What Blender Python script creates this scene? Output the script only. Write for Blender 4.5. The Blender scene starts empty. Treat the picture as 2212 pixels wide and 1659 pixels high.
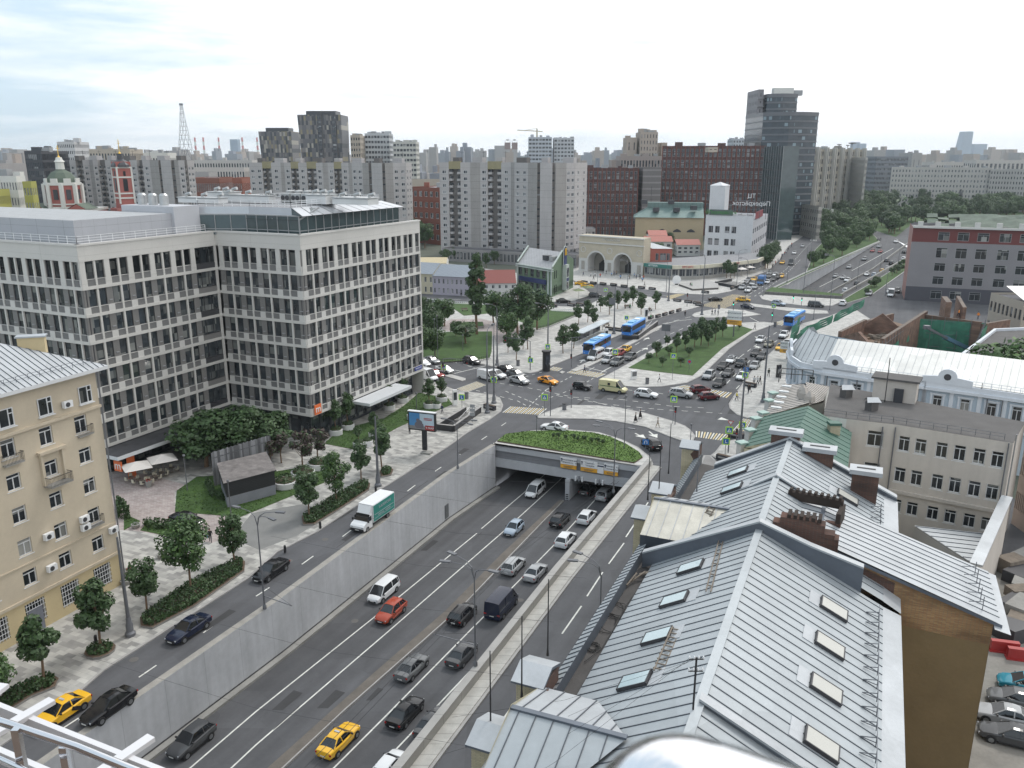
import bpy, bmesh, math, random
from mathutils import Vector, Matrix, noise as mnoise
from mathutils.geometry import tessellate_polygon
S=bpy.context.scene
R=random.Random(7)
F,CX,CY,HY,H=1790.0,1106.0,829.5,338.0,45.0
TH=math.atan((CY-HY)/F); cT,sT=math.cos(TH),math.sin(TH)
cd=bpy.data.cameras.new('camera'); cam=bpy.data.objects.new('camera',cd); S.collection.objects.link(cam)
cam.location=(0,0,H); cam.rotation_euler=(math.pi/2-TH,0,0)
cd.sensor_width=36; cd.lens=F/2212*36; cd.clip_start=.05; cd.clip_end=30000
S.camera=cam; S.render.resolution_x=1024; S.render.resolution_y=768
S.view_settings.view_transform='Standard'; S.view_settings.look='None'; S.view_settings.exposure=.38; S.view_settings.gamma=1
SUN_EL,SUN_AZ=math.radians(50),math.radians(38)
W=bpy.data.worlds.new('World'); S.world=W; W.use_nodes=True
nt=W.node_tree; N=nt.nodes; L=nt.links; N.clear()
out=N.new('ShaderNodeOutputWorld'); bg=N.new('ShaderNodeBackground')
sky=N.new('ShaderNodeTexSky'); sky.sky_type='NISHITA'; sky.sun_disc=False; sky.sun_elevation=SUN_EL; sky.sun_rotation=SUN_AZ; sky.dust_density=2.5
tc=N.new('ShaderNodeTexCoord'); sp=N.new('ShaderNodeSeparateXYZ'); L.new(tc.outputs['Generated'],sp.inputs[0])
def wm(op,a,b=None,c=None,clamp=False):
 n=N.new('ShaderNodeMath'); n.operation=op; n.use_clamp=clamp
 for i,x in enumerate((a,b,c)):
  if x is None: continue
  if isinstance(x,(int,float)): n.inputs[i].default_value=x
  else: L.new(x,n.inputs[i])
 return n.outputs[0]
X_,Y_,Z_=sp.outputs
mp=N.new('ShaderNodeMapping'); L.new(tc.outputs['Generated'],mp.inputs[0]); mp.inputs['Scale'].default_value=(2.6,2.6,19)
nz=N.new('ShaderNodeTexNoise'); L.new(mp.outputs[0],nz.inputs[0]); nz.inputs['Scale'].default_value=1.5; nz.inputs['Detail'].default_value=9; nz.inputs['Roughness'].default_value=.62; nz.inputs['Distortion'].default_value=.3
az=wm('ARCTAN2',X_,Y_)
left=wm('MULTIPLY_ADD',az,-2.6,-.45,True)             # 1 towards the far left
cover=wm('ADD',wm('MULTIPLY',wm('SUBTRACT',nz.outputs[0],.5),3.6),wm('SUBTRACT',1.12,wm('MULTIPLY',left,.85)),clamp=True)
mix=N.new('ShaderNodeMix'); mix.data_type='RGBA'
skm=N.new('ShaderNodeMix'); skm.data_type='RGBA'; skm.blend_type='MULTIPLY'; skm.inputs[0].default_value=1
L.new(sky.outputs[0],skm.inputs[6]); skm.inputs[7].default_value=(1.0,1.0,1.0,1)
cl=N.new('ShaderNodeMix'); cl.data_type='RGBA'; L.new(left,cl.inputs[0])
cl.inputs[6].default_value=(10.8,10.9,11.0,1); cl.inputs[7].default_value=(8.8,9.1,9.3,1)
low=wm('SUBTRACT',1,wm('MULTIPLY',Z_,12),clamp=True)
cl2=N.new('ShaderNodeMix'); cl2.data_type='RGBA'; L.new(wm('MULTIPLY',low,.5),cl2.inputs[0]); L.new(cl.outputs[2],cl2.inputs[6]); cl2.inputs[7].default_value=(8.6,8.9,9.3,1)
pal=N.new('ShaderNodeMix'); pal.data_type='RGBA'; pal.inputs[0].default_value=.8; L.new(skm.outputs[2],pal.inputs[6]); pal.inputs[7].default_value=(6.0,7.5,8.7,1)
L.new(cover,mix.inputs[0]); L.new(pal.outputs[2],mix.inputs[6]); L.new(cl2.outputs[2],mix.inputs[7])
L.new(mix.outputs[2],bg.inputs[0]); bg.inputs[1].default_value=.1; L.new(bg.outputs[0],out.inputs[0])
sd=bpy.data.lights.new('sun','SUN'); sun=bpy.data.objects.new('sun',sd); S.collection.objects.link(sun)
sd.energy=1.2; sd.angle=math.radians(10); sd.color=(1,.96,.9)
sv=Vector((math.sin(SUN_AZ)*math.cos(SUN_EL),math.cos(SUN_AZ)*math.cos(SUN_EL),math.sin(SUN_EL)))
sun.rotation_euler=sv.to_track_quat('Z','Y').to_euler()
def P(x,y,z=0.0):
 dx=(x-CX)/F; dy=-(y-CY)/F
 wy=cT+dy*sT; wz=-sT+dy*cT; t=(z-H)/wz
 return Vector((dx*t,wy*t,z))
def WX(px,Y,z=0):
 return (px-CX)/F*(Y*cT+(H-z)*sT)
def W3(px,Y,z=0): return Vector((WX(px,Y,z),Y,z))
def ZR(y,Y):
 v=(CY-y)/F
 return H+Y*(v*cT-sT)/(cT+v*sT)
def ZT(b,zb,ty):
 return ZR(ty,P(b[0],b[1],zb).y)
V2=lambda v: Vector((v[0],v[1]))
def lowz(Y): return -5.8-.0215*(min(max(Y,0),140)-56)
def PL(x,y,dz=0):
 z=-6.5
 for _ in range(6): z=lowz(P(x,y,z+dz).y)
 p=P(x,y,z+dz); return p
MATS={}
def mat(name,col=None,rough=.8,metal=0,var=.14,vs=.6,bump=0,bs=8,joint=None,objcol=False,objtex=False,coat=0,spec=None,streak=0,patch=0,lane=0):
 if name in MATS: return MATS[name]
 m=bpy.data.materials.new(name); MATS[name]=m; m.use_nodes=True
 n=m.node_tree.nodes; l=m.node_tree.links; b=n['Principled BSDF']
 b.inputs['Roughness'].default_value=rough; b.inputs['Metallic'].default_value=metal
 if coat: b.inputs['Coat Weight'].default_value=coat
 if spec is not None: b.inputs['Specular IOR Level'].default_value=spec
 def mth(op,a,c,cl=False):
  q=n.new('ShaderNodeMath'); q.operation=op; q.use_clamp=cl
  for i,x in enumerate((a,c)):
   if isinstance(x,(int,float)): q.inputs[i].default_value=x
   else: l.new(x,q.inputs[i])
  return q.outputs[0]
 if objtex: co=n.new('ShaderNodeTexCoord').outputs['Object']
 else: co=n.new('ShaderNodeNewGeometry').outputs['Position']
 def noi(sc,det=4,scale=(1,1,1)):
  mpp=n.new('ShaderNodeMapping'); mpp.inputs['Scale'].default_value=scale; l.new(co,mpp.inputs[0])
  q=n.new('ShaderNodeTexNoise'); q.inputs['Scale'].default_value=sc; q.inputs['Detail'].default_value=det; l.new(mpp.outputs[0],q.inputs[0]); return q.outputs[0]
 f=mth('MULTIPLY_ADD',mth('SUBTRACT',noi(vs),.5),2*var*1.6)
 f.node.inputs[2].default_value=1
 f2=mth('MULTIPLY_ADD',mth('SUBTRACT',noi(vs*9,3),.5),var*1.3); f2.node.inputs[2].default_value=1
 f=mth('MULTIPLY',f,f2)
 if streak:
  s=mth('MULTIPLY_ADD',mth('SUBTRACT',noi(1.3,4,(1,1,.08)),.5),2*streak); s.node.inputs[2].default_value=1; f=mth('MULTIPLY',f,s)
 if patch:
  vo=n.new('ShaderNodeTexVoronoi'); vo.feature='F1'; vo.distance='CHEBYCHEV'; vo.inputs['Scale'].default_value=.16; l.new(co,vo.inputs[0])
  s=n.new('ShaderNodeSeparateColor'); l.new(vo.outputs['Color'],s.inputs[0])
  s=mth('MULTIPLY_ADD',mth('SUBTRACT',s.outputs[0],.5),2*patch); s.node.inputs[2].default_value=1; f=mth('MULTIPLY',f,s)
 if lane:
  cc=n.new('ShaderNodeCombineXYZ')
  for i,(vx,vy,k) in enumerate(((.915,-.415,.75),(.415,.915,.02))):
   d=n.new('ShaderNodeVectorMath'); d.operation='DOT_PRODUCT'; l.new(co,d.inputs[0]); d.inputs[1].default_value=(vx*k,vy*k,0); l.new(d.outputs['Value'],cc.inputs[i])
  q=n.new('ShaderNodeTexNoise'); q.inputs['Scale'].default_value=1; q.inputs['Detail'].default_value=5; l.new(cc.outputs[0],q.inputs[0])
  s=mth('MULTIPLY_ADD',mth('SUBTRACT',q.outputs[0],.5),2*lane); s.node.inputs[2].default_value=1; f=mth('MULTIPLY',f,s)
 if joint:
  for ax,per,wd,dk in joint:
   sx=n.new('ShaderNodeSeparateXYZ'); l.new(co,sx.inputs[0])
   c=sx.outputs[ax] if ax<3 else mth('ADD',sx.outputs[0],sx.outputs[1])
   fr=mth('FRACT',mth('DIVIDE',mth('ADD',c,500.),per),0.)
   ln=mth('LESS_THAN',fr,wd/per)
   f=mth('MULTIPLY',f,mth('SUBTRACT',1.,mth('MULTIPLY',ln,dk)))
 mx=n.new('ShaderNodeVectorMath'); mx.operation='SCALE'
 if objcol:
  oi=n.new('ShaderNodeObjectInfo'); l.new(oi.outputs['Color'],mx.inputs[0])
 else: mx.inputs[0].default_value=col
 l.new(f,mx.inputs['Scale']); l.new(mx.outputs[0],b.inputs['Base Color'])
 if bump:
  bp=n.new('ShaderNodeBump'); bp.inputs['Strength'].default_value=bump; bp.inputs['Distance'].default_value=.05; l.new(noi(bs,5),bp.inputs['Height']); l.new(bp.outputs[0],b.inputs['Normal'])
 return m
def brickmat(name,c1,c2,cm,scale=1.0,bw=.25,bh=.075,mort=.012,rough=.85,plane='xy',off=.5,jit=.1):
 if name in MATS: return MATS[name]
 m=bpy.data.materials.new(name); MATS[name]=m; m.use_nodes=True
 n=m.node_tree.nodes; l=m.node_tree.links; b=n['Principled BSDF']; b.inputs['Roughness'].default_value=rough
 co=n.new('ShaderNodeNewGeometry').outputs['Position']
 if plane=='wall':
  s=n.new('ShaderNodeSeparateXYZ'); l.new(co,s.inputs[0]); a=n.new('ShaderNodeMath'); a.operation='ADD'; l.new(s.outputs[0],a.inputs[0]); l.new(s.outputs[1],a.inputs[1])
  c=n.new('ShaderNodeCombineXYZ'); l.new(a.outputs[0],c.inputs[0]); l.new(s.outputs[2],c.inputs[1]); co=c.outputs[0]
 mp=n.new('ShaderNodeMapping'); l.new(co,mp.inputs[0])
 if plane=='xy': mp.inputs['Rotation'].default_value=(0,0,math.radians(24.3))
 t=n.new('ShaderNodeTexBrick'); l.new(mp.outputs[0],t.inputs[0]); t.inputs['Scale'].default_value=scale
 t.inputs['Color1'].default_value=(*c1,1); t.inputs['Color2'].default_value=(*c2,1); t.inputs['Mortar'].default_value=(*cm,1)
 t.inputs['Brick Width'].default_value=bw; t.inputs['Row Height'].default_value=bh; t.inputs['Mortar Size'].default_value=mort; t.offset=off
 q=n.new('ShaderNodeTexNoise'); q.inputs['Scale'].default_value=.7; q.inputs['Detail'].default_value=6; l.new(co,q.inputs[0])
 r=n.new('ShaderNodeMapRange'); l.new(q.outputs[0],r.inputs[0]); r.inputs[1].default_value=.25; r.inputs[2].default_value=.75; r.inputs[3].default_value=1-jit*2; r.inputs[4].default_value=1+jit*2
 v=n.new('ShaderNodeVectorMath'); v.operation='SCALE'; l.new(t.outputs[0],v.inputs[0]); l.new(r.outputs[0],v.inputs['Scale']); l.new(v.outputs[0],b.inputs['Base Color'])
 return m
def glassmat(name,dark,light,pl=.2,rough=.06,cell=1.4,spec=.6):
 if name in MATS: return MATS[name]
 m=bpy.data.materials.new(name); MATS[name]=m; m.use_nodes=True
 n=m.node_tree.nodes; l=m.node_tree.links; b=n['Principled BSDF']; b.inputs['Roughness'].default_value=rough; b.inputs['Specular IOR Level'].default_value=spec
 co=n.new('ShaderNodeNewGeometry').outputs['Position']
 sn=n.new('ShaderNodeVectorMath'); sn.operation='SNAP'; l.new(co,sn.inputs[0]); sn.inputs[1].default_value=(cell,cell,cell)
 w=n.new('ShaderNodeTexWhiteNoise'); l.new(sn.outputs[0],w.inputs[0])
 r=n.new('ShaderNodeMapRange'); l.new(w.outputs[0],r.inputs[0]); r.inputs[1].default_value=1-pl; r.inputs[2].default_value=1
 q=n.new('ShaderNodeTexNoise'); q.inputs['Scale'].default_value=.8; l.new(co,q.inputs[0])
 r2=n.new('ShaderNodeMapRange'); l.new(q.outputs[0],r2.inputs[0]); r2.inputs[1].default_value=.3; r2.inputs[2].default_value=.7; r2.inputs[3].default_value=.6; r2.inputs[4].default_value=1.5
 v=n.new('ShaderNodeVectorMath'); v.operation='SCALE'; v.inputs[0].default_value=dark; l.new(r2.outputs[0],v.inputs['Scale'])
 mx=n.new('ShaderNodeMix'); mx.data_type='RGBA'; l.new(r.outputs[0],mx.inputs[0]); l.new(v.outputs[0],mx.inputs[6]); mx.inputs[7].default_value=(*light,1)
 l.new(mx.outputs[2],b.inputs['Base Color']); return m
class MB:
 def __init__(s): s.v=[]; s.f=[]; s.mi=[]; s.ms=[]
 def _m(s,m):
  if m not in s.ms: s.ms.append(m)
  return s.ms.index(m)
 def poly(s,pts,m):
  k=len(s.v); s.v+= [tuple(p) if len(p)==3 else (p[0],p[1],0) for p in pts]; s.f.append(tuple(range(k,k+len(pts)))); s.mi.append(s._m(m)); return s
 def box(s,c,d,m,rot=0,ax=None):
  hx,hy,hz=d[0]/2,d[1]/2,d[2]/2; Mx=ax if ax is not None else Matrix.Rotation(rot,3,'Z'); c=Vector(c); k=len(s.v)
  for z in (-hz,hz):
   for x,y in ((-hx,-hy),(hx,-hy),(hx,hy),(-hx,hy)): s.v.append(tuple(c+Mx@Vector((x,y,z))))
  for q in ((0,3,2,1),(4,5,6,7),(0,1,5,4),(1,2,6,5),(2,3,7,6),(3,0,4,7)): s.f.append(tuple(k+i for i in q)); s.mi.append(s._m(m))
  return s
 def beam(s,a,b,w,h,m,up=(0,0,1)):
  a,b=Vector(a),Vector(b); d=b-a; ln=d.length
  if ln<1e-6: return s
  x=d/ln; y=Vector(up).cross(x)
  if y.length<1e-4: y=Vector((0,1,0)).cross(x)
  y.normalize(); z=x.cross(y)
  return s.box((a+b)/2,(ln,w,h),m,ax=Matrix((x,y,z)).transposed())
 def prism(s,pts,z0,z1,mside,mtop=None,bottom=False):
  p=[V2(q) for q in pts]; n=len(p)
  ar=sum(p[i].x*p[(i+1)%n].y-p[(i+1)%n].x*p[i].y for i in range(n))
  if ar<0: p=p[::-1]
  for i in range(n):
   a,b=p[i],p[(i+1)%n]; s.poly([(a.x,a.y,z0),(b.x,b.y,z0),(b.x,b.y,z1),(a.x,a.y,z1)],mside)
  s.flat([(q.x,q.y,z1) for q in p],mtop or mside)
  if bottom: s.flat([(q.x,q.y,z0) for q in p],mside)
  return s
 def flat(s,pts,m,holes=()):
  loops=[[Vector(q) if len(q)==3 else Vector((q[0],q[1],0)) for q in pts]]+[[Vector(q) if len(q)==3 else Vector((q[0],q[1],0)) for q in h] for h in holes]
  fl=[q for lp in loops for q in lp]; k=len(s.v); s.v+=[tuple(q) for q in fl]; mi=s._m(m)
  for t in tessellate_polygon(loops):
   a,b,c=(fl[i] for i in t)
   if (b-a).cross(c-a).z<0: t=t[::-1]
   s.f.append(tuple(k+i for i in t)); s.mi.append(mi)
  return s
 def tube(s,pts,r,m,seg=6,cap=True):
  pts=[Vector(p) for p in pts]; n=len(pts); rs=r if isinstance(r,(list,tuple)) else [r]*n; k=len(s.v); mi=s._m(m); u=None
  for i,p in enumerate(pts):
   d=(pts[min(i+1,n-1)]-pts[max(i-1,0)]).normalized()
   if u is None:
    u=d.orthogonal().normalized()
   u=(u-d*u.dot(d)).normalized(); w=d.cross(u)
   for j in range(seg):
    a=2*math.pi*j/seg; s.v.append(tuple(p+(u*math.cos(a)+w*math.sin(a))*rs[i]))
  for i in range(n-1):
   for j in range(seg):
    a=k+i*seg+j; b=k+i*seg+(j+1)%seg; s.f.append((a,b,b+seg,a+seg)); s.mi.append(mi)
  if cap:
   s.f.append(tuple(k+j for j in range(seg))[::-1]); s.mi.append(mi); s.f.append(tuple(k+(n-1)*seg+j for j in range(seg))); s.mi.append(mi)
  return s
 def lathe(s,c,prof,m,seg=12):
  k=len(s.v); mi=s._m(m); c=Vector(c)
  for r,z in prof:
   for j in range(seg):
    a=2*math.pi*j/seg; s.v.append((c.x+r*math.cos(a),c.y+r*math.sin(a),c.z+z))
  for i in range(len(prof)-1):
   for j in range(seg):
    a=k+i*seg+j; b=k+i*seg+(j+1)%seg; s.f.append((a,b,b+seg,a+seg)); s.mi.append(mi)
  s.f.append(tuple(k+(len(prof)-1)*seg+j for j in range(seg))); s.mi.append(mi)
  return s
 def mesh(s,name,off=None,smooth=0):
  me=bpy.data.meshes.new(name)
  v=s.v if off is None else [(a-off[0],b-off[1],c-off[2]) for a,b,c in s.v]
  me.from_pydata(v,[],s.f)
  for m in s.ms: me.materials.append(m)
  me.polygons.foreach_set('material_index',s.mi)
  if smooth:
   me.polygons.foreach_set('use_smooth',[True]*len(s.f)); me.set_sharp_from_angle(angle=math.radians(smooth))
  me.update(); return me
 def build(s,name,parent=None,smooth=0,local=False):
  off=None
  if parent is not None and not local: off=absloc(parent)
  me=s.mesh(name,off,smooth); o=bpy.data.objects.new(name,me); S.collection.objects.link(o)
  if parent is not None: o.parent=parent
  return o
def absloc(o):
 v=Vector(o.location)
 while o.parent: o=o.parent; v=v+Vector(o.location)
 return v
def tag(o,label=None,cat=None,group=None,kind=None):
 if label: o['label']=label
 if cat: o['category']=cat
 if group: o['group']=group
 if kind: o['kind']=kind
 return o
def thing(name,label,cat,loc=(0,0,0),rz=0,group=None):
 o=bpy.data.objects.new(name,None); S.collection.objects.link(o); o.location=loc; o.rotation_euler=(0,0,rz); o.empty_display_size=.5
 return tag(o,label,cat,group)
def part(name,me,parent,loc=None,rot=None,scale=None):
 o=bpy.data.objects.new(name,me); S.collection.objects.link(o); o.parent=parent
 if loc is not None: o.location=loc
 if rot is not None: o.rotation_euler=rot
 if scale is not None: o.scale=scale
 return o
KIDS={}
def dup(root,loc,rz=0,label=None,group=None,color=None,scale=None,cat=None):
 def cp(o,par):
  c=o.copy(); S.collection.objects.link(c); c.parent=par
  if color is not None: c.color=color
  for ch in o.children: cp(ch,c)
  return c
 r=cp(root,None); r.location=loc; r.rotation_euler=(0,0,rz)
 if scale: r.scale=(scale,)*3 if isinstance(scale,(int,float)) else scale
 if label: r['label']=label
 if group: r['group']=group
 if cat: r['category']=cat
 return r
def struct(name,mb,smooth=0):
 return tag(mb.build(name,None,smooth),kind='structure')
FONT={}
def textmesh(txt,size,m,depth=.03,mirror=False):
 c=bpy.data.curves.new('t','FONT'); c.body=txt; c.size=size; c.extrude=depth; c.align_x='CENTER'; c.align_y='CENTER'; c.resolution_u=2
 o=bpy.data.objects.new('t',c); S.collection.objects.link(o); dg=bpy.context.evaluated_depsgraph_get(); dg.update()
 me=bpy.data.meshes.new_from_object(o.evaluated_get(dg)); bpy.data.objects.remove(o); me.materials.clear(); me.materials.append(m)
 if mirror: me.transform(Matrix.Scale(-1,4,(1,0,0)))
 return me
def upright(dirx,normal=None):
 x=Vector((dirx[0],dirx[1],0)).normalized(); z=Vector((x.y,-x.x,0)); y=Vector((0,0,1))
 return Matrix((x,y,z)).transposed().to_euler()
ASPH=mat('asphalt',(.088,.089,.096),.9,var=.16,vs=.25,bump=.15,bs=30,patch=.08,lane=.3)
ASPHL=mat('asphalt_lower',(.082,.083,.089),.9,var=.16,vs=.3,bump=.15,bs=30,patch=.07,lane=.4)
WHITE=mat('road_paint',(.62,.62,.58),.7,var=.25,vs=1.5)
GRASSL=mat('grass_light',(.085,.15,.03),.95,var=.3,vs=1)
YELL=mat('road_paint_yellow',(.62,.50,.27),.75,var=.25,vs=1.5)
KERB=mat('kerb_granite',(.34,.33,.32),.8,var=.15,vs=1)
CONC=mat('concrete',(.46,.47,.49),.75,var=.16,vs=.2,streak=.2,bump=.1,joint=[(3,6.2,.05,.35)])
CONCD=mat('concrete_dark',(.27,.265,.25),.8,var=.22,vs=.4,streak=.1,bump=.2)
PAVE=brickmat('granite_pavers',(.50,.49,.465),(.36,.35,.335),(.30,.29,.28),1,1.2,.6,.015,jit=.08)
PAVE2=brickmat('patterned_pavers',(.47,.46,.43),(.25,.245,.235),(.3,.29,.28),1,1.1,.55,.01,jit=.1)
PINK=brickmat('pink_pavers',(.42,.37,.35),(.33,.27,.26),(.26,.23,.22),1,.5,.25,.02,jit=.1)
GRASSM=mat('grass',(.045,.09,.02),.95,var=.32,vs=.5,bump=.8,bs=14)
EARTH=mat('earth',(.12,.085,.06),.95,var=.3,vs=1)
METAL=mat('grey_pole_paint',(.16,.165,.18),.5,metal=.3,var=.06)
BLACK=mat('black_paint',(.02,.02,.022),.5,var=.1)
WHITEP=mat('white_paint',(.72,.73,.74),.5,var=.05)
LEAF=mat('leaves',(.042,.088,.024),.6,var=.35,vs=.7,objtex=True)
LEAF2=mat('leaves_dark',(.04,.078,.025),.6,var=.35,vs=.7,objtex=True)
LEAF3=mat('leaves_light',(.062,.125,.025),.6,var=.35,vs=.7,objtex=True)
LEAFP=mat('leaves_plum',(.065,.045,.04),.6,var=.3,vs=.7,objtex=True)
BARK=mat('bark',(.17,.11,.07),.9,var=.3,vs=3,objtex=True)
dA=(P(1070,962)-P(177,1594)); dA.z=0; dA.normalize(); nA=Vector((dA.y,-dA.x,0))      # street direction, its right-hand side
LW=[P(177,1594)-dA*62,P(177,1594),P(599,1300),P(968,1026),P(1070,962)]
PR0=[P(859,1641,1.1),P(1195,1225,1.1),P(1398,991,1.1)]
for q in PR0: q.z=0
PR0=[PR0[0]-dA*52]+PR0
pit1=LW+PR0[::-1]
pitL=[P(1667,626),P(1738,592),P(1899,523)]; pitR=[P(1814,641),P(1885,601),P(1962,557)]
pit2=pitL+[pitL[-1]+Vector((14,10,0)),pitR[-1]+Vector((14,10,0))]+pitR[::-1]
g=MB(); g.flat([(-6000,-200),(6000,-200),(6000,7900),(-6000,7900)],mat('city_ground',(.10,.11,.085),.95,var=.3,vs=.02),holes=[pit1[::-1],pit2[::-1]])
for v in range(len(g.v)): g.v[v]=(g.v[v][0],g.v[v][1],-.02)
struct('ground',g)
def hole_flat(name,outer,m,z,holes=()):
 b=MB(); b.flat([(p[0],p[1],z) for p in outer],m,holes=[[(q[0],q[1],z) for q in h] for h in holes]); return struct(name,b)
roadpoly=[P(-300,1800),P(0,1200),P(700,800),P(880,740),P(880,615),P(1250,600),P(1700,500),P(1790,458),P(2000,452),P(2300,452),P(2600,700),P(2212,760),P(1760,800)]
roadpoly=[V2(p) for p in roadpoly]+[Vector((70,60)),Vector((60,-20)),Vector((-60,-20)),Vector((-90,20))]
hole_flat('road',roadpoly,ASPH,0.0,holes=[pit1[::-1],pit2[::-1]])
b=MB(); ys=[i*10 for i in range(-1,21)]
prev=None
for Y in ys:
 def onl(pts,Y):
  for a,c in zip(pts,pts[1:]):
   if (a.y<=Y<=c.y) : break
  t=(Y-a.y)/(c.y-a.y); return a.x+(c.x-a.x)*t
 xl=onl(LW,Y) if Y>=LW[0].y else LW[0].x; xr=onl(PR0,Y)
 z=lowz(Y); cur=((xl-.2,Y,z),(xr+.2,Y,z))
 if prev: b.poly([prev[0],prev[1],cur[1],cur[0]],ASPHL)
 prev=cur
struct('lower_road',b)
b=MB()
def fz(p): return -7.6*(1-min(1,max(0,(p.y-pitL[0].y)/(pitL[2].y-pitL[0].y))))
for i in range(2):
 b.poly([(q_.x,q_.y,fz(q_)) for q_ in (pitL[i],pitR[i],pitR[i+1],pitL[i+1])],ASPHL)
b.poly([(pit2[i].x,pit2[i].y,fz(pit2[i])) for i in (2,5,4)],ASPHL); b.poly([(pit2[i].x,pit2[i].y,fz(pit2[i])) for i in (2,4,3)],ASPHL)
struct('far_lower_road',b)
def wallstrip(mb,pts,z0f,z1,th,m,side=1,top=None):
 for a,c in zip(pts,pts[1:]):
  d=(c-a).normalized(); n=Vector((-d.y,d.x,0))*side*th
  za,zc=z0f(a),z0f(c)
  A=[(a.x,a.y,za),(c.x,c.y,zc),(c.x,c.y,z1),(a.x,a.y,z1)]
  B=[(p[0]+n.x,p[1]+n.y,p[2]) for p in A]
  mb.poly(A,m); mb.poly(B,m); mb.poly([A[3],A[2],B[2],B[3]],top or m)
  for e in (0,1): mb.poly([A[e],B[e],B[3-e],A[3-e]],m)
w=thing('retaining_wall','long pale concrete wall between the upper street and the sunken road','wall',P(599,1300))
b=MB(); wallstrip(b,LW,lambda p:lowz(p.y)-.3,.1,.75,CONC,1,mat('wall_coping',(.30,.285,.26),.85,var=.2,vs=1)); b.build('wall',w)
b=MB()
for a,c in zip(LW,LW[1:]):
 a2=Vector((a.x,a.y,lowz(a.y)+.12)); c2=Vector((c.x,c.y,lowz(c.y)+.12)); b.beam(a2+nA*.5,c2+nA*.5,.7,.3,CONCD); b.beam(a2+nA*.08,c2+nA*.08,.16,.36,BLACK)
b.build('foot_ledge',w)
b=MB(); q=P(1053,1070,-3);
t=.62; pp=LW[2].lerp(LW[3],.98)+nA*.05; b.box((pp.x,pp.y,-5.4),(1.0,.12,2.1),mat('steel_door',(.12,.125,.13),.5),rot=math.atan2(dA.y,dA.x)); b.build('door',w)
w=thing('parapet_wall','low grey concrete parapet along the right side of the sunken road','wall',PR0[2])
b=MB(); wallstrip(b,PR0,lambda p:lowz(p.y)-.3,-.0,.7,CONC,-1); wallstrip(b,PR0,lambda p:-.0,1.1,.7,mat('parapet_stone',(.36,.35,.335),.8,var=.12,vs=.5,joint=[(1,3.,.06,.3)]),-1); b.build('parapet',w)
b=MB()
for a,c in zip(PR0,PR0[1:]):
 d=(c-a).normalized(); n=Vector((d.y,-d.x,0)); b.beam(a+n*1.35+Vector((0,0,.1)),c+n*1.35+Vector((0,0,.1)),1.25,.24,mat('ledge_stone',(.42,.41,.385),.85,var=.2,vs=1,joint=[(1,1.2,.08,.3)]))
 b.beam(a+n*2.1+Vector((0,0,.06)),c+n*2.1+Vector((0,0,.06)),.3,.16,KERB)
b.build('kerb_ledge',w)
Pa,Pb=P(1067,960),P(1376,1007); pd=(Pb-Pa).normalized(); pn=Vector((pd.y,-pd.x,0))
tn=thing('tunnel_portal','concrete road tunnel mouth under the grassed deck','tunnel',(Pa+Pb)/2)
zt=lambda p,y: ZR(y,p.y)
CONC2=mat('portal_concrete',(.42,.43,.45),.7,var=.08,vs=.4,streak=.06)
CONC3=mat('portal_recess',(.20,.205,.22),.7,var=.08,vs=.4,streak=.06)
bz=-3.75
b=MB()
ln=(Pb-Pa).length+2.5
mid=Pa+pd*ln/2
rot=math.atan2(pd.y,pd.x)
def pbox(mb,u,v,z0,z1,wu,wv,m):
 c=Pa+pd*u+pn*v; mb.box((c.x,c.y,(z0+z1)/2),(wu,wv,z1-z0),m,rot=rot)
pbox(b,ln/2,-.45,-.95,.05,ln,.9,CONC2); b.build('parapet_band',tn)
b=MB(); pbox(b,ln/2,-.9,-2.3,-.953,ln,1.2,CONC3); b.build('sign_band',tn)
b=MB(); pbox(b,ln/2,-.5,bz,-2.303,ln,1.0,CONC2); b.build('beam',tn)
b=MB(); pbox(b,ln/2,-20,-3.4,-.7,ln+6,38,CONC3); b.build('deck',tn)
pz=PL(1220,1085)
pu=(pz-Pa).dot(pd); pv=(pz-Pa).dot(pn)
b=MB(); pbox(b,pu,-20+.1,-8.5,bz+.01,.7,41,CONC2); b.build('centre_wall',tn)
b=MB()
for k in range(5):
 pbox(b,pu,.63+.003*k,-7.6+k*.32,-7.45+k*.32,.45,.04,BLACK)
b.build('warning_stripes',tn)
b=MB()
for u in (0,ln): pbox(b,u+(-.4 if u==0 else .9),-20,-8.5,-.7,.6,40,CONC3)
pbox(b,ln/2,-40.5,-9,0-.8,ln+6,1,BLACK); pbox(b,ln/2,-24,-9.2,-8.0,ln+4,36,ASPHL) ; b.build('tunnel_walls',tn)  # black end wall added to stand for the darkness deeper in the tunnel
b=MB()
for x in (1243,1286):
 p=P(x,1027 if x<1260 else 1035,-3.0); u=(p-Pa).dot(pd)
 for k in range(3): pbox(b,u+k*.55,.1,-3.9,-3.1,.22,.25,CONC3 if k%2 else WHITEP)
b.build('lamp_bracket',tn)
def px(l,z=0): return [P(x,y,z) for x,y in l]
def slab(name,pts,m=PAVE,z=.13,z0=-.05):
 b=MB(); b.prism(pts,z0,z,KERB,m);
 return struct(name,b)
def ins(pts,d):
 p=[V2(q) for q in pts]; n=len(p); ar=sum(p[i].x*p[(i+1)%n].y-p[(i+1)%n].x*p[i].y for i in range(n)); sg=1 if ar>0 else -1; o=[]
 for i in range(n):
  a,b_,c=p[i-1],p[i],p[(i+1)%n]; d1=(b_-a).normalized(); d2=(c-b_).normalized(); n1=Vector((-d1.y,d1.x))*sg; n2=Vector((-d2.y,d2.x))*sg
  k=(n1+n2); k=k/max(k.dot(n1),.4) ; o.append(b_+k*d)
 return o
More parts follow.
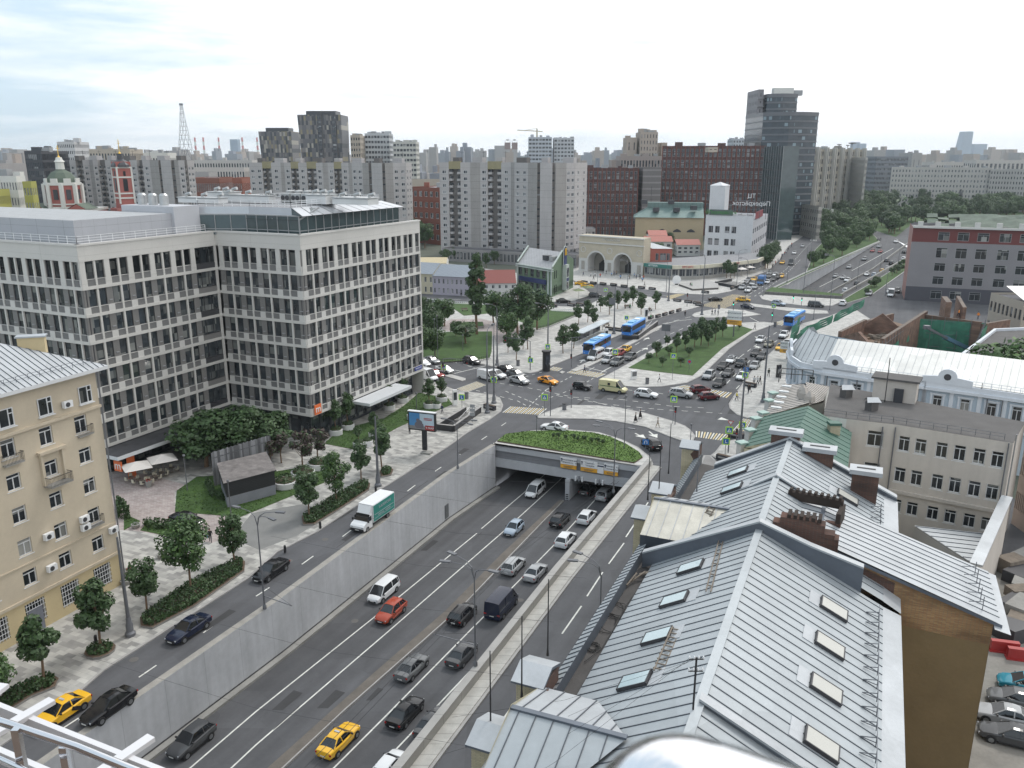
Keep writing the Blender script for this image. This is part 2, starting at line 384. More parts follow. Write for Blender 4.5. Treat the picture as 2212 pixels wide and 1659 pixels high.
def sidewalk(name,l,m=PAVE,kerb=.28):
 pts=l if hasattr(l[0],'x') else px(l); b=MB(); b.prism(pts,-.05,.13,KERB,KERB); i=ins(pts,kerb); b.flat([(q.x,q.y,.134) for q in i],m); return struct(name,b)
sw1=px([(0,1615),(166,1503),(202,1470),(225,1450),(538,1250),(599,1194),(686,1150),(830,1054),(968,966),(1008,937),(1060,906),(1083,889),(1087,876),(1080,860),(1060,853),(986,844),(938,826),(907,815),(760,790)])
sw1=[Vector((-110,140,0)),sw1[0]-dA*50-nA*60, sw1[0]-dA*50]+sw1
sidewalk('left_pavement',sw1,PAVE2)
sidewalk('park_plaza',[(860,760),(913,763),(950,769),(998,778),(1080,796),(1121,805),(1144,807),(1162,804),(1171,799),(1257,765),(1321,732),(1340,724),(1400,694),(1473,673),(1515,662),(1520,655),(1500,651),(1453,648),(1440,645),(1380,640),(1305,640),(1280,655),(1223,663),(1184,661),(1070,654),(973,655),(860,655)])
sidewalk('pavilion_plaza',[(1244,609),(1296,614),(1378,624),(1453,634),(1521,637),(1546,636),(1578,630),(1592,624),(1619,600),(1659,586),(1684,561),(1703,532),(1757,496),(1745,480),(1700,500),(1640,540),(1500,560),(1240,572),(1225,600)])
sidewalk('restaurant_pavement',[(860,632),(905,628),(1000,640),(1130,648),(1190,653),(1240,650),(1278,638),(1271,629),(1225,600),(1115,590),(900,560),(860,560)])
sidewalk('green_island_pavement',[(1300,817),(1303,824),(1313,830),(1340,834),(1373,837),(1428,836),(1484,828),(1515,813),(1577,753),(1625,719),(1680,699),(1650,696),(1619,697),(1569,700),(1494,715),(1411,755),(1334,799)])
sidewalk('traffic_islet',[(1494,682),(1500,677),(1515,673),(1556,666),(1609,671),(1644,680),(1615,684),(1536,687),(1501,686)])
sidewalk('divider_strip',[(1613,655),(1678,663),(1787,672),(1790,678),(1749,678.5),(1676,669),(1613,661)])
sidewalk('portal_pavement',[(1640,639),(1646,647),(1675,653),(1733,661),(1798,661),(1812,655),(1818,647),(1654,637)])
sidewalk('crossing_island',[(1160,900),(1175,893),(1205,882),(1235,876),(1293,877),(1343,883),(1393,893),(1455,911),(1480,921),(1493,931),(1502,943),(1498,952),(1483,956),(1466,951),(1443,943),(1393,923),(1330,911),(1280,906),(1200,905),(1163,904)])
sidewalk('tunnel_deck_border',px([(1066,961),(1078,949),(1110,938),(1150,931),(1217,928),(1294,935),(1342,950),(1378,967),(1403,987),(1411,1003)])+[PR0[3]+nA*.8,Pb,Pa],mat('pale_granite',(.48,.47,.45),.8))
sidewalk('right_pavement',px([(1614,904),(1592,897),(1576,883),(1574,873),(1584,857),(1626,799),(1701,728),(1712,705),(1790,684),(1840,664),(1880,690),(1800,760),(1700,900)]))
sidewalk('corner_pavement',px([(1535,985),(1545,977),(1556,963),(1575,953),(1600,948),(1660,960),(1600,1020)]))
c0=PR0[0]+nA*10.2; c1=P(1518,965)+Vector((-2.2,-8,0));
sidewalk('right_street_pavement',[c0,PR0[1]+nA*10.2,PR0[2]+nA*10.2,P(1520,985),P(1535,985),P(1560,1010),PR0[2]+nA*15,c0+nA*5],mat('old_paving',(.25,.24,.235),.9))
sidewalk('bus_lane_divider',[(1232,801),(1262,786),(1300,770),(1380,728),(1420,706),(1433,702),(1428,708),(1385,733),(1305,777),(1262,797),(1245,803)],kerb=.15)
sidewalk('small_islet',[(1208,805),(1214,802),(1221,804),(1214,808)],kerb=.1)
sidewalk('left_lane_divider',[(965,812),(972,809),(1006,818),(1006,822),(998,824),(960,813)],kerb=.12)
sidewalk('avenue_divider',[(1643,639),(1668,624),(1740,590),(1760,540),(1800,500),(1830,478),(1850,478),(1890,510),(1901,523),(1745,592),(1670,628)],GRASSM)
sidewalk('far_right_verge',[(1818,650),(1823,646),(1890,607),(1962,562),(1975,572),(1880,640),(1830,655)],GRASSM)
def lawn(name,pts,z=.17,h=.08,m=GRASSM,blades=0,dens=9,bs=.14):
 pts=[V2(q) for q in pts]; b=MB(); b.prism(pts,.1,z,EARTH,m)
 tri=[[Vector((q.x,q.y,0)) for q in pts]]
 o=tag(b.build(name),kind='stuff')
 if blades:
  me=o.data; bb=MB(); ts=tessellate_polygon(tri); fl=tri[0]; gm=[GRASSM,GRASSL]
  for t in ts:
   a,c,d=(fl[i] for i in t); A=((c-a).cross(d-a)).length/2
   for _ in range(int(A*dens)):
    u,v=R.random(),R.random()
    if u+v>1: u,v=1-u,1-v
    p=a+(c-a)*u+(d-a)*v; an=R.random()*6.28; s=bs*(.6+R.random()); dx,dy=math.cos(an)*s,math.sin(an)*s; hh=h*(.5+R.random())
    bb.poly([(p.x-dx,p.y-dy,z-.01),(p.x+dx,p.y+dy,z-.01),(p.x+dy*.5,p.y-dx*.5,z+hh)],gm[R.random()<.35])
  g2=bb.build('grass_blades',o,local=True)
 return o
lawn('central_lawn',px([(1357,796),(1425,805),(1496,813),(1560,754),(1626,713),(1600,705),(1577,707),(1525,705),(1432,753)]))
lawn('park_lawn',px([(905,777),(960,783),(1030,779),(1058,774),(1062,760),(1063,717),(966,718),(915,730),(905,745)]))
lawn('square_lawn',px([(1084,682),(1130,668),(1190,671),(1240,674),(1242,682),(1184,706),(1161,711),(1130,698),(1100,688)]))
lawn('rear_park_lawn',px([(905,655),(1000,656),(1060,660),(1060,678),(1002,683),(980,668),(905,662)]))
lawn('tunnel_deck_grass',px([(1074,956),(1093,941),(1143,935),(1217,933),(1280,938),(1318,947),(1355,964),(1380,980),(1388,991),(1370,1003)]),z=.34,h=.11,blades=1,dens=20,bs=.1,m=GRASSL)
lawn('kiosk_lawn',px([(378,1108),(382,1062),(425,1032),(600,1020),(720,1000),(700,1045),(520,1119)]),blades=1,dens=12)
lawn('office_lawn_strip',px([(268,1148),(268,1112),(304,1128)]),blades=1,dens=12)
lawn('left_bed_lawn',px([(303,1148),(320,1130),(440,1150),(435,1175)]),blades=1,dens=12)
lawn('planter_lawn',px([(700,960),(735,930),(830,905),(870,880),(905,850),(968,862),(978,875),(905,905),(860,925),(770,975),(760,972)]),blades=1,dens=8)
hole_flat('cobble_forecourt',[V2(q) for q in px([(236,1145),(228,1010),(330,1030),(440,1060),(378,1062),(378,1108),(515,1119),(525,1145),(460,1175),(300,1150)])],PINK,.138)
hole_flat('square_paving',[V2(q) for q in px([(950,702),(975,690),(1040,690),(1085,700),(1130,703),(1150,716),(1120,725),(1075,745),(1060,716),(960,716)])],PINK,.138)
hole_flat('asphalt_driveway',[V2(q) for q in px([(545,1110),(660,1090),(690,1130),(640,1160),(560,1190),(500,1165)])],mat('old_asphalt',(.20,.20,.195),.9),.139)
mk=MB()
def stripe(a,b,w,m=WHITE,z=.006,mb=None):
 a=Vector(a); b=Vector(b); d=(b-a); d.z=0; d.normalize(); n=Vector((-d.y,d.x,0))*w/2
 (mb or mk).poly([(q.x,q.y,q.z+z) for q in (a-n,b-n,b+n,a+n)],m)
for a,b_ in [((130,1577),(170,1551)),((300,1463),(338,1437)),((439,1367),(470,1345)),((553,1288),(582,1269)),((652,1219),(677,1201)),((740,1159),(760,1144)),((818,1105),(836,1092)),((880,1061),(897,1048)),((940,1018),(953,1009)),((993,982),(1005,974)),((1040,950),(1052,942)),((1083,920),(1093,913)),
   ((1214,1369),(1256,1309)),((1268,1288),(1302,1236)),((1315,1218),(1348,1173)),((1352,1160),(1372,1130)),((1128,1490),(1160,1445)),((1385,1108),(1400,1085)),((1060,1590),(1100,1535))]:
 stripe(P(*a),P(*b_),.16)
def pline(pts,w=.16,m=WHITE,dash=0,gap=0,low=False,z=.006):
 q=[PL(*p) if low else P(*p) for p in pts]
 if not dash:
  for a,c in zip(q,q[1:]): stripe(a,c,w,m,z+.002 if low else z)
  return
 for a,c in zip(q,q[1:]):
  ln=(c-a).length; t=0
  while t<ln:
   stripe(a.lerp(c,t/ln),a.lerp(c,min(t+dash,ln)/ln),w,m,z); t+=dash+gap
pline([(370,1694),(553,1537),(810,1332),(1030,1152)],low=True); pline([(1040,1142),(1130,1066),(1180,1022)],low=True)
pline([(360,1790),(553,1609),(840,1363),(1083,1152)],low=True); pline([(1083,1152),(1203,1043),(1235,1012)],low=True)
pline([(600,1780),(721,1659),(837,1543),(1042,1335),(1198,1176),(1305,1058)],low=True)
pline([(780,1700),(843,1632),(950,1519),(1040,1424)],low=True); pline([(1120,1330),(1140,1307)],low=True,w=.2)
for l in ([(1080,828),(1160,841),(1238,858),(1343,863),(1455,878),(1520,881)],[(1028,843),(1118,866),(1140,878)],[(1092,845),(1143,866),(1175,880)],[(1143,878),(1180,842),(1238,811)],[(1205,855),(1300,872),(1420,884),(1560,893)],[(1010,790),(1090,815),(1150,830)],[(1262,862),(1330,880),(1400,888)],[(1330,841),(1400,845),(1470,858),(1540,862)],[(1290,812),(1250,836),(1180,862)]):
 pline(l,.16,dash=1.1,gap=1.1)
pline([(1185,800),(1120,818)],.16,dash=1,gap=1.2)
for l in ([(1247,789),(1311,804)],[(1288,771),(1330,780)],[(960,812),(1050,790)],[(1300,803),(1340,783),(1384,757)]): pline(l,.22)
for l in ([(1297,806),(1330,788),(1372,765)],[(1272,800),(1300,785)],[(1372,745),(1394,733)],[(1395,765),(1412,755)],[(1375,735),(1416,715),(1447,700)],[(1398,748),(1447,722),(1490,703)],[(1430,700),(1500,682)],[(1540,822),(1562,800),(1600,770),(1640,740),(1688,712)],[(1570,828),(1600,797),(1640,760),(1700,722)],[(1590,840),(1640,790),(1690,745)],[(940,790),(1000,803)],[(930,770),(1000,787),(1050,799)],[(905,800),(950,812)],
  [(1610,640),(1660,612),(1700,580),(1745,530),(1780,500)],[(1630,640),(1690,600),(1730,560)],[(905,642),(1070,652)],[(1290,612),(1390,636),(1450,640)]):
 pline(l,.16,dash=3,gap=3)
pline([(1436,700),(1463,693),(1494,690)],.25); pline([(1700,615),(1745,585)],.2); pline([(1480,663),(1500,655),(1534,650)],.2); pline([(1620,686),(1648,700)],.2)
def PF(x,y,dz=0):
 z=-3
 for _ in range(8): z=fz(P(x,y,z+dz))
 return P(x,y,z+dz)
for (a,b_) in (((1770,620),(1820,595)),((1840,585),(1930,536)),((1790,632),(1850,598))):
 qa=PF(*a); qb=PF(*b_); stripe(qa,qb,.25,z=.05)
def zebra(q,n,w2=.5,alt=True,z=.007,cm=None):
 a,b_,c,d=[P(*p) for p in q]
 for i in range(n):
  t0=i/n; t1=(i+w2)/n
  m=(YELL if (i%2 and alt) else WHITE) if cm is None else cm
  mk.poly([(v.x,v.y,z) for v in (a.lerp(d,t0),a.lerp(d,t1),b_.lerp(c,t1),b_.lerp(c,t0))],m)
zebra([(1085,891),(1103,878),(1184,883),(1168,896)],17); zebra([(986,840),(1030,824),(1051,832),(1009,848)],11)
zebra([(1184,799),(1196,792),(1217,796),(1207,802)],7); zebra([(1224,805),(1243,797),(1311,808),(1292,816)],17)
zebra([(1447,838),(1480,832),(1584,849),(1573,860)],20); zebra([(1503,944),(1503,931),(1586,940),(1570,953)],13)
zebra([(1583,930),(1606,904),(1625,907),(1612,932)],7); zebra([(1475,660),(1500,654),(1515,658),(1497,666)],7,cm=WHITE); zebra([(1668,698),(1690,692),(1700,697),(1690,704)],7)
zebra([(1440,640),(1467,634),(1480,636),(1445,648)],8,cm=YELL); zebra([(1750,520),(1752,515),(1765,516),(1765,521)],5,cm=WHITE)
zebra([(1430,800),(1431,799),(1432,799),(1431,800)],1,cm=WHITE)
A,B,C,D_=[P(*p) for p in ((1516,660),(1583,636),(1622,640),(1560,668))]
for i in range(15):
 t=i/14; stripe(A.lerp(B,t),D_.lerp(C,t),.12,YELL,.008)
 stripe(A.lerp(D_,t),B.lerp(C,t),.12,YELL,.009)
def arrow(x,y,x2,y2,s=1):
 a,c=P(x,y),P(x2,y2); d=(c-a).normalized(); n=Vector((-d.y,d.x,0)); ln=(c-a).length
 stripe(a,c-d*1.2*s,.2*s,WHITE,.008); mk.poly([(v.x,v.y,.009) for v in (c,c-d*1.3*s+n*.6*s,c-d*1.3*s-n*.6*s)],WHITE)
for q in [(1386,757,1399,751),(1390,735,1402,729),(1254,783,1262,776),(1640,730,1630,727),(1640,752,1633,747),(1645,742,1652,735),(1372,936,1395,947),(1402,932,1420,946),(1610,600,1618,592),(1560,905,1575,908)]: arrow(*q,s=1.4)
struct('road_markings',mk)
mk=MB(); TAR=mat('tar_patch',(.045,.045,.047),.9); HOL=mat('manhole_iron',(.11,.105,.1),.7)
for i in range(46):
 lo=i%3; x,y=[(P,(300+R.random()*700,1500-R.random()*500)),(PL,(560+R.random()*620,1640-R.random()*500)),(P,(1150+R.random()*450,840+R.random()*60))][lo][1]; c=(PL if lo==1 else P)(x,y)
 if lo==0: c=P(0,0) if 0 else LW[1].lerp(LW[4],R.random())-nA*(1.5+R.random()*6)+Vector((0,0,.0))
 if i%4: a=dA*(.4+R.random()*(3 if i%5 else 9)); w=nA*(.04 if i%5==0 else .2+R.random()*.6); mk.poly([c-a-w+Vector((0,0,.011)),c+a-w*1.2+Vector((0,0,.011)),c+a+w+Vector((0,0,.011)),c-a+w*.8+Vector((0,0,.011))],TAR)
 else: mk.poly([c+Vector((.42*math.cos(t*.52),.42*math.sin(t*.52),.012)) for t in range(12)],HOL)
struct('road_patches',mk)
b=MB(); q=[PL(583,1659),PL(807,1458),PL(962,1323),PL(1085,1198),PL(1208,1083)]; r=[PL(617,1659),PL(736,1546),PL(1008,1305),PL(1108,1198),PL(1218,1083)]
q=[q[0]+(q[0]-q[1])]+q; r=[r[0]+(q[0]-q[1])]+r
lst=[(V2(v),v.z) for v in q];
for i in range(len(q)-1):
 a,c,d,e=q[i],q[i+1],r[i+1],r[i]
 up=Vector((0,0,.22)); brn=mat('median_brown',(.13,.115,.10),.9,var=.25,vs=.8)
 b.poly([a+up,e+up,d+up,c+up],brn); b.poly([e,e+up,d+up,d],KERB); b.poly([a,c,c+up,a+up],KERB); b.poly([e+up*1.03,d+up*1.03,d+up*1.03+(c-d)*.12,e+up*1.03+(a-e)*.12],KERB)
struct('road_median',b)
w=thing('underpass_wall','smooth pale concrete wall beside the far sunken avenue','wall',pitL[1]); b=MB()
zz={i:fz(pitL[i])-.2 for i in range(3)}
for i in range(2):
 a,c=pitL[i],pitL[i+1]; b.poly([(a.x,a.y,zz[i]),(c.x,c.y,zz[i+1]),(c.x,c.y,.5),(a.x,a.y,.5)],CONC); d=(c-a).normalized()*.5; n=Vector((-d.y,d.x,0))
 b.poly([(a.x,a.y,.5),(c.x,c.y,.5),(c.x+n.x,c.y+n.y,.5),(a.x+n.x,a.y+n.y,.5)],KERB); b.poly([(a.x+n.x,a.y+n.y,.5),(c.x+n.x,c.y+n.y,.5),(c.x+n.x,c.y+n.y,0),(a.x+n.x,a.y+n.y,0)],CONC)
b.build('wall',w)
w=thing('avenue_parapet','grey parapet along the right side of the far sunken avenue','wall',pitR[1]); b=MB(); wallstrip(b,pitR,lambda p:-7.8,1.0,.5,CONCD,-1); b.build('parapet',w)
w=thing('stone_deck_wall','low dark stone wall with a grass strip over the far underpass','wall',pitL[0]); b=MB()
a,c=P(1652,636),P(1818,646); b.beam(a+Vector((0,0,.5)),c+Vector((0,0,.5)),.5,1.0,mat('dark_stone',(.16,.155,.15),.9,var=.2,vs=2,joint=[(0,1.5,.1,.4)])); b.build('stone_wall',w)
b=MB(); b.prism([a+Vector((0,.3,0)),c+Vector((0,.3,0)),pitR[0]+Vector((1,0,0)),pitL[0]],.0,.95,EARTH,GRASSM); b.build('grass_strip',w)
w=thing('avenue_barrier','thin dark barrier between the carriageways of the far sunken avenue','barrier',P(1885,590,-2)); b=MB()
for u,v in (((1780,640),(1885,583)),((1885,583),(1961,527))): b.beam(PF(*u)+Vector((0,0,.4)),PF(*v)+Vector((0,0,.4)),.4,.8,CONCD)
b.build('barrier',w)
WM={}
GL=glassmat('window_glass',(.022,.026,.03),(.33,.33,.31),.16)
GLO=glassmat('office_glass',(.03,.037,.043),(.22,.23,.22),.32,cell=1.1,spec=.8)  # random paler panes: curtains, and reflections put into the glass colour
GLF=glassmat('far_glass',(.035,.04,.05),(.3,.31,.32),.3,rough=.2,cell=2.)
FRW=mat('white_window_frame',(.62,.63,.64),.5,var=.04)
FRD=mat('dark_window_frame',(.05,.05,.055),.5,var=.04)
FRG=mat('grey_window_frame',(.30,.31,.32),.5,var=.04)
def winmesh(style,w,h):
 k=(style,round(w,2),round(h,2))
 if k in WM: return WM[k]
 b=MB(); g=None
 fr={'w':FRW,'W':FRW,'d':FRD,'f':FRW,'F':FRD,'g':FRG,'G':FRG,'bars':FRW,'b':FRW}[style]
 if style in 'fFG':
  gm=GLF
  b.poly([(-w/2,0,-h/2),(w/2,0,-h/2),(w/2,0,h/2),(-w/2,0,h/2)],gm)
  if style!='F':
   t=min(.12,w*.08)
   for c,d in (((0,-.03,-h/2+t/2),(w,.06,t)),((0,-.03,h/2-t/2),(w,.06,t)),((-w/2+t/2,-.032,0),(t,.06,h)),((w/2-t/2,-.032,0),(t,.06,h)),((w*.12,-.034,0),(t,.06,h))): b.box(c,d,fr)
  me=b.mesh('window'); WM[k]=(me,None); return WM[k]
 g=MB(); g.poly([(-w/2,0,-h/2),(w/2,0,-h/2),(w/2,0,h/2),(-w/2,0,h/2)],GLO if style=='d' else GL)
 t=.09 if style!='d' else .05
 bars=[((0,-.04,-h/2+t/2),(w,.07,t)),((0,-.04,h/2-t/2),(w,.07,t)),((-w/2+t/2,-.042,0),(t,.07,h)),((w/2-t/2,-.042,0),(t,.07,h))]
 if style in ('w','W','b','g'):
  bars+=[((0,-.043,-h*.12 if h>1.5 else 0),(t,.07,h*.76 if h>1.5 else h)),((0,-.045,h*.26),(w,.07,t))]
 if style=='W': bars+=[((0,-.1,-h/2-.06),(w+.25,.32,.08))]
 if style=='b': bars=bars[:4]+[((w*.16,-.043,0),(t,.07,h)),((w*.33,-.045,h*.2),(w*.34,.07,t))]+[((0,-.1,-h/2-.06),(w+.25,.32,.08))]
 if style=='bars':
  for i in range(7): bars.append(((-w/2+w*(i+.5)/7,-.3,0),(.04,.04,h)))
  for i in range(5): bars.append(((0,-.33,-h/2+h*(i+.5)/5),(w,.04,.04)))
 for c,d in bars: b.box(c,d,fr)
 WM[k]=(b.mesh('window'),g.mesh('pane')); return WM[k]
class Bld:
 def __init__(s,name,label,cat,loc,group=None):
  s.r=thing(name,label,cat,loc,group=group); s.w=MB(); s.wins=[]; s.extra=0
 def win(s,p,rz,w,h,style,label=None): s.wins.append((Vector(p),rz,w,h,style))
 def wall(s,a,b,z0,z1,cols=(),rows=(),m=None,style='f',depth=.2,skip=None,back=None,mb=None):
  a,b=V2(a),V2(b); L_=(b-a).length; d=(b-a)/L_; n=Vector((d.y,-d.x)); rz=math.atan2(d.y,d.x); mb=mb or s.w
  cols=[c for c in cols if c[0]>0.02 and c[1]<L_-.02]; rows=[r for r in rows if r[0]>=z0 and r[1]<=z1]
  def q(u0,u1,za,zb):
   if u1-u0<1e-4 or zb-za<1e-4: return
   A,B=a+d*u0,a+d*u1; mb.poly([(A.x,A.y,za),(B.x,B.y,za),(B.x,B.y,zb),(A.x,A.y,zb)],m)
  if not cols or not rows: q(0,L_,z0,z1); return s
  z=z0
  for ri,(za,zb) in enumerate(sorted(rows)):
   q(0,L_,z,za); u=0
   for ci,(u0,u1) in enumerate(sorted(cols)):
    if skip and skip(ci,ri): continue
    q(u,u0,za,zb); u=u1
    A,B=a+d*u0,a+d*u1; A2,B2=A-n*depth,B-n*depth
    for pl in ([(A,za),(B,za),(B2,za),(A2,za)],[(A2,zb),(B2,zb),(B,zb),(A,zb)],[(A,za),(A2,za),(A2,zb),(A,zb)],[(B2,za),(B,za),(B,zb),(B2,zb)]):
     mb.poly([(v.x,v.y,zz) for v,zz in pl],m)
    c=(A2+B2)/2; s.wins.append((Vector((c.x,c.y,(za+zb)/2)),rz,u1-u0,zb-za,style))
   q(u,L_,za,zb); z=zb
  q(0,L_,z,z1); return s
 def done(s,wallname='wall',smooth=0):
  if s.w.f: s.w.build(wallname,s.r)
  ro=absloc(s.r); cp=Vector((0,0,H)); s.wins.sort(key=lambda w:(w[0]-cp).length/ (w[2]*w[3])**.5)
  rest={}
  for i,(p,rz,w,h,st) in enumerate(s.wins):
   f,g=winmesh(st,w,h)
   if i<100:
    o=part('window',f,s.r,p-ro,(0,0,rz))
    if g and (p-cp).length<170: part('pane',g,o,(0,0,0))
    elif g: rest.setdefault(0,[]).append((g,p,rz))
   else:
    rest.setdefault(0,[]).append((f,p,rz));
    if g: rest[0].append((g,p,rz))
  if rest:
   b=MB()
   for me,p,rz in rest[0]:
    M_=Matrix.Translation(p)@Matrix.Rotation(rz,4,'Z'); k=len(b.v); b.v+=[tuple(M_@v.co) for v in me.vertices]
    for pl in me.polygons: b.f.append(tuple(k+i for i in pl.vertices)); b.mi.append(b._m(me.materials[pl.material_index]))
   o=b.build('windows',s.r); o['kind']='stuff'
  return s.r
def even(L_,n,w,m0=None):
 sp=L_/n; return [(sp*(i+.5)-w/2,sp*(i+.5)+w/2) for i in range(n)]
def floors(z0,h,n,sill,wh): return [(z0+i*h+sill,z0+i*h+sill+wh) for i in range(n)]
STONE=mat('office_stone',(.55,.54,.515),.75,var=.05,vs=.3,joint=[(2,3.8,.03,.3),(3,5.,.03,.25)])
STON2=mat('office_panel_pale',(.56,.55,.53),.7,var=.04)
LOUV=mat('office_louvre',(.20,.20,.20),.6,var=.06,joint=[(2,.14,.05,.5)])
LOUV2=mat('office_panel_grey',(.205,.20,.195),.65,var=.06,joint=[(2,.06,.02,.3)])
OC=Vector((-32.15,126.86)); OR_=Vector((-17.34,157.01)); OI=Vector((-47.55,134.13)); OL=Vector((-58.2,111.97)); OF=OL+(OL-OI).normalized()*0+Vector((-1,.5)).normalized()*52
dCR=(OR_-OC).normalized(); OL=OI-dCR*24.6; dIC=(OC-OI).normalized(); OF=OL-dIC*50; OB=OR_-dIC*34; OG=OF+dCR*60
o=Bld('office_building','eight-storey pale stone office block with dark window bays and a glazed penthouse','office building',(OC.x,OC.y,0))
panes=[]
sl=MB(); pn_=MB(); gb=MB()
def office_face(a,b,first,wide=None):
 d=(b-a).normalized(); n=Vector((d.y,-d.x)); L_=(b-a).length; rz=math.atan2(d.y,d.x)
 zs=[4.9]+[4.85+3.8*i for i in range(1,8)]+[33.6]
 def bx(mb,u0,u1,z0,z1,out,th,m):
  c=a+d*((u0+u1)/2)+n*(out-th/2); mb.box((c.x,c.y,(z0+z1)/2),(u1-u0,th,z1-z0),m,rot=rz)
 bx(sl,0,L_,4.9,33.0,-.45,.1,FRD)
 bx(sl,-.05,L_+.05,31.25,33.6,.08,.6,STONE); bx(sl,-.15,L_+.15,33.35,33.62,.22,.8,STON2)
 for i in range(0,8):
  z=4.85+3.8*i-(.25 if i else .15)
  if i<7: bx(sl,-.12 if 0 else 0,L_,z-.02,z+.42,.1,.5,STONE)
  else: bx(sl,0,L_,z+.04,z+.4,.1,.5,STONE)
 ps=[]; u=first
 while u-3.86>0: u-=3.86
 while u<L_: ps.append(u); u+=3.86
 wd=wide or (1e9,0)
 for i in range(7):
  z0=4.85+3.8*i+.15; z1=z0+3.38
  sp=i<7 and z0+1.0
  if i==6: pass
  for u in ps:
   if wd[0]<u<wd[1]: continue
   bx(sl,u-.15,u+.15,z0,z1,.06,.45,STONE)
   for sg in (-1,1):
    ua,ub=(u+.15,u+1.42) if sg>0 else (u-1.42,u-.15)
    if ua<0 or ub>L_ or wd[0]<(ua+ub)/2<wd[1]: continue
    bx(pn_,ua,ub,z0,z0+.92,-.02,.3,LOUV)
    c=a+d*((ua+ub)/2)-n*.25; o.win((c.x,c.y,(z0+.97+z1)/2),rz,ub-ua,z1-z0-.97,'d')
    bx(gb,ua,ub,z0+.92,z0+.96,.05,.3,STON2)
  for u in [x+1.93 for x in ps]+([ps[0]-1.93] if ps and ps[0]-1.93>-.6 else []):
   ua,ub=max(u-.51,0),min(u+.51,L_)
   if ub-ua<.2 or wd[0]<u<wd[1]: continue
   bx(pn_,ua,ub,z0,z0+.95,.04,.35,STON2); bx(pn_,ua,ub,z0+.95,z1,-.08,.3,LOUV2)
   if ub-ua>.9: bx(gb,ua+.25,ub-.25,z0+1.5,z0+1.62,.05,.2,FRG)
  if wide:
   bx(pn_,wd[0],wd[1],z0,z0+.85,-.05,.3,LOUV2 if i%2 else FRD)
   k=3; w_=(wd[1]-wd[0])/k
   for j in range(k):
    c=a+d*(wd[0]+w_*(j+.5))-n*.2; o.win((c.x,c.y,(z0+.9+z1)/2),rz,w_,z1-z0-.9,'d')
 z0,z1=27.95,31.25
 for u in ps:
  if wd[0]<u<wd[1]: continue
  bx(sl,u-.12,u+.12,z0,z1,.0,.4,STONE)
  for sg in (-1,1):
   ua,ub=(u+.12,u+1.5) if sg>0 else (u-1.5,u-.12)
   if ua<0 or ub>L_ or wd[0]<(ua+ub)/2<wd[1]: continue
   c=a+d*((ua+ub)/2)-n*.25; o.win((c.x,c.y,(z0+z1)/2),rz,ub-ua,z1-z0,'d')
 for u in [x+1.93 for x in ps]+([ps[0]-1.93] if ps and ps[0]-1.93>-.6 else []):
  ua,ub=max(u-.43,0),min(u+.43,L_)
  if ub-ua>.1 and not wd[0]<u<wd[1]: bx(sl,ua,ub,z0,z1,.06,.5,STONE)
 if wide:
  for j in range(3):
   w_=(wd[1]-wd[0])/3; c=a+d*(wd[0]+w_*(j+.5))-n*.2; o.win((c.x,c.y,(z0+z1)/2),rz,w_,z1-z0,'d')
  bx(sl,wd[1],L_,4.85,31.3,.03,.4,STONE)
  if wd[0]>.5: pass
office_face(OC,OR_,2.6)
office_face(OI,OC,2.9)
office_face(OL,OI,2.3,wide=(19.8,24.1))
office_face(OF,OL,2.0+3.86*.0)
o.wall(OR_,OB,0,33.4,even((OB-OR_).length,9,2.6),floors(4.9,3.8,7,1,2.4),STONE,'F'); o.wall(OB,OG,0,33.4,m=STONE); o.wall(OG,OF,0,33.4,m=STONE)
roofp=[OC,OR_,OB,OG,OF,OL,OI]
o.w.flat([(q.x,q.y,33.0) for q in roofp],mat('roof_gravel',(.30,.30,.30),.9))
gr=ins(roofp,1.6)
GF=mat('ground_floor_dark',(.035,.04,.048),.3,var=.1)
for i in range(len(gr)):
 a,b=gr[i],gr[(i+1)%len(gr)];
 k=max(1,int((b-a).length/2.4)); o.wall(a,b,0,4.9,even((b-a).length,k,2.1),[(.5,3.9)],GF,'d',.12)
o.w.flat([(q.x,q.y,4.86) for q in roofp],GF)
sl.build('stone_frame',o.r); pn_.build('spandrel_panels',o.r); gb.build('guard_rail',o.r)['kind']='stuff'
rr=o.done()
OROOT=rr
nIC=Vector((dIC.y,-dIC.x)); nCR=Vector((dCR.y,-dCR.x))
def railing(name,pts,parent,h=1.0,step=1.6,m=WHITEP,r=.03,rails=3):
 b=MB()
 for a,c in zip(pts,pts[1:]):
  a,c=Vector(a),Vector(c); n=max(1,int((c-a).length/step))
  for i in range(n+1):
   p=a.lerp(c,i/n); b.beam(p,p+Vector((0,0,h)),r*2,r*2,m)
  for k in range(rails):
   z=Vector((0,0,h*(k+1)/rails)); b.beam(a+z,c+z,r*2,r*2,m)
 return b.build(name,parent)
def v3(p,z): return Vector((p.x,p.y,z))
b=MB(); AT=mat('attic_cladding',(.40,.41,.44),.55,var=.05,joint=[(2,1.3,.04,.4),(3,2.6,.04,.35)])
a0=OF-nIC*2.2; a1=OL-nIC*1.6-nCR*2.2; a2=OI-dCR*6.3-nCR*2.2; a3=a2-nCR*17;
ps=[a0,a1,a2,a2-dIC*18,a0+dCR*14]; ps=[a0,a1,a2,OI-dCR*6.3-dIC*30+nIC*0,a0+dCR*16]
b.prism(ps,33.0,36.6,AT,mat('roof_light',(.5,.5,.5),.8)); b.prism(ins(ps,.35),36.0,36.62,AT,mat('roof_membrane',(.36,.37,.38),.8)); b.build('attic_storey',rr)
b=MB(); b.prism([OI-dCR*6.3-nCR*1.6,OI-dCR*1.2-nCR*1.6,OI-dCR*1.2-nCR*13,OI-dCR*6.3-nCR*13],33.0,37.6,mat('stair_block',(.46,.47,.5),.6,var=.04)); b.build('stair_block',rr)
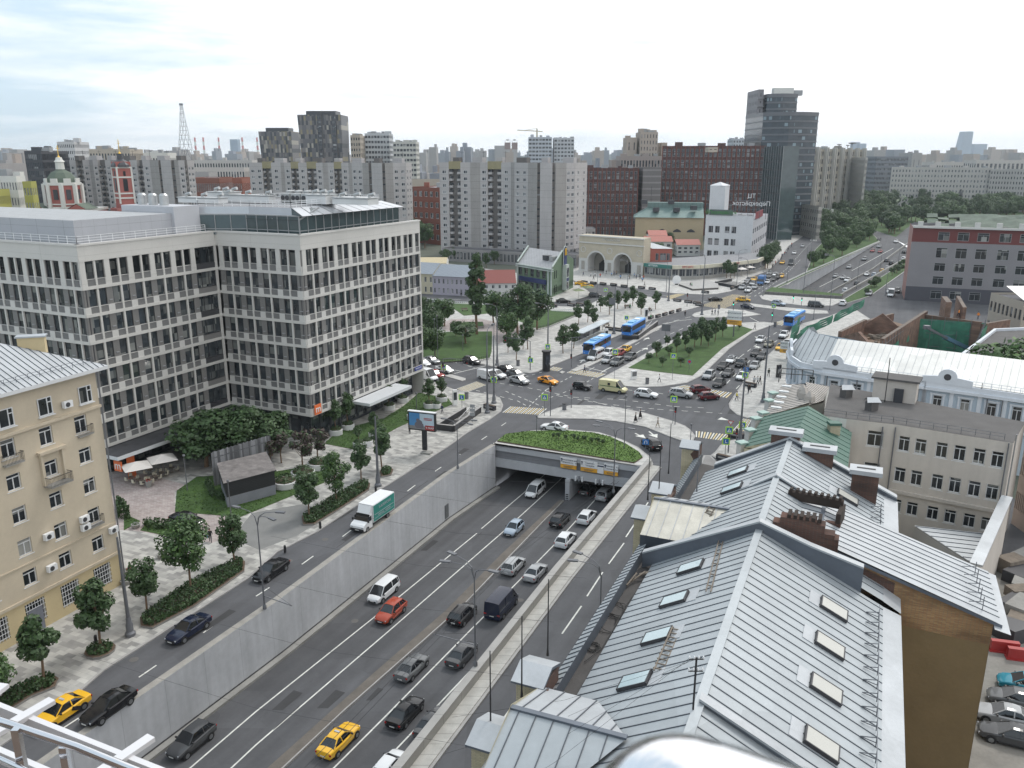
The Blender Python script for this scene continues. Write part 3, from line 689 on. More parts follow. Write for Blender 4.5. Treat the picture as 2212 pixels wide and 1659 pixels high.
PG=mat('penthouse_glass',(.05,.075,.08),.05,var=.3,vs=.3,spec=.8)
p0=OI+dIC*.2-dCR*(-.2)-nIC*0
g1=OI+dIC*.0+dCR*1.2;
pw=[OI-dCR*1.2-nCR*1.8, OI+dIC*5.0+dCR*2.0, OC-dIC*1.6+dCR*2.0, OR_-dIC*1.8-dCR*4.0, OB+dIC*6-dCR*4, OI-dIC*14+dCR*6, OI-dIC*12-dCR*1.2]
b=MB(); b.prism(pw,33.0,36.2,PG,mat('penthouse_roof',(.44,.45,.46),.7)); b.build('penthouse_glazing',rr)
b=MB()
for a,c in zip(pw[:4],pw[1:4]):
 L_=(c-a).length; n=int(L_/1.9)
 for i in range(n+1):
  p=a.lerp(c,i/n); q=(c-a).normalized(); nn=Vector((q.y,-q.x)); b.box((p.x+nn.x*.05,p.y+nn.y*.05,34.6),(.1,.12,3.2),FRG,rot=math.atan2(q.y,q.x))
 for z in (33.9,36.1): b.beam(v3(a,z)+Vector((0,0,0)),v3(c,z),.14,.1,FRG)
b.build('glazing_bar',rr)
b=MB(); e0=pw[2]+nCR*1.0-dCR*.4; e1=pw[3]+nCR*1.0+dCR*.4; f0=pw[2]-nCR*2.2+dCR*1.0; f1=pw[3]-nCR*2.2-dCR*2
SK=mat('zinc_skirt',(.55,.57,.6),.3,metal=.6,var=.06)
k=11
for i in range(k):
 A,B=e0.lerp(e1,i/k+.004),e0.lerp(e1,(i+1)/k-.004); C_,D0=f0.lerp(f1,(i+1)/k-.004),f0.lerp(f1,i/k+.004)
 b.poly([v3(A,36.2),v3(B,36.2),v3(C_,37.3),v3(D0,37.3)],SK)
b.poly([v3(e0,36.2),v3(f0,37.3),v3(f0,36.2)],PG)
b.build('sloping_eave',rr)
up=[f0,f1,OB+dIC*8-dCR*6,OI-dIC*12+dCR*8,OI-dCR*.5-nCR*3,OI+dIC*4.5+dCR*3.2]
b=MB(); b.prism(up,36.2,37.3,SK,mat('upper_deck',(.25,.25,.26),.9)); b.build('upper_deck',rr)
b=MB()
for t in (0,.5,1):
 a=pw[1].lerp(pw[2],t); b.beam(v3(a,35.6),v3(a-nIC*5,37.2),.18,.25,FRG)
a,c=pw[1]+nIC*.2,pw[2]+nIC*.2; b.poly([v3(a,35.5),v3(c,35.5),v3(c-nIC*5,37.15),v3(a-nIC*5,37.15)],PG); b.build('glass_canopy',rr)
railing('roof_railing',[v3(OF-nIC*.4,33.6),v3(OL-nIC*.4-nCR*.4,33.6),v3(OI-dCR*1.5-nCR*.4,33.6)],rr,1.0,1.8)
railing('deck_railing',[v3(q,37.3) for q in ins(up,.3)[:6]]+[v3(ins(up,.3)[0],37.3)],rr,1.0,1.2)
DUCT=mat('duct_metal',(.45,.46,.46),.35,metal=.6,var=.12,vs=2)
oc=up[4].lerp(up[2],.35)
b=MB()
ctr=OI-dIC*2+dCR*10
def acunit(p,z,rot,label,s=1.0):
 t=thing('ventilation_unit',label,'ventilation unit',(p.x,p.y,z),rot,'ventilation units on the office roof')
 q=MB(); q.box((0,0,.9*s),(1.9*s,1.1*s,1.5*s),DUCT); q.box((0,0,.08*s),(1.7*s,.9*s,.16*s),FRD); q.build('casing',t,local=True)
 for x in (-.45,.45):
  f=MB(); f.lathe((0,0,0),[(.4*s,0),(.4*s,.08),(.3*s,.1)],FRD,12); oo=f.build('fan',t,local=True); oo.location=(x*s,-.56*s,.95*s); oo.rotation_euler=(math.pi/2,0,0)
 return t
rt=math.atan2(dIC.y,dIC.x)
for i in range(5): acunit(ctr+dIC*(5.5+i*2.2)+dCR*3.6,37.3,rt,'white twin-fan ventilation unit, number %s from the left in the front row on the office roof'%('first','second','third','fourth','fifth')[i] if 0 else '%s twin-fan unit from the left in the front row of the office roof'%('first','second','third','fourth','fifth')[i])
for i in range(5):
 p=ctr+dIC*(3+i*1.9)+dCR*7.5; t=MB(); t.lathe((p.x,p.y,37.3),[(.7,0),(.7,1.7),(.8,1.7),(.8,1.9),(.3,2.0)],DUCT,12); q=t.build('cooling_cylinder',None,30); tag(q,'%s grey steel cooling cylinder from the left on the office roof'%('first','second','third','fourth','last')[i],'cooling unit','cooling cylinders on the office roof')
for i in range(3):
 p=OI-dCR*3-nCR*(6+i*2.4)-dCR*1; t=MB(); t.lathe((p.x,p.y,37.6),[(.7,0),(.7,1.5),(.4,1.8)],DUCT,12); q=t.build('steel_tank',None,30); tag(q,'%s grey steel tank from the left above the stair block'%('first','second','third')[i],'tank','steel tanks above the stair block')
for i,(u,v,l,w,h) in enumerate([(-8,6,9,2.2,.7),(-3,11,11,1.6,1.0),(-9,12,5,3,1.4),(12,12,4,3,1.3),(18,13,7,3,.9)]):
 p=OI+dIC*u+dCR*v; t=MB(); t.box((p.x,p.y,37.3+h/2+.2),(l,w,h),mat('duct_white',(.62,.63,.63),.5,var=.06),rot=rt); t.box((p.x,p.y,37.5+h+.14),(l*1.04,w*1.1,.16),DUCT,rot=rt)
 for kk in (-.4,0,.4): t.tube([(p.x+dIC.x*l*kk,p.y+dIC.y*l*kk,37.4+h),(p.x+dIC.x*l*kk,p.y+dIC.y*l*kk,37.4+h+.7),(p.x+dIC.x*(l*kk+1),p.y+dIC.y*(l*kk+1),37.4+h+.9)],.28,DUCT,8)
 tag(t.build('air_duct'),'%s on the office roof'%('low pale duct box at the left edge of the upper deck','long pale duct box behind the cylinders','tall pale plant box at the back left','pale plant box behind the fan units','wide pale plant box near the right railing')[i],'air duct','pale duct boxes')
CAN=mat('canopy_white',(.60,.62,.64),.5,var=.05); CAT=mat('canopy_top',(.045,.045,.05),.8,var=.3,vs=1)
b=MB(); c=[OL+nCR*.1,OI+nCR*.1,OI+nCR*.1+dIC*5,OI+nCR*4.5+dIC*1,OL+nCR*4.5-dCR*1.5,OL-dCR*1.5]
b.prism(c,4.0,4.55,CAN,CAT); b.build('street_canopy',rr)
b=MB(); c=OC+dCR*17+nCR*2; b.box((c.x,c.y,4.3),(13,3.6,.5),CAN,rot=math.atan2(dCR.y,dCR.x)); b.build('entrance_canopy',rr)
for p,n_,d_,sz in ((OC+dCR*1.2,nCR,dCR,1.6),(OL+nCR*3.4+nIC*.4,nIC,dIC,1.5)):
 s=thing('hanging_sign','orange square sign %s'%('at the lower corner of the office block' if sz>1.55 else 'under the office canopy beside the cream house'),'sign',(p.x+n_.x*.35,p.y+n_.y*.35,5.7 if sz>1.55 else 2.8))
 q=MB(); q.box((0,0,0),(sz,.15,sz),mat('orange_sign',(.72,.16,.045),.5,var=.03),rot=math.atan2(d_.y,d_.x)); q.build('panel',s,local=True)
 me=textmesh('m',1.7,WHITEP); oo=part('lettering',me,s,(n_.x*.1,n_.y*.1,.05),upright(d_));
p=OL+nCR*3.2+dCR*1.5; s=thing('orange_banner','tall orange banner standing beside the cafe terrace','banner',(p.x,p.y,0)); q=MB(); q.box((0,0,1.8),(1.3,.1,3.2),MATS['orange_sign'],rot=math.atan2(dCR.y,dCR.x)); q.build('panel',s,local=True)
p=OR_-dCR*2+nCR*.15; s=thing('street_name_sign','small blue street name sign low on the far corner of the office block','sign',(p.x,p.y,5.6)); q=MB(); q.box((0,0,0),(2.4,.08,.7),mat('sign_blue',(.03,.05,.30),.4,var=.02),rot=math.atan2(dCR.y,dCR.x)); q.build('panel',s,local=True); part('lettering',textmesh('ЯКИМАНКА',.38,WHITEP,.01),s,(nCR.x*.06,nCR.y*.06,0),upright(dCR))
K=V2(P(268,1262)); K2=V2(P(18,1403)); dC=(K-K2).normalized(); nC=Vector((dC.y,-dC.x)); Ls=34
A0=K-dC*Ls; off=Ls-(K-K2).length
CRE=mat('cream_plaster',(.52,.45,.345),.85,var=.09,vs=.25,streak=.06); CRB=mat('ochre_plaster',(.55,.45,.27),.85,var=.09,vs=.25,streak=.05)
o=Bld('cream_house','seven-storey cream plastered house with a grey metal hip roof','building',(K.x,K.y,0))
cols=[]; u=11.1+off
while u>1: cols.append((u-.7,u+.7)); u-=3.9
cols=cols[::-1]
dpt=.22
o.wall(A0,K,3.95,24.3,cols,[(8.3,9.95),(11.65,13.25),(14.95,16.55),(18.15,19.95),(5.15,6.75)],CRE,'W',dpt)
gc=[(c-.35,d+.35) for c,d in cols]
o.wall(A0,K,0,3.95,gc,[(1.0,3.4)],CRB,'bars',.3)
o2=[c for c in cols]
B_=K-nC*13;
o.wall(K,B_,0,24.3,m=CRE); o.wall(B_,B_-dC*Ls,0,24.3,m=CRE); o.wall(B_-dC*Ls,A0,0,24.3,m=CRE)
o.w=o.w
r=o.done(); CH=r
b=MB();
for z,t,h in ((3.95,.18,.3),(20.4,.3,.28),(7.4,.1,.15)):
 c=(A0+K)/2+nC*t/2; b.box((c.x,c.y,z),(Ls,t,h),mat('cream_trim',(.50,.43,.33),.85,var=.12,vs=1),rot=math.atan2(dC.y,dC.x))
b.build('cornice',r)
fr,pn0=winmesh('b',1.5,1.75)
for u in [12.0+off,7.5+off,3.5+off,-.6+off,-4.6+off]:
 c=A0+dC*u+nC*.02; q=MB(); q.box((0,.12,0),(1.62,.2,1.85),CRE); oo=part('window',fr,r,Vector((c.x,c.y,21.95))-absloc(r),(0,0,math.atan2(dC.y,dC.x))); part('pane',pn0,oo,(0,0,0))
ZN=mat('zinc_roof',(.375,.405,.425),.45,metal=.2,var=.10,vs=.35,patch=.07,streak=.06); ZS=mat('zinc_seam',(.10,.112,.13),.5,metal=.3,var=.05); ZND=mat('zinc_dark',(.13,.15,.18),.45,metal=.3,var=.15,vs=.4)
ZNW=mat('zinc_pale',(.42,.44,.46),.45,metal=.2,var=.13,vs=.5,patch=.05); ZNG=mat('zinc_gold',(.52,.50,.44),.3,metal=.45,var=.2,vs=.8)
def seamroof(mb,pts,sd,spc=.75,m=ZN,sm=ZS,w=.05,h=.06):
 pts=[Vector(p) for p in pts]; c=sum(pts,Vector())/len(pts); nrm=Vector()
 for i in range(len(pts)):
  a,b=pts[i]-c,pts[(i+1)%len(pts)]-c; nrm+=a.cross(b)
 nrm.normalize()
 if nrm.z<0: nrm=-nrm
 zf=lambda x,y: c.z-(nrm.x*(x-c.x)+nrm.y*(y-c.y))/nrm.z
 q=[(p.x,p.y,zf(p.x,p.y)) for p in pts]; mb.flat(q,m)
 sd=Vector(sd).normalized(); pd_=Vector((-sd.y,sd.x)); P2=[V2(p) for p in q]
 ks=[p.dot(pd_) for p in P2]; k=math.ceil(min(ks)/spc)*spc+.13
 while k<max(ks):
  xs=[]
  for i in range(len(P2)):
   a,b=P2[i],P2[(i+1)%len(P2)]; ka,kb=a.dot(pd_),b.dot(pd_)
   if (ka-k)*(kb-k)<0: xs.append(a.lerp(b,(k-ka)/(kb-ka)))
  if len(xs)>=2:
   xs.sort(key=lambda p:p.dot(sd)); a,b=xs[0],xs[-1]
   if (b-a).length>.3: mb.beam((a.x,a.y,zf(a.x,a.y)+h/2),(b.x,b.y,zf(b.x,b.y)+h/2),w,h,sm,up=tuple(nrm))
  k+=spc
 return mb
ov=.9
e1=K+nC*ov+dC*ov; e2=A0+nC*ov-dC*ov; e3=B_-dC*Ls-nC*ov-dC*ov; e4=B_-nC*ov+dC*ov; r1=K-nC*6.5-dC*6.5; r2=A0-nC*6.5+dC*6.5
b=MB(); seamroof(b,[v3(e1,24.5),v3(r1,28.0),v3(r2,28.0),v3(e2,24.5)],nC,.62,ZNW); seamroof(b,[v3(e1,24.5),v3(e4,24.5),v3(r1,28.0)],dC,.62,ZNW); seamroof(b,[v3(e4,24.5),v3(e3,24.5),v3(r2,28.),v3(r1,28.)],nC,.62,ZNW)
b.prism([e1,e2,e3,e4],24.15,24.5,FRW,ZNW); b.build('roof',r)
railing('roof_rail',[v3(e1-nC*.9-dC*.9,24.85),v3(e2-nC*.9,24.85)],r,.6,1.2,ZS,.015,2)
def drainpipe(parent,p,z0,z1,m=METAL,nm='drainpipe'):
 b=MB(); b.tube([(p.x,p.y,z0),(p.x,p.y,z1)],.08,m,7); b.build(nm,parent)
drainpipe(r,K+nC*.15+dC*.12,.1,23.8)
drainpipe(r,K-dC*26+nC*.15,.1,23.8)
def balcony(parent,u,z,w=1.9,dpt=.9,lab=None):
 c=A0+dC*u+nC*dpt/2; b=MB(); b.box((c.x,c.y,z),(w,dpt,.14),CONCD,rot=math.atan2(dC.y,dC.x)); ob=b.build('balcony',parent)
 q0=A0+dC*(u-w/2); q1=A0+dC*(u+w/2)
 b=MB()
 for a,c2 in ((q0,q0+nC*dpt),(q0+nC*dpt,q1+nC*dpt),(q1+nC*dpt,q1)):
  n=max(2,int((c2-a).length/.13))
  for i in range(n+1):
   p=a.lerp(c2,i/n); b.beam(v3(p,z+.05),v3(p,z+.95),.02,.02,BLACK)
  b.beam(v3(a,z+.95),v3(c2,z+.95),.05,.04,BLACK)
 b.build('balustrade',ob)
balcony(r,11.35+off,17.9,1.7,.35); balcony(r,3.4+off,17.6,1.9,.5); balcony(r,7.35+off,14.2,2.4,1.1); balcony(r,11.1+off,8.1,1.7,.35)
b=MB()
for sg in (-1,1):
 c=A0+dC*(7.35+off+sg*1.15)+nC*.15; b.box((c.x,c.y,15.9),(.28,.3,3.2),CRE,rot=math.atan2(dC.y,dC.x))
c=A0+dC*(7.35+off)+nC*.25; b.box((c.x,c.y,17.6),(2.9,.5,.28),MATS['cream_trim'],rot=math.atan2(dC.y,dC.x)); b.build('window_surround',r)
for i,(u,z,lab) in enumerate([(9.7,21.6,'under the eave between the top-floor windows'),(9.7,9.4,'upper of two stacked by the small balcony'),(9.7,8.5,'lower of two stacked by the small balcony'),(12.9,6.8,'near the corner drainpipe, low down'),(5.6,9.3,'between the third-floor windows'),(5.4,6.0,'between the second-floor windows')]):
 c=A0+dC*(u+off)+nC*.3; t=thing('air_conditioner','white wall air conditioner '+lab,'air conditioner',(c.x,c.y,z),math.atan2(dC.y,dC.x),'air conditioners on the cream house')
 q=MB(); q.box((0,0,0),(.95,.4,.65),WHITEP); q.build('casing',t,local=True); q=MB(); q.lathe((0,0,0),[(.24,0),(.24,.04),(.08,.05)],FRD,12); oo=q.build('fan',t,local=True); oo.location=(-.1,-.2,0); oo.rotation_euler=(math.pi/2,0,0)
b=MB(); c=A0+dC*(3.2+off)+nC*.03; b.box((c.x,c.y,1.35),(1.5,.12,2.6),mat('grey_door',(.16,.17,.2),.5),rot=math.atan2(dC.y,dC.x)); b.build('door',r)
p=P(70,745,27.0); t=thing('roof_chimney','square cream chimney with pale metal cap on the cream house roof','chimney',p-Vector((0,0,1))); b=MB(); b.box((0,0,.8),(2.4,.9,2.0),CRB,rot=.3); b.build('shaft',t,local=True); b=MB(); b.box((0,0,1.9),(2.7,1.2,.15),ZNW,rot=.3); b.build('cap',t,local=True)
hm=math.radians(23.6); E2=Vector((math.sin(hm),math.cos(hm))); N2=Vector((E2.y,-E2.x)); OM=V2(P(1188,1469,15))
def ST(s,t,z): q=OM+E2*s+N2*t; return Vector((q.x,q.y,z))
YB=brickmat('yellow_brick',(.50,.44,.30),(.42,.37,.25),(.33,.30,.24),1,.26,.085,.012,plane='wall'); RB=brickmat('red_brick_ruin',(.12,.052,.035),(.075,.04,.03),(.10,.08,.07),1,.26,.085,.012,plane='wall',jit=.25)
OB_=brickmat('ochre_brick',(.36,.22,.10),(.26,.13,.06),(.20,.16,.10),1,.26,.085,.012,plane='wall',jit=.2); OCH=mat('ochre_render',(.21,.15,.075),.9,var=.10,vs=.5,bump=.3,bs=3)
PLY=mat('pale_yellow_plaster',(.50,.46,.33),.85,var=.12,vs=.5,streak=.08)
o=Bld('old_town_house','long old house with patched grey standing-seam metal roof and brick firewalls','building',ST(5,9,0))
wa=V2(ST(-25,0,0)); wb=V2(ST(42,0,0)); wc=V2(ST(38.5,19.2,0)); wd_=V2(ST(-25,19.2,0))
o.wall(wb,wa,0,14.5,even(67,24,1.2),floors(0,3.6,4,1.1,1.8),PLY,'f'); o.wall(wa,wd_,0,14.2,m=PLY); o.wall(wd_,wc,0,14.2,m=OCH); o.wall(wc,wb,0,14.2,m=PLY)
o.w.flat([ST(-25,.7,14.25),ST(41.8,.7,14.25),ST(38.5,18.6,14.25),ST(-25,18.6,14.25)],mat('gutter_felt',(.085,.08,.078),.9,var=.25,vs=.6))
HR=o.done()
b=MB()
secs=[(-25,17.5,0),(17.5,28.5,.0),(28.5,43.5,0)]
for s0,s1,dz in ((-25,17.2,0),(17.5,27.6,.25),(27.9,38.5,0)):
 seamroof(b,[ST(s0,1.8,14.7+dz),ST(s1,1.8,14.7+dz),ST(s1,9.45,19+dz),ST(s0,9.45,19+dz)],N2,.9,ZN,w=.045,h=.045)
 seamroof(b,[ST(s0,9.45,19+dz),ST(s1,9.45,19+dz),ST(s1,18.1,14.9+dz),ST(s0,18.1,14.9+dz)],N2,.9,ZN,w=.045,h=.045)
 b.beam(ST(s0,9.45,19.03+dz),ST(s1,9.45,19.03+dz),.5,.1,ZN)
 b.poly([ST(s0,18.1,14.88+dz),ST(s1,18.1,14.88+dz),ST(s1,19.3,14.45),ST(s0,19.3,14.45)],ZNW)
 b.poly([ST(s0,19.3,14.45),ST(s1,19.3,14.45),ST(s1,19.3,14.1),ST(s0,19.3,14.1)],ZNW)
seamroof(b,[ST(-25,0,14.75),ST(42,0,14.75),ST(42,.75,15.25),ST(-25,.75,15.25)],N2,.6,ZN)
b.poly([ST(-25,.75,15.25),ST(42,.75,15.25),ST(42,.76,14.2),ST(-25,.76,14.2)],ZND)
b.build('metal_roof',HR)
def fire(s,prof,th=.35,base=None):
 b=MB()
 for (t0,a0_,b0),(t1,a1_,b1) in zip(prof,prof[1:]):
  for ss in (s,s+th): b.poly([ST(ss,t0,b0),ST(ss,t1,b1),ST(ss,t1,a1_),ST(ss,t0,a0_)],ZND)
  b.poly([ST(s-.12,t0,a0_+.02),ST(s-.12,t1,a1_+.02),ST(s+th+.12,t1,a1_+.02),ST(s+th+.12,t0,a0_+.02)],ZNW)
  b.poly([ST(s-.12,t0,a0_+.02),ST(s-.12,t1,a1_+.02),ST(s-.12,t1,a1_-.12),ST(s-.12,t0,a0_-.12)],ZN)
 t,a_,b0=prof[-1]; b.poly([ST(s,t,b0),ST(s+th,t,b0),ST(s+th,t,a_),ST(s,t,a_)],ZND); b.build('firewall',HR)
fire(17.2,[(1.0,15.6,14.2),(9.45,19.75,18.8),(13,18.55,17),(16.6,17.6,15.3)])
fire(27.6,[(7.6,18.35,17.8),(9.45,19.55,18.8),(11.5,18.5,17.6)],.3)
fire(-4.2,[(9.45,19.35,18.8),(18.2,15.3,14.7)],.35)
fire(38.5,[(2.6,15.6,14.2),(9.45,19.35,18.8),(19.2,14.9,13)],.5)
for s,m1 in ((23.6,ZNG),(-6.2,ZN)):
 b=MB(); r0_,r1_=ST(s,.2,17.4),ST(s,6.4,17.5)
 seamroof(b,[r0_,r1_,ST(s-4.2,3.6,15.95),ST(s-4.2,.2,15.95)],E2,.95,m1,ZNW if m1 is ZNG else ZS)
 seamroof(b,[r0_,r1_,ST(s+4.2,3.6,15.95),ST(s+4.2,.2,15.95)],E2,.95,ZNW)
 b.beam(r0_+Vector((0,0,.04)),r1_+Vector((0,0,.04)),.3,.12,ZND)
 b.poly([ST(s-4.2,.2,14.2),ST(s-4.2,6.5,16.4),ST(s-4.2,3.6,15.95),ST(s-4.2,.2,15.95)],ZND); b.poly([ST(s-4.2,.2,14.2),ST(s-4.2,3.6,14.2),ST(s-4.2,3.6,15.95),ST(s-4.2,.2,15.95)],ZND)
 b.poly([ST(s+4.2,.2,14.2),ST(s+4.2,3.6,14.2),ST(s+4.2,3.6,15.95),ST(s+4.2,.2,15.95)],ZND)
 b.poly([ST(s-4.2,.2,14.2),ST(s+4.2,.2,14.2),ST(s+4.2,.2,15.95),ST(s,.2,17.6),ST(s-4.2,.2,15.95)],PLY)
 b.build('cross_gable',HR)
if 0: pass
for s0,s1,zb in ((-8.1,-5.7,15.3),(-2.3,.1,15.3),(22.7,25.2,15.0),(28.6,31.0,15.0),(41.0,42.9,15.2)):
 b=MB(); b.prism([ST(s0,-1.2,0),ST(s1,-1.2,0),ST(s1,.2,0),ST(s0,.2,0)],8,zb+.9,YB);
 b.poly([ST(s0-.02,-.3,zb+.2),ST(s0-.02,.2,zb-.6),ST(s1+.02,.2,zb-.6),ST(s1+.02,.2,zb+.8),ST(s0-.02,.2,zb+.8)],RB)
 b.prism([ST(s0,.2,0),ST(s1,.2,0),ST(s1,.5,0),ST(s0,.5,0)],14.2,zb+.85,RB); b.build('attic_pier',HR)
 b=MB(); sm=(s0+s1)/2
 for sa,sb in ((s0-.2,sm),(s1+.2,sm)):
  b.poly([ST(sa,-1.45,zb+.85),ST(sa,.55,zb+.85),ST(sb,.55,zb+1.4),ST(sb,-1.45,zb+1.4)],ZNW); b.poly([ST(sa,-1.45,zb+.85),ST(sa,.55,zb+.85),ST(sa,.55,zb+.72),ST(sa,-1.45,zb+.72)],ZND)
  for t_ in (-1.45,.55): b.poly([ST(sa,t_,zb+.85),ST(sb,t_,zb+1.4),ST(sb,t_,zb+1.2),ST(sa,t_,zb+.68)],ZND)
 b.build('attic_cap',HR)
b=MB()
for s0,s1 in ((-5.7,-2.3),(25.2,28.6),(-14,-8.1)):
 b.prism([ST(s0,-.3,0),ST(s1,-.3,0),ST(s1,.3,0),ST(s0,.3,0)],14,15.5,PLY,ZNW); b.prism([ST(s0,.31,0),ST(s1,.31,0),ST(s1,.6,0),ST(s0,.6,0)],14,15.9,RB)
 b.beam(ST(s0,.75,16.0),ST(s1,.75,16.0),.12,.22,mat('rusty_iron',(.10,.06,.045),.8,var=.3))
b.build('attic_wall',HR)
def skylight(s,t,left,w=1.3,l=1.8,pale=False,broken=False):
 rise=(19-14.7)/(9.45-1.8) if left else -(19-14.9)/(18.1-9.45)
 zc=14.7+(t-1.8)*rise if left else 19+(t-9.45)*rise
 ang=math.atan(rise); x=Vector((N2.x*math.cos(ang),N2.y*math.cos(ang),math.sin(ang))); y=Vector((E2.x,E2.y,0)); z=x.cross(y)
 if z.z<0: z=-z;
 M3=Matrix((x,y,z)).transposed(); c=ST(s,t,zc)+z*.12
 b=MB();
 for du,dv,a,bb in ((0,w/2,l+.1,.07),(0,-w/2,l+.1,.07),(l/2,0,.07,w),(-l/2,0,.07,w)): b.box(c+x*du+y*dv,(a,bb,.22),FRD,ax=M3)
 ob=b.build('skylight',HR); g=MB(); g.box(c+z*.06,(l-.05,w-.05,.06),mat('skylight_glass' ,(.42,.52,.55),.08,var=.05) if not pale else mat('skylight_blind',(.48,.475,.44),.15,var=.05),ax=M3); g.build('pane',ob)
 if broken: g=MB(); g.poly([c+z*.07+x*(-.5)+y*.45,c+z*.07+x*.6+y*.1,c+z*.07+x*.5+y*.45],BLACK); g.build('broken_corner',ob)
 b=MB(); b.box(c+x*(l/2+.45 if left else -l/2-.45)-z*.1,(.7,w+.3,.06),ZNW,ax=M3); b.build('flashing',ob)
def stp(x,y,z):
 q=V2(P(x,y,z))-OM; return q.dot(E2),q.dot(N2)
for x,y in ((1595,1017),(1582,1052),(1493,1222),(1458,1292),(1421,1371),(1373,1467)):
 s,t=stp(x,y,17.0)
 for _ in range(4): s,t=stp(x,y,14.9+(t-1.8)*.562)
 skylight(s,t,True)
for x,y,bk in ((1800,1315,1),(1791,1394,0),(1783,1488,0),(1773,1607,0),(1830,1074,0)):
 s,t=stp(x,y,17.0)
 for _ in range(4): s,t=stp(x,y,19.1-(t-9.45)*.474)
 skylight(s,t,False,pale=True,broken=bk)
b=MB()
for s in [x*1.35 for x in range(-12,12)]+[29,30.2,31.4,32.6,33.8]:
 b.beam(ST(s,17.0,15.5),ST(s,17.8,15.65),.04,.04,ZS); b.beam(ST(s,17.8,15.1),ST(s,17.8,15.9),.04,.04,ZS); b.beam(ST(s,17.0,15.5),ST(s+.2,17.8,15.2),.04,.04,ZS)
b.beam(ST(-16,17.8,15.9),ST(15.5,17.8,15.9),.04,.04,ZS); b.build('snow_guard',HR)['kind']='stuff'
b=MB(); seamroof(b,[ST(19.6,13.4,17.9),ST(27.6,13.4,17.9),ST(27.6,25.6,14.1),ST(19.4,25.6,14.1)],N2,.85,ZNW,w=.045,h=.045); seamroof(b,[ST(19.6,13.4,17.9),ST(27.6,13.4,17.9),ST(27.6,10.8,18.3),ST(21,10.8,18.2)],N2,.9,ZNW); b.beam(ST(19.6,13.4,17.95),ST(27.6,13.4,17.95),.3,.1,ZND)
b.poly([ST(19.5,13.2,17.85),ST(19.4,25.7,14.05),ST(19.4,25.7,13.8),ST(19.5,13.2,17.6)],ZND); b.poly([ST(18.9,25.2,13.9),ST(28,25.4,13.9),ST(28,26.2,13.7),ST(18.9,26.2,13.7)],ZNW)
b.build('wing_roof',HR)
b=MB(); b.poly([ST(19.7,13.4,14),ST(19.7,19,12.4),ST(19.7,25.2,12.2),ST(19.7,25.2,13.9),ST(19.7,13.4,17.6)],OB_); b.poly([ST(19.72,13.0,0),ST(19.72,25.2,0),ST(19.72,25.2,12.4),ST(19.72,13.0,12.4)],OCH)
b.poly([ST(19.7,25.2,0),ST(27.6,25.2,0),ST(27.6,25.2,14),ST(19.7,25.2,14)],OCH); b.poly([ST(27.6,25.2,0),ST(27.6,13,0),ST(27.6,13,17.8),ST(27.6,25.2,14)],OCH); b.poly([ST(19.69,14.5,15.7),ST(19.69,18.8,14.3),ST(19.69,18.8,15.6),ST(19.69,14.0,17.2)],RB); b.build('wing_wall',HR)
b=MB()
for s in (20.3,21.7,23.1,24.5,25.9): b.beam(ST(s,23.6,14.95),ST(s,24.5,15.1),.04,.04,ZS); b.beam(ST(s,24.5,14.45),ST(s,24.5,15.5),.04,.04,ZS)
b.build('wing_snow_guard',HR)
def chimney(s,t,z0,z1,l,w,label,nm='brick_chimney'):
 c=ST(s,t,z0); r=thing(nm,label,'chimney',c,-hm+math.pi/2 if 0 else math.atan2(N2.y,N2.x))
 b=MB(); b.box((0,0,(z1-z0)/2),(l,w,z1-z0),RB); b.build('shaft',r,local=True); b=MB(); b.box((0,0,z1-z0+.2),(l+.5,w+.5,.4),ZNW); b.box((0,0,z1-z0+.42),(l*.7,.22,.06),BLACK); b.build('cap',r,local=True)
chimney(39.4,9.0,17.0,19.4,2.6,1.1,'brick chimney with a white metal cap, leftmost on the far ridge'); chimney(38.0,12.2,16.5,18.6,2.5,1.1,'brick chimney with a white metal cap just below the far ridge'); chimney(35.6,16.3,15.0,17.9,2.2,1.2,'tall dark brick chimney with a white cap near the courtyard eave')
c=ST(19.4,12.3,17.3); r=thing('ruined_brick_chimney','broad ruined dark brick chimney wall with a broken crest','chimney',c,math.atan2(N2.y,N2.x)); b=MB()
prof=[(-2.4,.6),(-2.1,1.5),(-1.6,1.8),(-1.0,2.3),(.2,2.35),(.9,2.1),(1.5,1.5),(2.2,1.2),(2.5,1.0)]
for (x0,z0),(x1,z1) in zip(prof,prof[1:]): b.box(((x0+x1)/2,0,(max(z0,z1)-3)/2),(x1-x0,1.0,max(z0,z1)+3),RB)
b.build('shaft',r,local=True); b=MB()
for i in range(6): b.box((-1+i*.42,0,2.45),(.25,1.1,.3),mat('charred_wood',(.035,.025,.02),.9,var=.3))
b.build('broken_flues',r,local=True)
c=ST(24.8,12.6,17.6); r=thing('burnt_chimney_frame','charred open timber and brick frame leaning on the roof','chimney',c,math.atan2(N2.y,N2.x)-.12); b=MB(); CW=MATS['charred_wood']
b.box((0,1.0,1.0),(4.2,.5,.7),CW); b.box((0,-.9,-.1),(4.6,.4,.6),RB); b.box((-2.1,0,.1),(.3,2.2,.6),CW); b.box((2.1,0,.3),(.35,2.2,1.4),CW); b.build('frame',r,local=True); b=MB()
for i in range(9): b.box((-1.9+i*.47,1.0,1.45),(.22,.55,.3),CW)
b.build('broken_flues',r,local=True)
WOOD=mat('weathered_wood',(.19,.16,.13),.9,var=.3,vs=2)
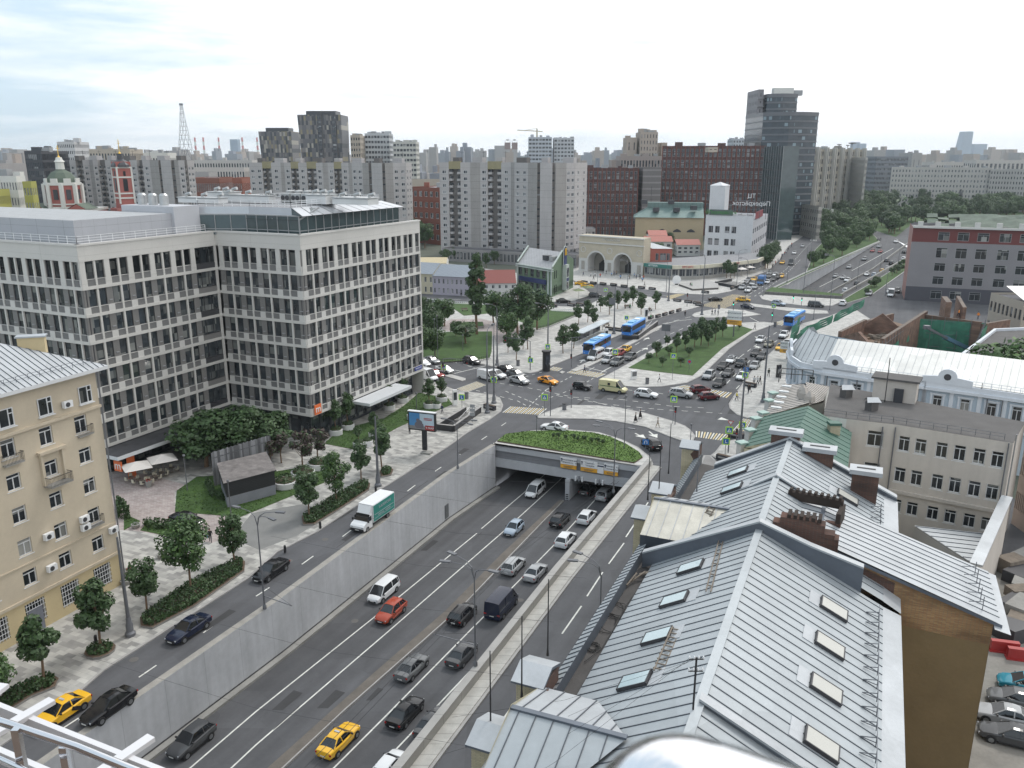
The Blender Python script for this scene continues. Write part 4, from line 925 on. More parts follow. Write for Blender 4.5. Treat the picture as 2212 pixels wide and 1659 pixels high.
def ladder(a,b_,label,w=.5,n=10):
 a,b_=Vector(a),Vector(b_); d=(b_-a); x=d.normalized(); s_=x.cross(Vector((0,0,1))).normalized()*w/2; r=thing('roof_ladder',label,'ladder',a); b=MB()
 b.beam(a+s_,b_+s_,.08,.07,WOOD); b.beam(a-s_,b_-s_,.08,.07,WOOD); b.build('rails',r); b=MB()
 for i in range(n): p=a.lerp(b_,(i+.5)/n); b.beam(p-s_*1.4,p+s_*1.4,.06,.06,WOOD)
 b.build('rungs',r)
def onroof(x,y,dz=.12):
 s,t=stp(x,y,17.0)
 for _ in range(5):
  z=(14.7+(t-1.8)*.562) if t<9.45 else 19-(t-9.45)*.474
  s,t=stp(x,y,z+dz)
 return ST(s,t,z+dz)
ladder(onroof(1422,1450),onroof(1462,1355),'wooden roof ladder lying beside the nearest skylights')
ladder(onroof(1530,1278),onroof(1558,1165),'long wooden plank ladder lying near the ridge',.3,5)
ladder(P(1512,1140,16.3),P(1538,1096,17.6),'wooden ladder lying on the gold-coloured gable',.5,8)
CAB=mat('cable_black',(.02,.02,.02),.6)
def coil(c,r_,label,n=3):
 b=MB(); R2=random.Random(int(r_*100)+n); pts=[]
 for i in range(n*16+1):
  a=2*math.pi*i/16; rr_=r_*(.8+.3*math.sin(i*.7)+.1*R2.random()); pts.append(Vector((c.x+rr_*math.cos(a),c.y+rr_*math.sin(a)*1.1,c.z+.03*math.sin(i))))
 b.tube(pts,.025,CAB,4); tag(b.build('cable_coil'),label,'cable')
coil(P(1330,1318,14.35),.9,'large loose loop of black cable on the gutter felt'); coil(P(1312,1345,14.35),1.0,'wide loop of black cable farther down the gutter',2); coil(P(1280,1397,14.35),.45,'tight coil of black cable in the gutter',5)
b=MB(); b.tube([P(1395,1250,14.5),P(1350,1310,14.4),P(1330,1350,14.4),P(1300,1400,14.4),P(1262,1430,14.4)],.03,CAB,4); tag(b.build('loose_cable'),'long black cable trailing along the gutter between the coils','cable')
for i in range(5):
 a=P(1345+i*9,1272-i*8,14.5); b=MB(); b.beam(a,a+Vector((.6+.3*i,1.5-.3*i,.35)),.12,.06,WOOD); tag(b.build('scrap_plank'),'weathered scrap plank in the pile in the gutter','plank','scrap planks in the gutter')
for (xa,ya,xb,yb,lab) in ((1058,1406,1060,1592,'thin black mast on the nearest attic cap'),(1140,1331,1127,1506,'thin black mast beside the second attic cap'),(1190,1251,1183,1416,'thin black mast beyond the second attic cap'),(1403,979,1399,1080,'thin black mast beside the gold gable'),(1430,952,1423,1066,'thin black mast right of the gold gable'),(1450,915,1444,1023,'thin black mast on the third attic'),(1494,958,1505,1062,'pale grey mast standing in the far gutter')):
 p=P(xb,yb,15.6); z=ZR(ya,p.y); b=MB(); b.tube([p,(p.x,p.y,p.z+.5),(p.x,p.y,z)],[.09,.05,.03],BLACK if 'black' in lab else METAL,6); tag(b.build('roof_mast'),lab,'mast','masts on the street parapet' if 'black' in lab else None)
p=onroof(1497,1535); z=ZR(1420,p.y); r=thing('insulator_pole','black iron pole with white wire insulators on the near ridge','pole',p); b=MB(); b.tube([p,(p.x,p.y,z)],.05,BLACK,6); b.build('pole',r)
for zz in (z-.1,z-.75):
 b=MB(); b.beam((p.x-.35,p.y,zz),(p.x+.35,p.y,zz),.05,.05,BLACK); b.build('crossarm',r)
 for dx in (-.33,-.11,.11,.33):
  b=MB(); b.lathe((p.x+dx,p.y,zz+.03),[(.04,0),(.06,.06),(.03,.14)],WHITEP,8); b.build('insulator',r)
b=MB()
for i in range(4):
 a=Vector((p.x-.3+.2*i,p.y,z)); c=ST(-12+i*3,-2-i,13); b.tube([a,(a+c)/2-Vector((0,0,.6)),c],.008,CAB,3)
tag(b.build('roof_wires'),'bundle of thin black wires fanning out from the insulator pole','wires')
PANEL=mat('panel_concrete',(.40,.385,.385),.85,var=.10,vs=.15,streak=.10,joint=[(2,3.0,.12,.3)])
PANELP=mat('panel_plain',(.31,.295,.285),.85,var=.12,vs=.15,streak=.14,joint=[(2,3.0,.12,.35)])
PANELD=mat('panel_dark',(.14,.13,.125),.85,var=.10,vs=.2)
PANELY=mat('panel_ochre',(.28,.25,.15),.85,var=.1)
ROOFD=mat('dark_roof',(.10,.10,.11),.9,var=.2,vs=.3)
def WF(x,Y,z=20): return Vector((WX(x,Y,z),Y))
def panelblock(label,segs,z1,dep=15,fl=3.0,group='tall panel apartment blocks',zb=0,rows0=4.2,nrow=13,roofbits=6,name='panel_block'):
 P0=[(WF(x,Y),t) for x,Y,t in segs]; c=P0[len(P0)//2][0]
 o=Bld(name,label,'apartment block',(c.x,c.y,0),group)
 zs=[z1-rows0-fl*i for i in range(nrow) if z1-rows0-fl*i>zb+1.5]; bal=MB()
 front=[]
 for (a,t),(b,_) in zip(P0,P0[1:]):
  d=(b-a).normalized(); n=Vector((d.y,-d.x)); L_=(b-a).length
  if t[0]=='w':
   k=int(t[1:]); rows=[(z-.75,z+.75) for z in zs][::-1]
   o.wall(a,b,zb,z1,even(L_,k,min(1.9,L_/k*.6)),rows,PANEL,'f',.15)
   front+=[a,b]
  elif t=='p': o.wall(a,b,zb,z1,m=PANELP); front+=[a,b]
  elif t=='c': o.wall(a,b,zb,z1,m=PANEL); front+=[a,b]
  elif t in('d','y','s'):
   r=1.6 if t!='s' else 1.0; a2,b2=a-n*r,b-n*r
   m=PANELD; o.wall(a,a2,zb,z1,m=PANELP); o.wall(b2,b,zb,z1,m=PANELP)
   o.wall(a2,b2,zb,z1-(3 if t=='y' else 0),m=m)
   if t=='y':
    o.w.box(((a.x+b.x)/2-n.x*.6,(a.y+b.y)/2-n.y*.6,z1-1.2),(L_,1.2,3.4),PANELY,rot=math.atan2(d.y,d.x))
   front+=[a,a2,b2,b]
   for z in zs:
    if t=='s':
     c_=(a2+b2)/2+n*.1; bal.box((c_.x,c_.y,z),(L_,.15,.7),GLF,rot=math.atan2(d.y,d.x)); continue
    for f_ in ((.16,.84) if L_>3.2 else (.5,)):
     c_=a2.lerp(b2,f_)+n*.75; bal.box((c_.x,c_.y,z-.5),(L_*.28,1.4,1.0),PANEL if (int(z*7+L_*3))%3 else PANELP,rot=math.atan2(d.y,d.x))
     c_=a2.lerp(b2,f_)+n*.5; bal.box((c_.x,c_.y,z+.6),(L_*.24,.9,1.1),GLF,rot=math.atan2(d.y,d.x))
 A,B=P0[0][0],P0[-1][0]; d=(B-A).normalized(); n=Vector((d.y,-d.x)); A2,B2=A-n*dep,B-n*dep
 o.wall(B,B2,zb,z1,even(dep,2,1.6),[(z-.75,z+.75) for z in zs][::-1],PANEL,'f',.15); o.wall(B2,A2,zb,z1,m=PANEL); o.wall(A2,A,zb,z1,even(dep,2,1.6),[(z-.75,z+.75) for z in zs][::-1],PANEL,'f',.15)
 o.w.flat([(p.x,p.y,z1-.4) for p in [f for f in front]+[B2,A2]],ROOFD)
 if bal.f: bal.build('balconies',o.r)['kind']='stuff'
 r=o.done()
 rb=MB()
 for i in range(roofbits):
  t=(i+.5)/roofbits; c_=A.lerp(B,t)-n*dep*.5; rb.box((c_.x,c_.y,z1+.9),(3+2*(i%2),4,2.6),PANEL if i%3 else PANELD,rot=math.atan2(d.y,d.x)); rb.beam((c_.x+2,c_.y,z1),(c_.x+2,c_.y,z1+5),.12,.12,BLACK); rb.beam((c_.x+1,c_.y,z1+4.4),(c_.x+3,c_.y,z1+4.4),.08,.08,BLACK)
 rb.build('lift_house',r); return r
panelblock('central grey panel tower block with ochre-topped dark stair recesses, behind the green restaurant',
 [(951,392,'w1'),(971,391,'y'),(996,389,'w1'),(1017,388,'p'),(1038,386,'w1'),(1054,385,'y'),(1083,382,'w1'),(1104,379,'p'),(1111,374,'w2'),(1140,368,'p'),(1160,362,'s'),(1166,362,'c'),(1192,360,'s'),(1199,361,'p'),(1222,362,'w2'),(1241,366,'c')],42.4,dep=16,nrow=14)
panelblock('long grey panel block with ochre stair tops behind the office roof',
 [(545,440,'w2'),(573,439,'y'),(592,438,'w1'),(612,437,'p'),(620,436,'w1'),(634,435,'y'),(650,434,'w1'),(668,433,'y'),(688,431,'w1'),(702,430,'p'),(713,429,'w1'),(726,428,'y'),(742,427,'w1'),(757,426,'p'),(764,425,'w2'),(787,422,'p'),(800,419,'s'),(806,419,'c'),(829,416,'s'),(835,416,'p'),(852,417,'w2'),(880,420,'c')],42.0,dep=8,nrow=12,roofbits=8)
panelblock('long staggered grey panel block behind the two church towers',
 [(160,470,'w1'),(175,469,'d'),(190,466,'w1'),(204,466,'p'),(212,463,'w1'),(222,463,'d'),(238,460,'w1'),(250,459,'p'),(262,456,'w1'),(276,455,'d'),(290,452,'w1'),(306,451,'d'),(318,448,'w1'),(334,447,'p'),(352,443,'s'),(357,443,'c'),(379,441,'s'),(386,441,'p'),(395,440,'w1'),(408,441,'d'),(414,443,'c')],43.2,dep=5,nrow=13,roofbits=7)
def block(name,label,x0,x1,yt,Y,dep,m,nc,nf,style='F',Y1=None,zb=0,cat='building',group=None,wf=.55,hf=.5,roof=None,side=None,z0f=1.0,skip=None,extra=0):
 ea=eb=0
 if Y1 is None and x1<CX: eb=dep
 if Y1 is None and x0>CX: ea=dep
 z1=ZR(yt,(Y+(Y1 or Y))/2); a,b=WF(x0,Y,z1*.8),WF(x1,Y1 or Y,z1*.8); w_=b.x-a.x
 if eb: b.x=max(a.x+w_*.35,WX(x1,Y+dep,z1*.8))
 if ea: a.x=min(b.x-w_*.35,WX(x0,Y+dep,z1*.8))
 d=(b-a).normalized(); n=Vector((d.y,-d.x)); L_=(b-a).length; a2,b2=a-n*dep,b-n*dep
 o=Bld(name,label,cat,((a.x+b.x)/2,(a.y+b.y)/2,zb),group)
 fh=(z1-zb-z0f-.8)/max(nf,1); rows=[(zb+z0f+fh*i+fh*(1-hf)/2,zb+z0f+fh*(i+1)-fh*(1-hf)/2) for i in range(nf)]
 sc=max(1,round(nc*dep/L_)) if side is None else side
 o.wall(a,b,zb,z1,even(L_,nc,L_/nc*wf) if nc else (),rows,m,style,.2,skip)
 o.wall(b,b2,zb,z1,even(dep,sc,dep/sc*wf) if sc and nc else (),rows,m,style); o.wall(b2,a2,zb,z1,m=m); o.wall(a2,a,zb,z1,even(dep,sc,dep/sc*wf) if sc and nc else (),rows,m,style)
 o.w.flat([(p.x,p.y,z1-.5) for p in (a,b,b2,a2)],roof or ROOFD)
 r=o.done()
 if extra:
  rb=MB(); rr_=random.Random(int(x0))
  for i in range(extra):
   p=a.lerp(b,(i+.3+.4*rr_.random())/extra)-n*dep*(.3+.4*rr_.random()); h=1.2+2*rr_.random(); rb.box((p.x,p.y,z1+h/2-.5),(2+3*rr_.random(),2+2*rr_.random(),h),FRG if i%2 else m)
  rb.build('roof_plant',r)
 return r,a,b,z1,n,d
c_=lambda nm,r,g,b,**k: mat(nm,(r,g,b),**{**dict(rough=.8,var=.06,vs=.1),**k})
BY=c_('yellow_green_plaster',.34,.33,.09); BW=c_('white_plaster',.60,.60,.57); BG=c_('grey_plaster',.34,.33,.33); BT=c_('tan_plaster',.42,.37,.31); BBR=c_('brick_red_far',.20,.075,.05,joint=[(2,.5,.06,.2)]); BD=c_('dark_cladding',.045,.047,.055,rough=.4); BB=c_('bluish_panel',.36,.39,.43,rough=.5)
block('apartment_house','white apartment house with rows of windows at the left edge',-30,62,380,265,5,BW,12,8,'f',extra=3)
block('yellow_apartment_wing','yellow-green apartment wing beside the red and white church',56,86,392,262,3,BY,3,8,'f')
block('yellow_stair_block','yellow-green stair wing with white balconies at the left edge',-20,22,410,255,8,BY,4,7,'f')
block('dark_glass_office','dark glazed office block behind the domed church',58,152,326,430,26,BD,10,11,'F',wf=.8,hf=.7,extra=4)
block('white_tower_block','tall white stepped apartment block with small windows on the left skyline',127,196,306,620,22,c_('pale_panel',.52,.52,.53),9,12,'F',extra=5)
block('tan_attic_block','tan brick block with dark arched attic openings above the panel block',196,312,322,560,20,BT,14,6,'F',extra=6)
block('pale_attic_block','pale rooftop block beside the lattice tower',312,384,330,600,18,BW,8,4,'F',extra=6)
block('long_white_apartment_block','long white low apartment terrace below the red-striped chimneys',408,560,346,760,20,c_('white_terrace',.50,.48,.46),24,5,'F',extra=5)
block('second_white_apartment_block','second long white apartment terrace nearer the office roof',410,545,362,640,18,c_('white_terrace2',.50,.47,.45),20,4,'F')
block('blue_glass_school','low block with blue glazed top storey and pale metal roof',414,505,384,520,26,BBR,14,3,'f',roof=ZNW,wf=.6)
block('red_brick_block_low','low red brick block right of the blue glazed one',503,545,384,515,20,c_('brick_red_2',.24,.08,.05),6,3,'f',roof=ZNW)
block('grey_rooftop_block','low grey block seen between the left panel blocks',414,470,372,580,16,BG,8,3,'F')
def pixtower(label,x0,x1,yt,Y,dep,lean,notch):
 a,b=WF(x0,Y),WF(x1,Y+dep); b.y=Y; z1=ZR(yt,Y); ex=(b.x-a.x)*lean
 r=thing('pixel_tower',label,'tower block',((a.x+b.x)/2,Y,0),group='pixel-clad grey towers')
 m=MATS.get('pixel_cladding')
 if not m:
  m=bpy.data.materials.new('pixel_cladding'); MATS['pixel_cladding']=m; m.use_nodes=True; n=m.node_tree.nodes; l=m.node_tree.links; bs=n['Principled BSDF']; bs.inputs['Roughness'].default_value=.45
  co=n.new('ShaderNodeNewGeometry').outputs['Position']; sn=n.new('ShaderNodeVectorMath'); sn.operation='SNAP'; l.new(co,sn.inputs[0]); sn.inputs[1].default_value=(1.5,60,3.2); w=n.new('ShaderNodeTexWhiteNoise'); l.new(sn.outputs[0],w.inputs[0])
  cr=n.new('ShaderNodeValToRGB'); cr.color_ramp.interpolation='CONSTANT'; l.new(w.outputs[0],cr.inputs[0]); e=cr.color_ramp.elements; e[0].color=(.11,.11,.12,1); e[1].position=.35; e[1].color=(.17,.16,.16,1)
  for p,c in ((.6,(.045,.05,.06,1)),(.8,(.23,.20,.13,1)),(.92,(.34,.32,.28,1))): q=e.new(p); q.color=c
  l.new(cr.outputs[0],bs.inputs['Base Color'])
 mb=MB(); bt=[(a.x+ex,Y),(b.x-ex*.4,Y),(b.x-ex*.4,Y+dep),(a.x+ex,Y+dep)]; tp=[(a.x,Y-2),(b.x,Y-2),(b.x,Y+dep),(a.x,Y+dep)]
 for i in range(4):
  j=(i+1)%4; mb.poly([(*bt[i],0),(*bt[j],0),(*tp[j],z1-4*(i in(0,3))*0),(*tp[i],z1)],m)
 mb.flat([(*p,z1) for p in tp],ROOFD); mb.build('wall',r); mb=MB(); mb.box(((a.x+b.x)/2,Y+dep/2,z1+1.5),((b.x-a.x)*.7,dep*.6,3),BD); mb.build('roof_plant',r)
 for t in notch:
  mb=MB(); x=a.x+(b.x-a.x)*t; mb.box((x,Y-1.3,z1/2+2),(3.2,3,z1),BD);
  for k in range(int(z1/3.2)): mb.box((x,Y-2.9,k*3.2+2),(2.8,.2,1.4),GLF)
  mb.build('window_strip',r)
pixtower('low wide grey tower patterned with gold and black panels',569,655,284,700,26,.09,[])
pixtower('tall leaning grey tower with two dark window strips',654,760,248,640,26,.09,[.5,.83])
block('white_balcony_tower','pale tower with white balconies right of the leaning grey tower',789,850,288,720,24,c_('pale_tower',.46,.48,.50),8,15,'F',wf=.8,extra=5)
block('grey_slab_tower','narrow brownish tower just behind the leaning grey tower',758,790,292,700,24,BT,4,14,'F',extra=3)
block('cream_balcony_tower','lower pale tower with cream side, end of the row',850,906,306,700,24,c_('pale_tower2',.48,.48,.45),7,14,'F',wf=.8,extra=5)
r,a,b,z1,n,d=block('red_brick_house','dark red brick building with arched window beside the central panel block',892,950,404,455,18,c_('brick_old',.22,.075,.05),5,5,'f',Y1=440,roof=ZNW,extra=3)
block('low_brick_wing','long low brick wing behind the red brick building',880,960,388,520,14,BT,10,2,'F')
def pair(label,x0,x1,yt,Y):
 r=thing('twin_tower',label,'tower block',(WX((x0+x1)/2,Y),Y,0)); z1=ZR(yt,Y); w=(WX(x1,Y)-WX(x0,Y))
 for t in (.23,.77):
  b=MB(); x=WX(x0,Y)+w*t; b.box((x,Y,z1/2-4),(w*.44,30,z1-8),BG); b.box((x,Y,z1-8),(w*.45,31,16),c_('brown_crown',.20,.13,.12)); b.build('tower',r)
  b=MB(); b.box((x,Y,z1+6),(w*.2,6,3),BG); b.beam((x-6,Y,z1),(x-6,Y,z1+6),1,1,BG); b.beam((x+6,Y,z1),(x+6,Y,z1+6),1,1,BG); b.build('crown_frame',r)
pair('pair of brown-topped office towers on the hazy skyline',1090,1118,308,2100)
block('glass_apartment_tower','white and blue glazed apartment tower under the crane',1141,1192,296,900,26,c_('bluish_white',.42,.45,.50),7,16,'F',wf=.8,extra=3)
block('glass_apartment_tower','slightly lower white apartment tower right of the crane',1194,1240,298,905,26,c_('bluish_white2',.44,.46,.49),6,16,'F',wf=.7,extra=4)
Y=1250; r=thing('tower_crane','yellow tower crane over the unfinished glass apartment tower','crane',(WX(1159,Y),Y,0)); CR=c_('crane_yellow',.42,.36,.24); z0=ZR(280,Y)
b=MB(); b.box((WX(1159,Y),Y,z0/2),(2,2,z0),CR); b.build('mast',r); b=MB(); b.beam((WX(1117,Y),Y,ZR(281,Y)),(WX(1171,Y),Y,ZR(284,Y)),.8,1.2,CR); b.build('jib',r); b=MB(); b.beam((WX(1159,Y),Y,z0),(WX(1159,Y),Y,ZR(277,Y)),1.4,1.4,CR); b.beam((WX(1159,Y),Y,ZR(277,Y)),(WX(1135,Y),Y,ZR(281,Y)),.5,.5,CR); b.build('apex',r)
BE=c_('beige_tower',.40,.34,.29)
block('beige_ministry_tower','tall beige concrete tower with ducts on its roof',1372,1420,285,620,24,BE,6,7,'F',zb=30,wf=.3,hf=.6,extra=5)
block('beige_ministry_shoulder','beige shoulder block on the left of the tall beige tower',1345,1375,297,625,20,BE,2,3,'F',zb=25,wf=.2,extra=1)
block('beige_ministry_wing','beige right wing beside the tall beige tower',1418,1440,308,630,20,BE,2,4,'F',zb=20,wf=.4)
block('beige_podium','broad beige and brown podium under the beige tower',1330,1432,337,600,26,c_('brown_beige',.33,.28,.26),14,5,'F',extra=4)
RC=c_('oxide_cladding',.17,.048,.03,rough=.6); RCD=c_('oxide_dark',.075,.03,.028,rough=.6)
def finned(label,x0,x1,yt,Y,Y1,dep,nc,nf,m,fin,zb=0,hf=.7,topblank=0):
 r,a,b,z1,n,d=block('business_centre',label,x0,x1,yt,Y,dep,m,nc,nf,'G',Y1=Y1,wf=.62,hf=hf,zb=zb,extra=4)
 fb=MB(); L_=(b-a).length
 for i in range(nc+1):
  p=a.lerp(b,i/nc)+n*.3; fb.box((p.x,p.y,z1/2),(.45,.7,z1),fin,rot=math.atan2(d.y,d.x))
 for k in range(1,nf+1):
  p=(a+b)/2+n*.12; fb.box((p.x,p.y,z1-.6-(z1-2)/nf*(k-.5)+0),(L_,.3,.4),m,rot=math.atan2(d.y,d.x))
 fb.build('fins',r); return r,a,b,z1,n,d
finned('left dark-red business centre with rust fins behind the station hall',1262,1378,363,480,476,24,12,6,RCD,RC)
block('grey_banded_office','grey office with horizontal bands right of the low red business centre',1376,1428,362,478,22,c_('grey_bands',.15,.14,.14,joint=[(2,3.4,.9,-.6)]),1,1,'F',wf=.02)
finned('large red-finned glazed business centre in front of the dark glass tower',1430,1650,315,500,490,28,22,8,RCD,RC)
r,a,b,z1,n,d=block('glass_corner_office','tall glazed corner block with pale sky reflection, right end of the red business centre',1649,1690,316,489,9,PG,0,0,Y1=466)
fb=MB()
for k in range(1,12):
 p=(a+b)/2+n*.05; fb.box((p.x,p.y,z1*k/12),((b-a).length,.2,.35),BD,rot=math.atan2(d.y,d.x))
for k in range(9):
 p=a.lerp(b,k/8)+n*.08; fb.box((p.x,p.y,z1/2),(.2,.2,z1),FRG,rot=math.atan2(d.y,d.x))
fb.build('mullions',r)
DG=c_('tower_glass',.04,.055,.07,rough=.12,var=.35,vs=.3); DB=c_('tower_band',.12,.125,.14,rough=.4)
def glasstower(label,x0,x1,yt,Y,dep,curve,slabs,zb=0):
 a,b=WF(x0,Y),WF(x1,Y); z1=ZR(yt,Y); pts=[]
 for i in range(13):
  t=i/12; pts.append(Vector((a.x+(b.x-a.x)*t,Y-math.sin(t*math.pi*.9+.1)*curve)))
 pts+=[Vector((b.x,Y+dep)),Vector((a.x,Y+dep))]
 r=thing('glass_tower',label,'tower block',((a.x+b.x)/2,Y,zb)); m=MB(); m.prism(pts,zb,z1-1.5,DG,ROOFD); m.build('glazing',r)
 m=MB(); nn=int((z1-zb)/3.7)
 for k in range(nn+1):
  z=z1-1.2-k*3.7
  if z>zb+1: m.prism([p+(p-Vector(((a.x+b.x)/2,Y+dep/2))).normalized()*.25 for p in pts],z-.55,z+.35,DB,DB,True)
 m.prism([p+(p-Vector(((a.x+b.x)/2,Y+dep/2))).normalized()*.3 for p in pts],z1-2,z1,DB,ROOFD,True); m.build('floor_bands',r)
 m=MB(); rq=random.Random(3)
 for k in range(nn):
  for i in range(12):
   if rq.random()<.38:
    p,q=pts[i],pts[i+1]; z=z1-3.2-k*3.7; dd=(q-p).normalized(); nv=Vector((dd.y,-dd.x));
    if z<zb+2: continue
    a_,b_=p.lerp(q,.1)+nv*.06,p.lerp(q,.1+.8*rq.random()+.05)+nv*.06; m.poly([(a_.x,a_.y,z-.9),(b_.x,b_.y,z-.9),(b_.x,b_.y,z+.9),(a_.x,a_.y,z+.9)],c_('pane_pale',.22,.29,.33,rough=.1))
 m.build('pale_panes',r); return r
glasstower('tall rear part of the dark glass tower with a slab-like left side',1640,1703,203,522,26,4,1)
r,a,b,z1,n,d=block('tower_slab','narrow dark slab with ledges on the left of the dark glass tower',1612,1646,193,524,24,c_('slab_side',.17,.165,.18,rough=.5),1,18,'F',wf=.25,hf=.4)
m=MB()
for k in range(14):
 p=(a+b)/2+n*.5; m.box((p.x,p.y,z1-5-k*4.6),((b-a).length+.6,1.2,.3),FRG)
m.build('ledges',r)
glasstower('broad dark glass tower with rounded front beside the avenue',1634,1749,243,503,36,8,1)
b=MB(); q=WF(1672,530); b.box((q.x,q.y,ZR(198,530)),(12,5,4),BW); b.box((q.x+9,q.y,ZR(201,530)),(5,4,3),FRG); tag(b.build('roof_plant_boxes'),'white machine boxes on top of the dark glass tower','roof plant')
block('blue_stepped_block','pale blue stepped building half hidden left of the dark glass tower',1570,1612,300,900,24,BB,5,8,'F',zb=30,extra=3)
block('beige_roof_box','small beige plant room on the red business centre roof',1521,1548,318,450,8,BT,2,1,'F',zb=ZR(316,450)-3)
RB_=c_('rib_concrete',.42,.405,.38); a,b=WF(1742,560),WF(1864,640)
r,a,b,z1,n,d=block('ribbed_institute','long institute building with tall pale concrete ribs',1742,1864,322,600,24,c_('institute_wall',.28,.26,.22),26,9,'F',Y1=690,wf=.6,hf=.6,extra=7)
m=MB()
for i in range(8):
 for o_ in (0,.028):
  p=a.lerp(b,min(1,i/7*.97+o_))+n*.8; m.box((p.x,p.y,z1/2+.5),(1.3,2.2,z1+1),RB_,rot=math.atan2(d.y,d.x))
m.build('ribs',r)
for i,(t,s) in enumerate(((.66,1.8),(.82,1.4),(.9,3.2))):
 p=a.lerp(b,t)-n*6; q=MB(); q.tube([(p.x,p.y,z1),(p.x,p.y,z1+s+1)],.25,FRG,6); q.lathe((p.x,p.y,z1+s+1),[(s*.2,0),(s*.9,.4),(s,1.0)],BG,12); tag(q.build('satellite_dish'),('small dish above the sixth rib of the institute','middle grey dish near the right end of the institute roof','largest grey dish at the right end of the institute roof')[i],'satellite dish')
block('institute_side_wing','pale end tower of the ribbed institute with an ochre sign on top',1858,1872,340,640,30,RB_,3,9,'F',wf=.5)
block('blue_grid_office','broad blue-grey office with a dense grid of small windows',1864,1960,338,820,30,c_('bluegrid',.17,.185,.21),22,10,'F',wf=.6)
block('grey_slab_office','plain grey slab rising right of the blue grid office',1940,1990,330,860,30,BG,2,2,'F',wf=.1,extra=2)
LG=c_('ministry_stone',.44,.42,.40)
block('ministry_building','long pale stone ministry facing the park with paired windows',1926,2140,362,760,30,LG,30,8,'f',wf=.5,hf=.55,Y1=730,extra=6)
block('ministry_wing','paler ministry wing at the right edge of the park',2138,2240,366,728,30,c_('ministry_stone2',.42,.40,.385),16,8,'F',Y1=700,wf=.4)
block('stone_backdrop_block','hazy stone block rising behind the left of the ministry',1990,2080,350,1000,30,LG,12,3,'F',extra=3)
block('stone_backdrop_block','wide hazy stone block rising behind the right of the ministry',2080,2240,346,1050,30,LG,14,3,'F',extra=5)
q=WF(2076,690); r=thing('monument','dark bronze monument on a column in front of the ministry','statue',(q.x,q.y,0)); zm=ZR(432,690); m=MB(); m.box((q.x,q.y,zm/2),(3,3,zm),BT); m.build('plinth',r); m=MB(); m.lathe((q.x,q.y,zm),[(1.6,0),(1.3,2),(1.9,4.2),(1.6,6),(.7,7),(.8,8),(.3,8.8)],BD,8); m.build('figure',r)
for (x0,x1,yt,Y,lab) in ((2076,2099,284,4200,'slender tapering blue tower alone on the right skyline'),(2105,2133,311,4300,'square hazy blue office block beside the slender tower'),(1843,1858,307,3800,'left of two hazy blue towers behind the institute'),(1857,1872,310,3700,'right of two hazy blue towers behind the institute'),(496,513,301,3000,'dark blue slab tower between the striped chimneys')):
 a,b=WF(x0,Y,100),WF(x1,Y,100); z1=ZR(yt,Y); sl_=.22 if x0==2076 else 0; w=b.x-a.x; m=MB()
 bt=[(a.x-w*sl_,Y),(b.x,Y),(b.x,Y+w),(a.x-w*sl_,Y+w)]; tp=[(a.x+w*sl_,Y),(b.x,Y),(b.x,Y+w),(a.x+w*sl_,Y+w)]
 for i in range(4): j=(i+1)%4; m.poly([(*bt[i],0),(*bt[j],0),(*tp[j],z1),(*tp[i],z1)],c_('hazy_blue',.24,.31,.40))  # paler blue puts part of the distance haze into the colour
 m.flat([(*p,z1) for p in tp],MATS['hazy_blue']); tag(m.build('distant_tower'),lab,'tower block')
RW=c_('chimney_red',.50,.06,.05);
for i,x in enumerate((422,440,473,524,556)):
 Y=4200; q=WF(x,Y,100); z1=ZR(297,Y); r=thing('striped_chimney',('first','second','third','fourth','fifth')[i]+' from the left of the tall red and white striped factory chimneys','chimney',(q.x,q.y,0),group='striped factory chimneys'); n_=7
 for k in range(n_): m=MB(); m.lathe((q.x,q.y,z1*k/n_),[(6.5-k*.35,0),(6.2-k*.35,z1/n_)],RW if (n_-k)%2 else BW,10); m.build('band',r)
Y=1500; q=WF(400.5,Y,60); r=thing('lattice_tower','tall steel lattice radio tower made of stacked tapering sections','tower',(q.x,q.y,0)); LT=c_('lattice_steel',.16,.17,.19)
zt_=ZR(227,Y); secs_=[(0,23),(.3,16),(.5,11),(.68,7.5),(.84,4.5),(1.0,2.2)]
for (f0,r0),(f1,r1) in zip(secs_,secs_[1:]):
 m=MB(); z0,z1=f0*zt_,f1*zt_; n=9
 for i in range(n):
  for s_ in (1,-1):
   a0=2*math.pi*i/n; a1=a0+s_*.75; m.beam((q.x+r0*math.cos(a0),q.y+r0*math.sin(a0),z0),(q.x+r1*math.cos(a1),q.y+r1*math.sin(a1),z1),.3,.3,LT)
 for f in (0,.33,.66,1):
  rr_=(r0+(r1-r0)*f)*(1-.06*math.sin(f*math.pi)); z=z0+(z1-z0)*f
  for i in range(n): a0=2*math.pi*i/n; a1=2*math.pi*(i+1)/n; m.beam((q.x+rr_*math.cos(a0),q.y+rr_*math.sin(a0),z),(q.x+rr_*math.cos(a1),q.y+rr_*math.sin(a1),z),.3,.3,LT)
 m.build('lattice_section',r)
m=MB(); m.box((q.x,q.y,zt_+1),(5,5,3.5),LT); m.build('top_platform',r)
rs=random.Random(11); HZ=[c_('skyline_%s'%k,*v) for k,v in dict(grey=(.30,.29,.29),warm=(.36,.31,.28),blue=(.24,.26,.30)).items()]
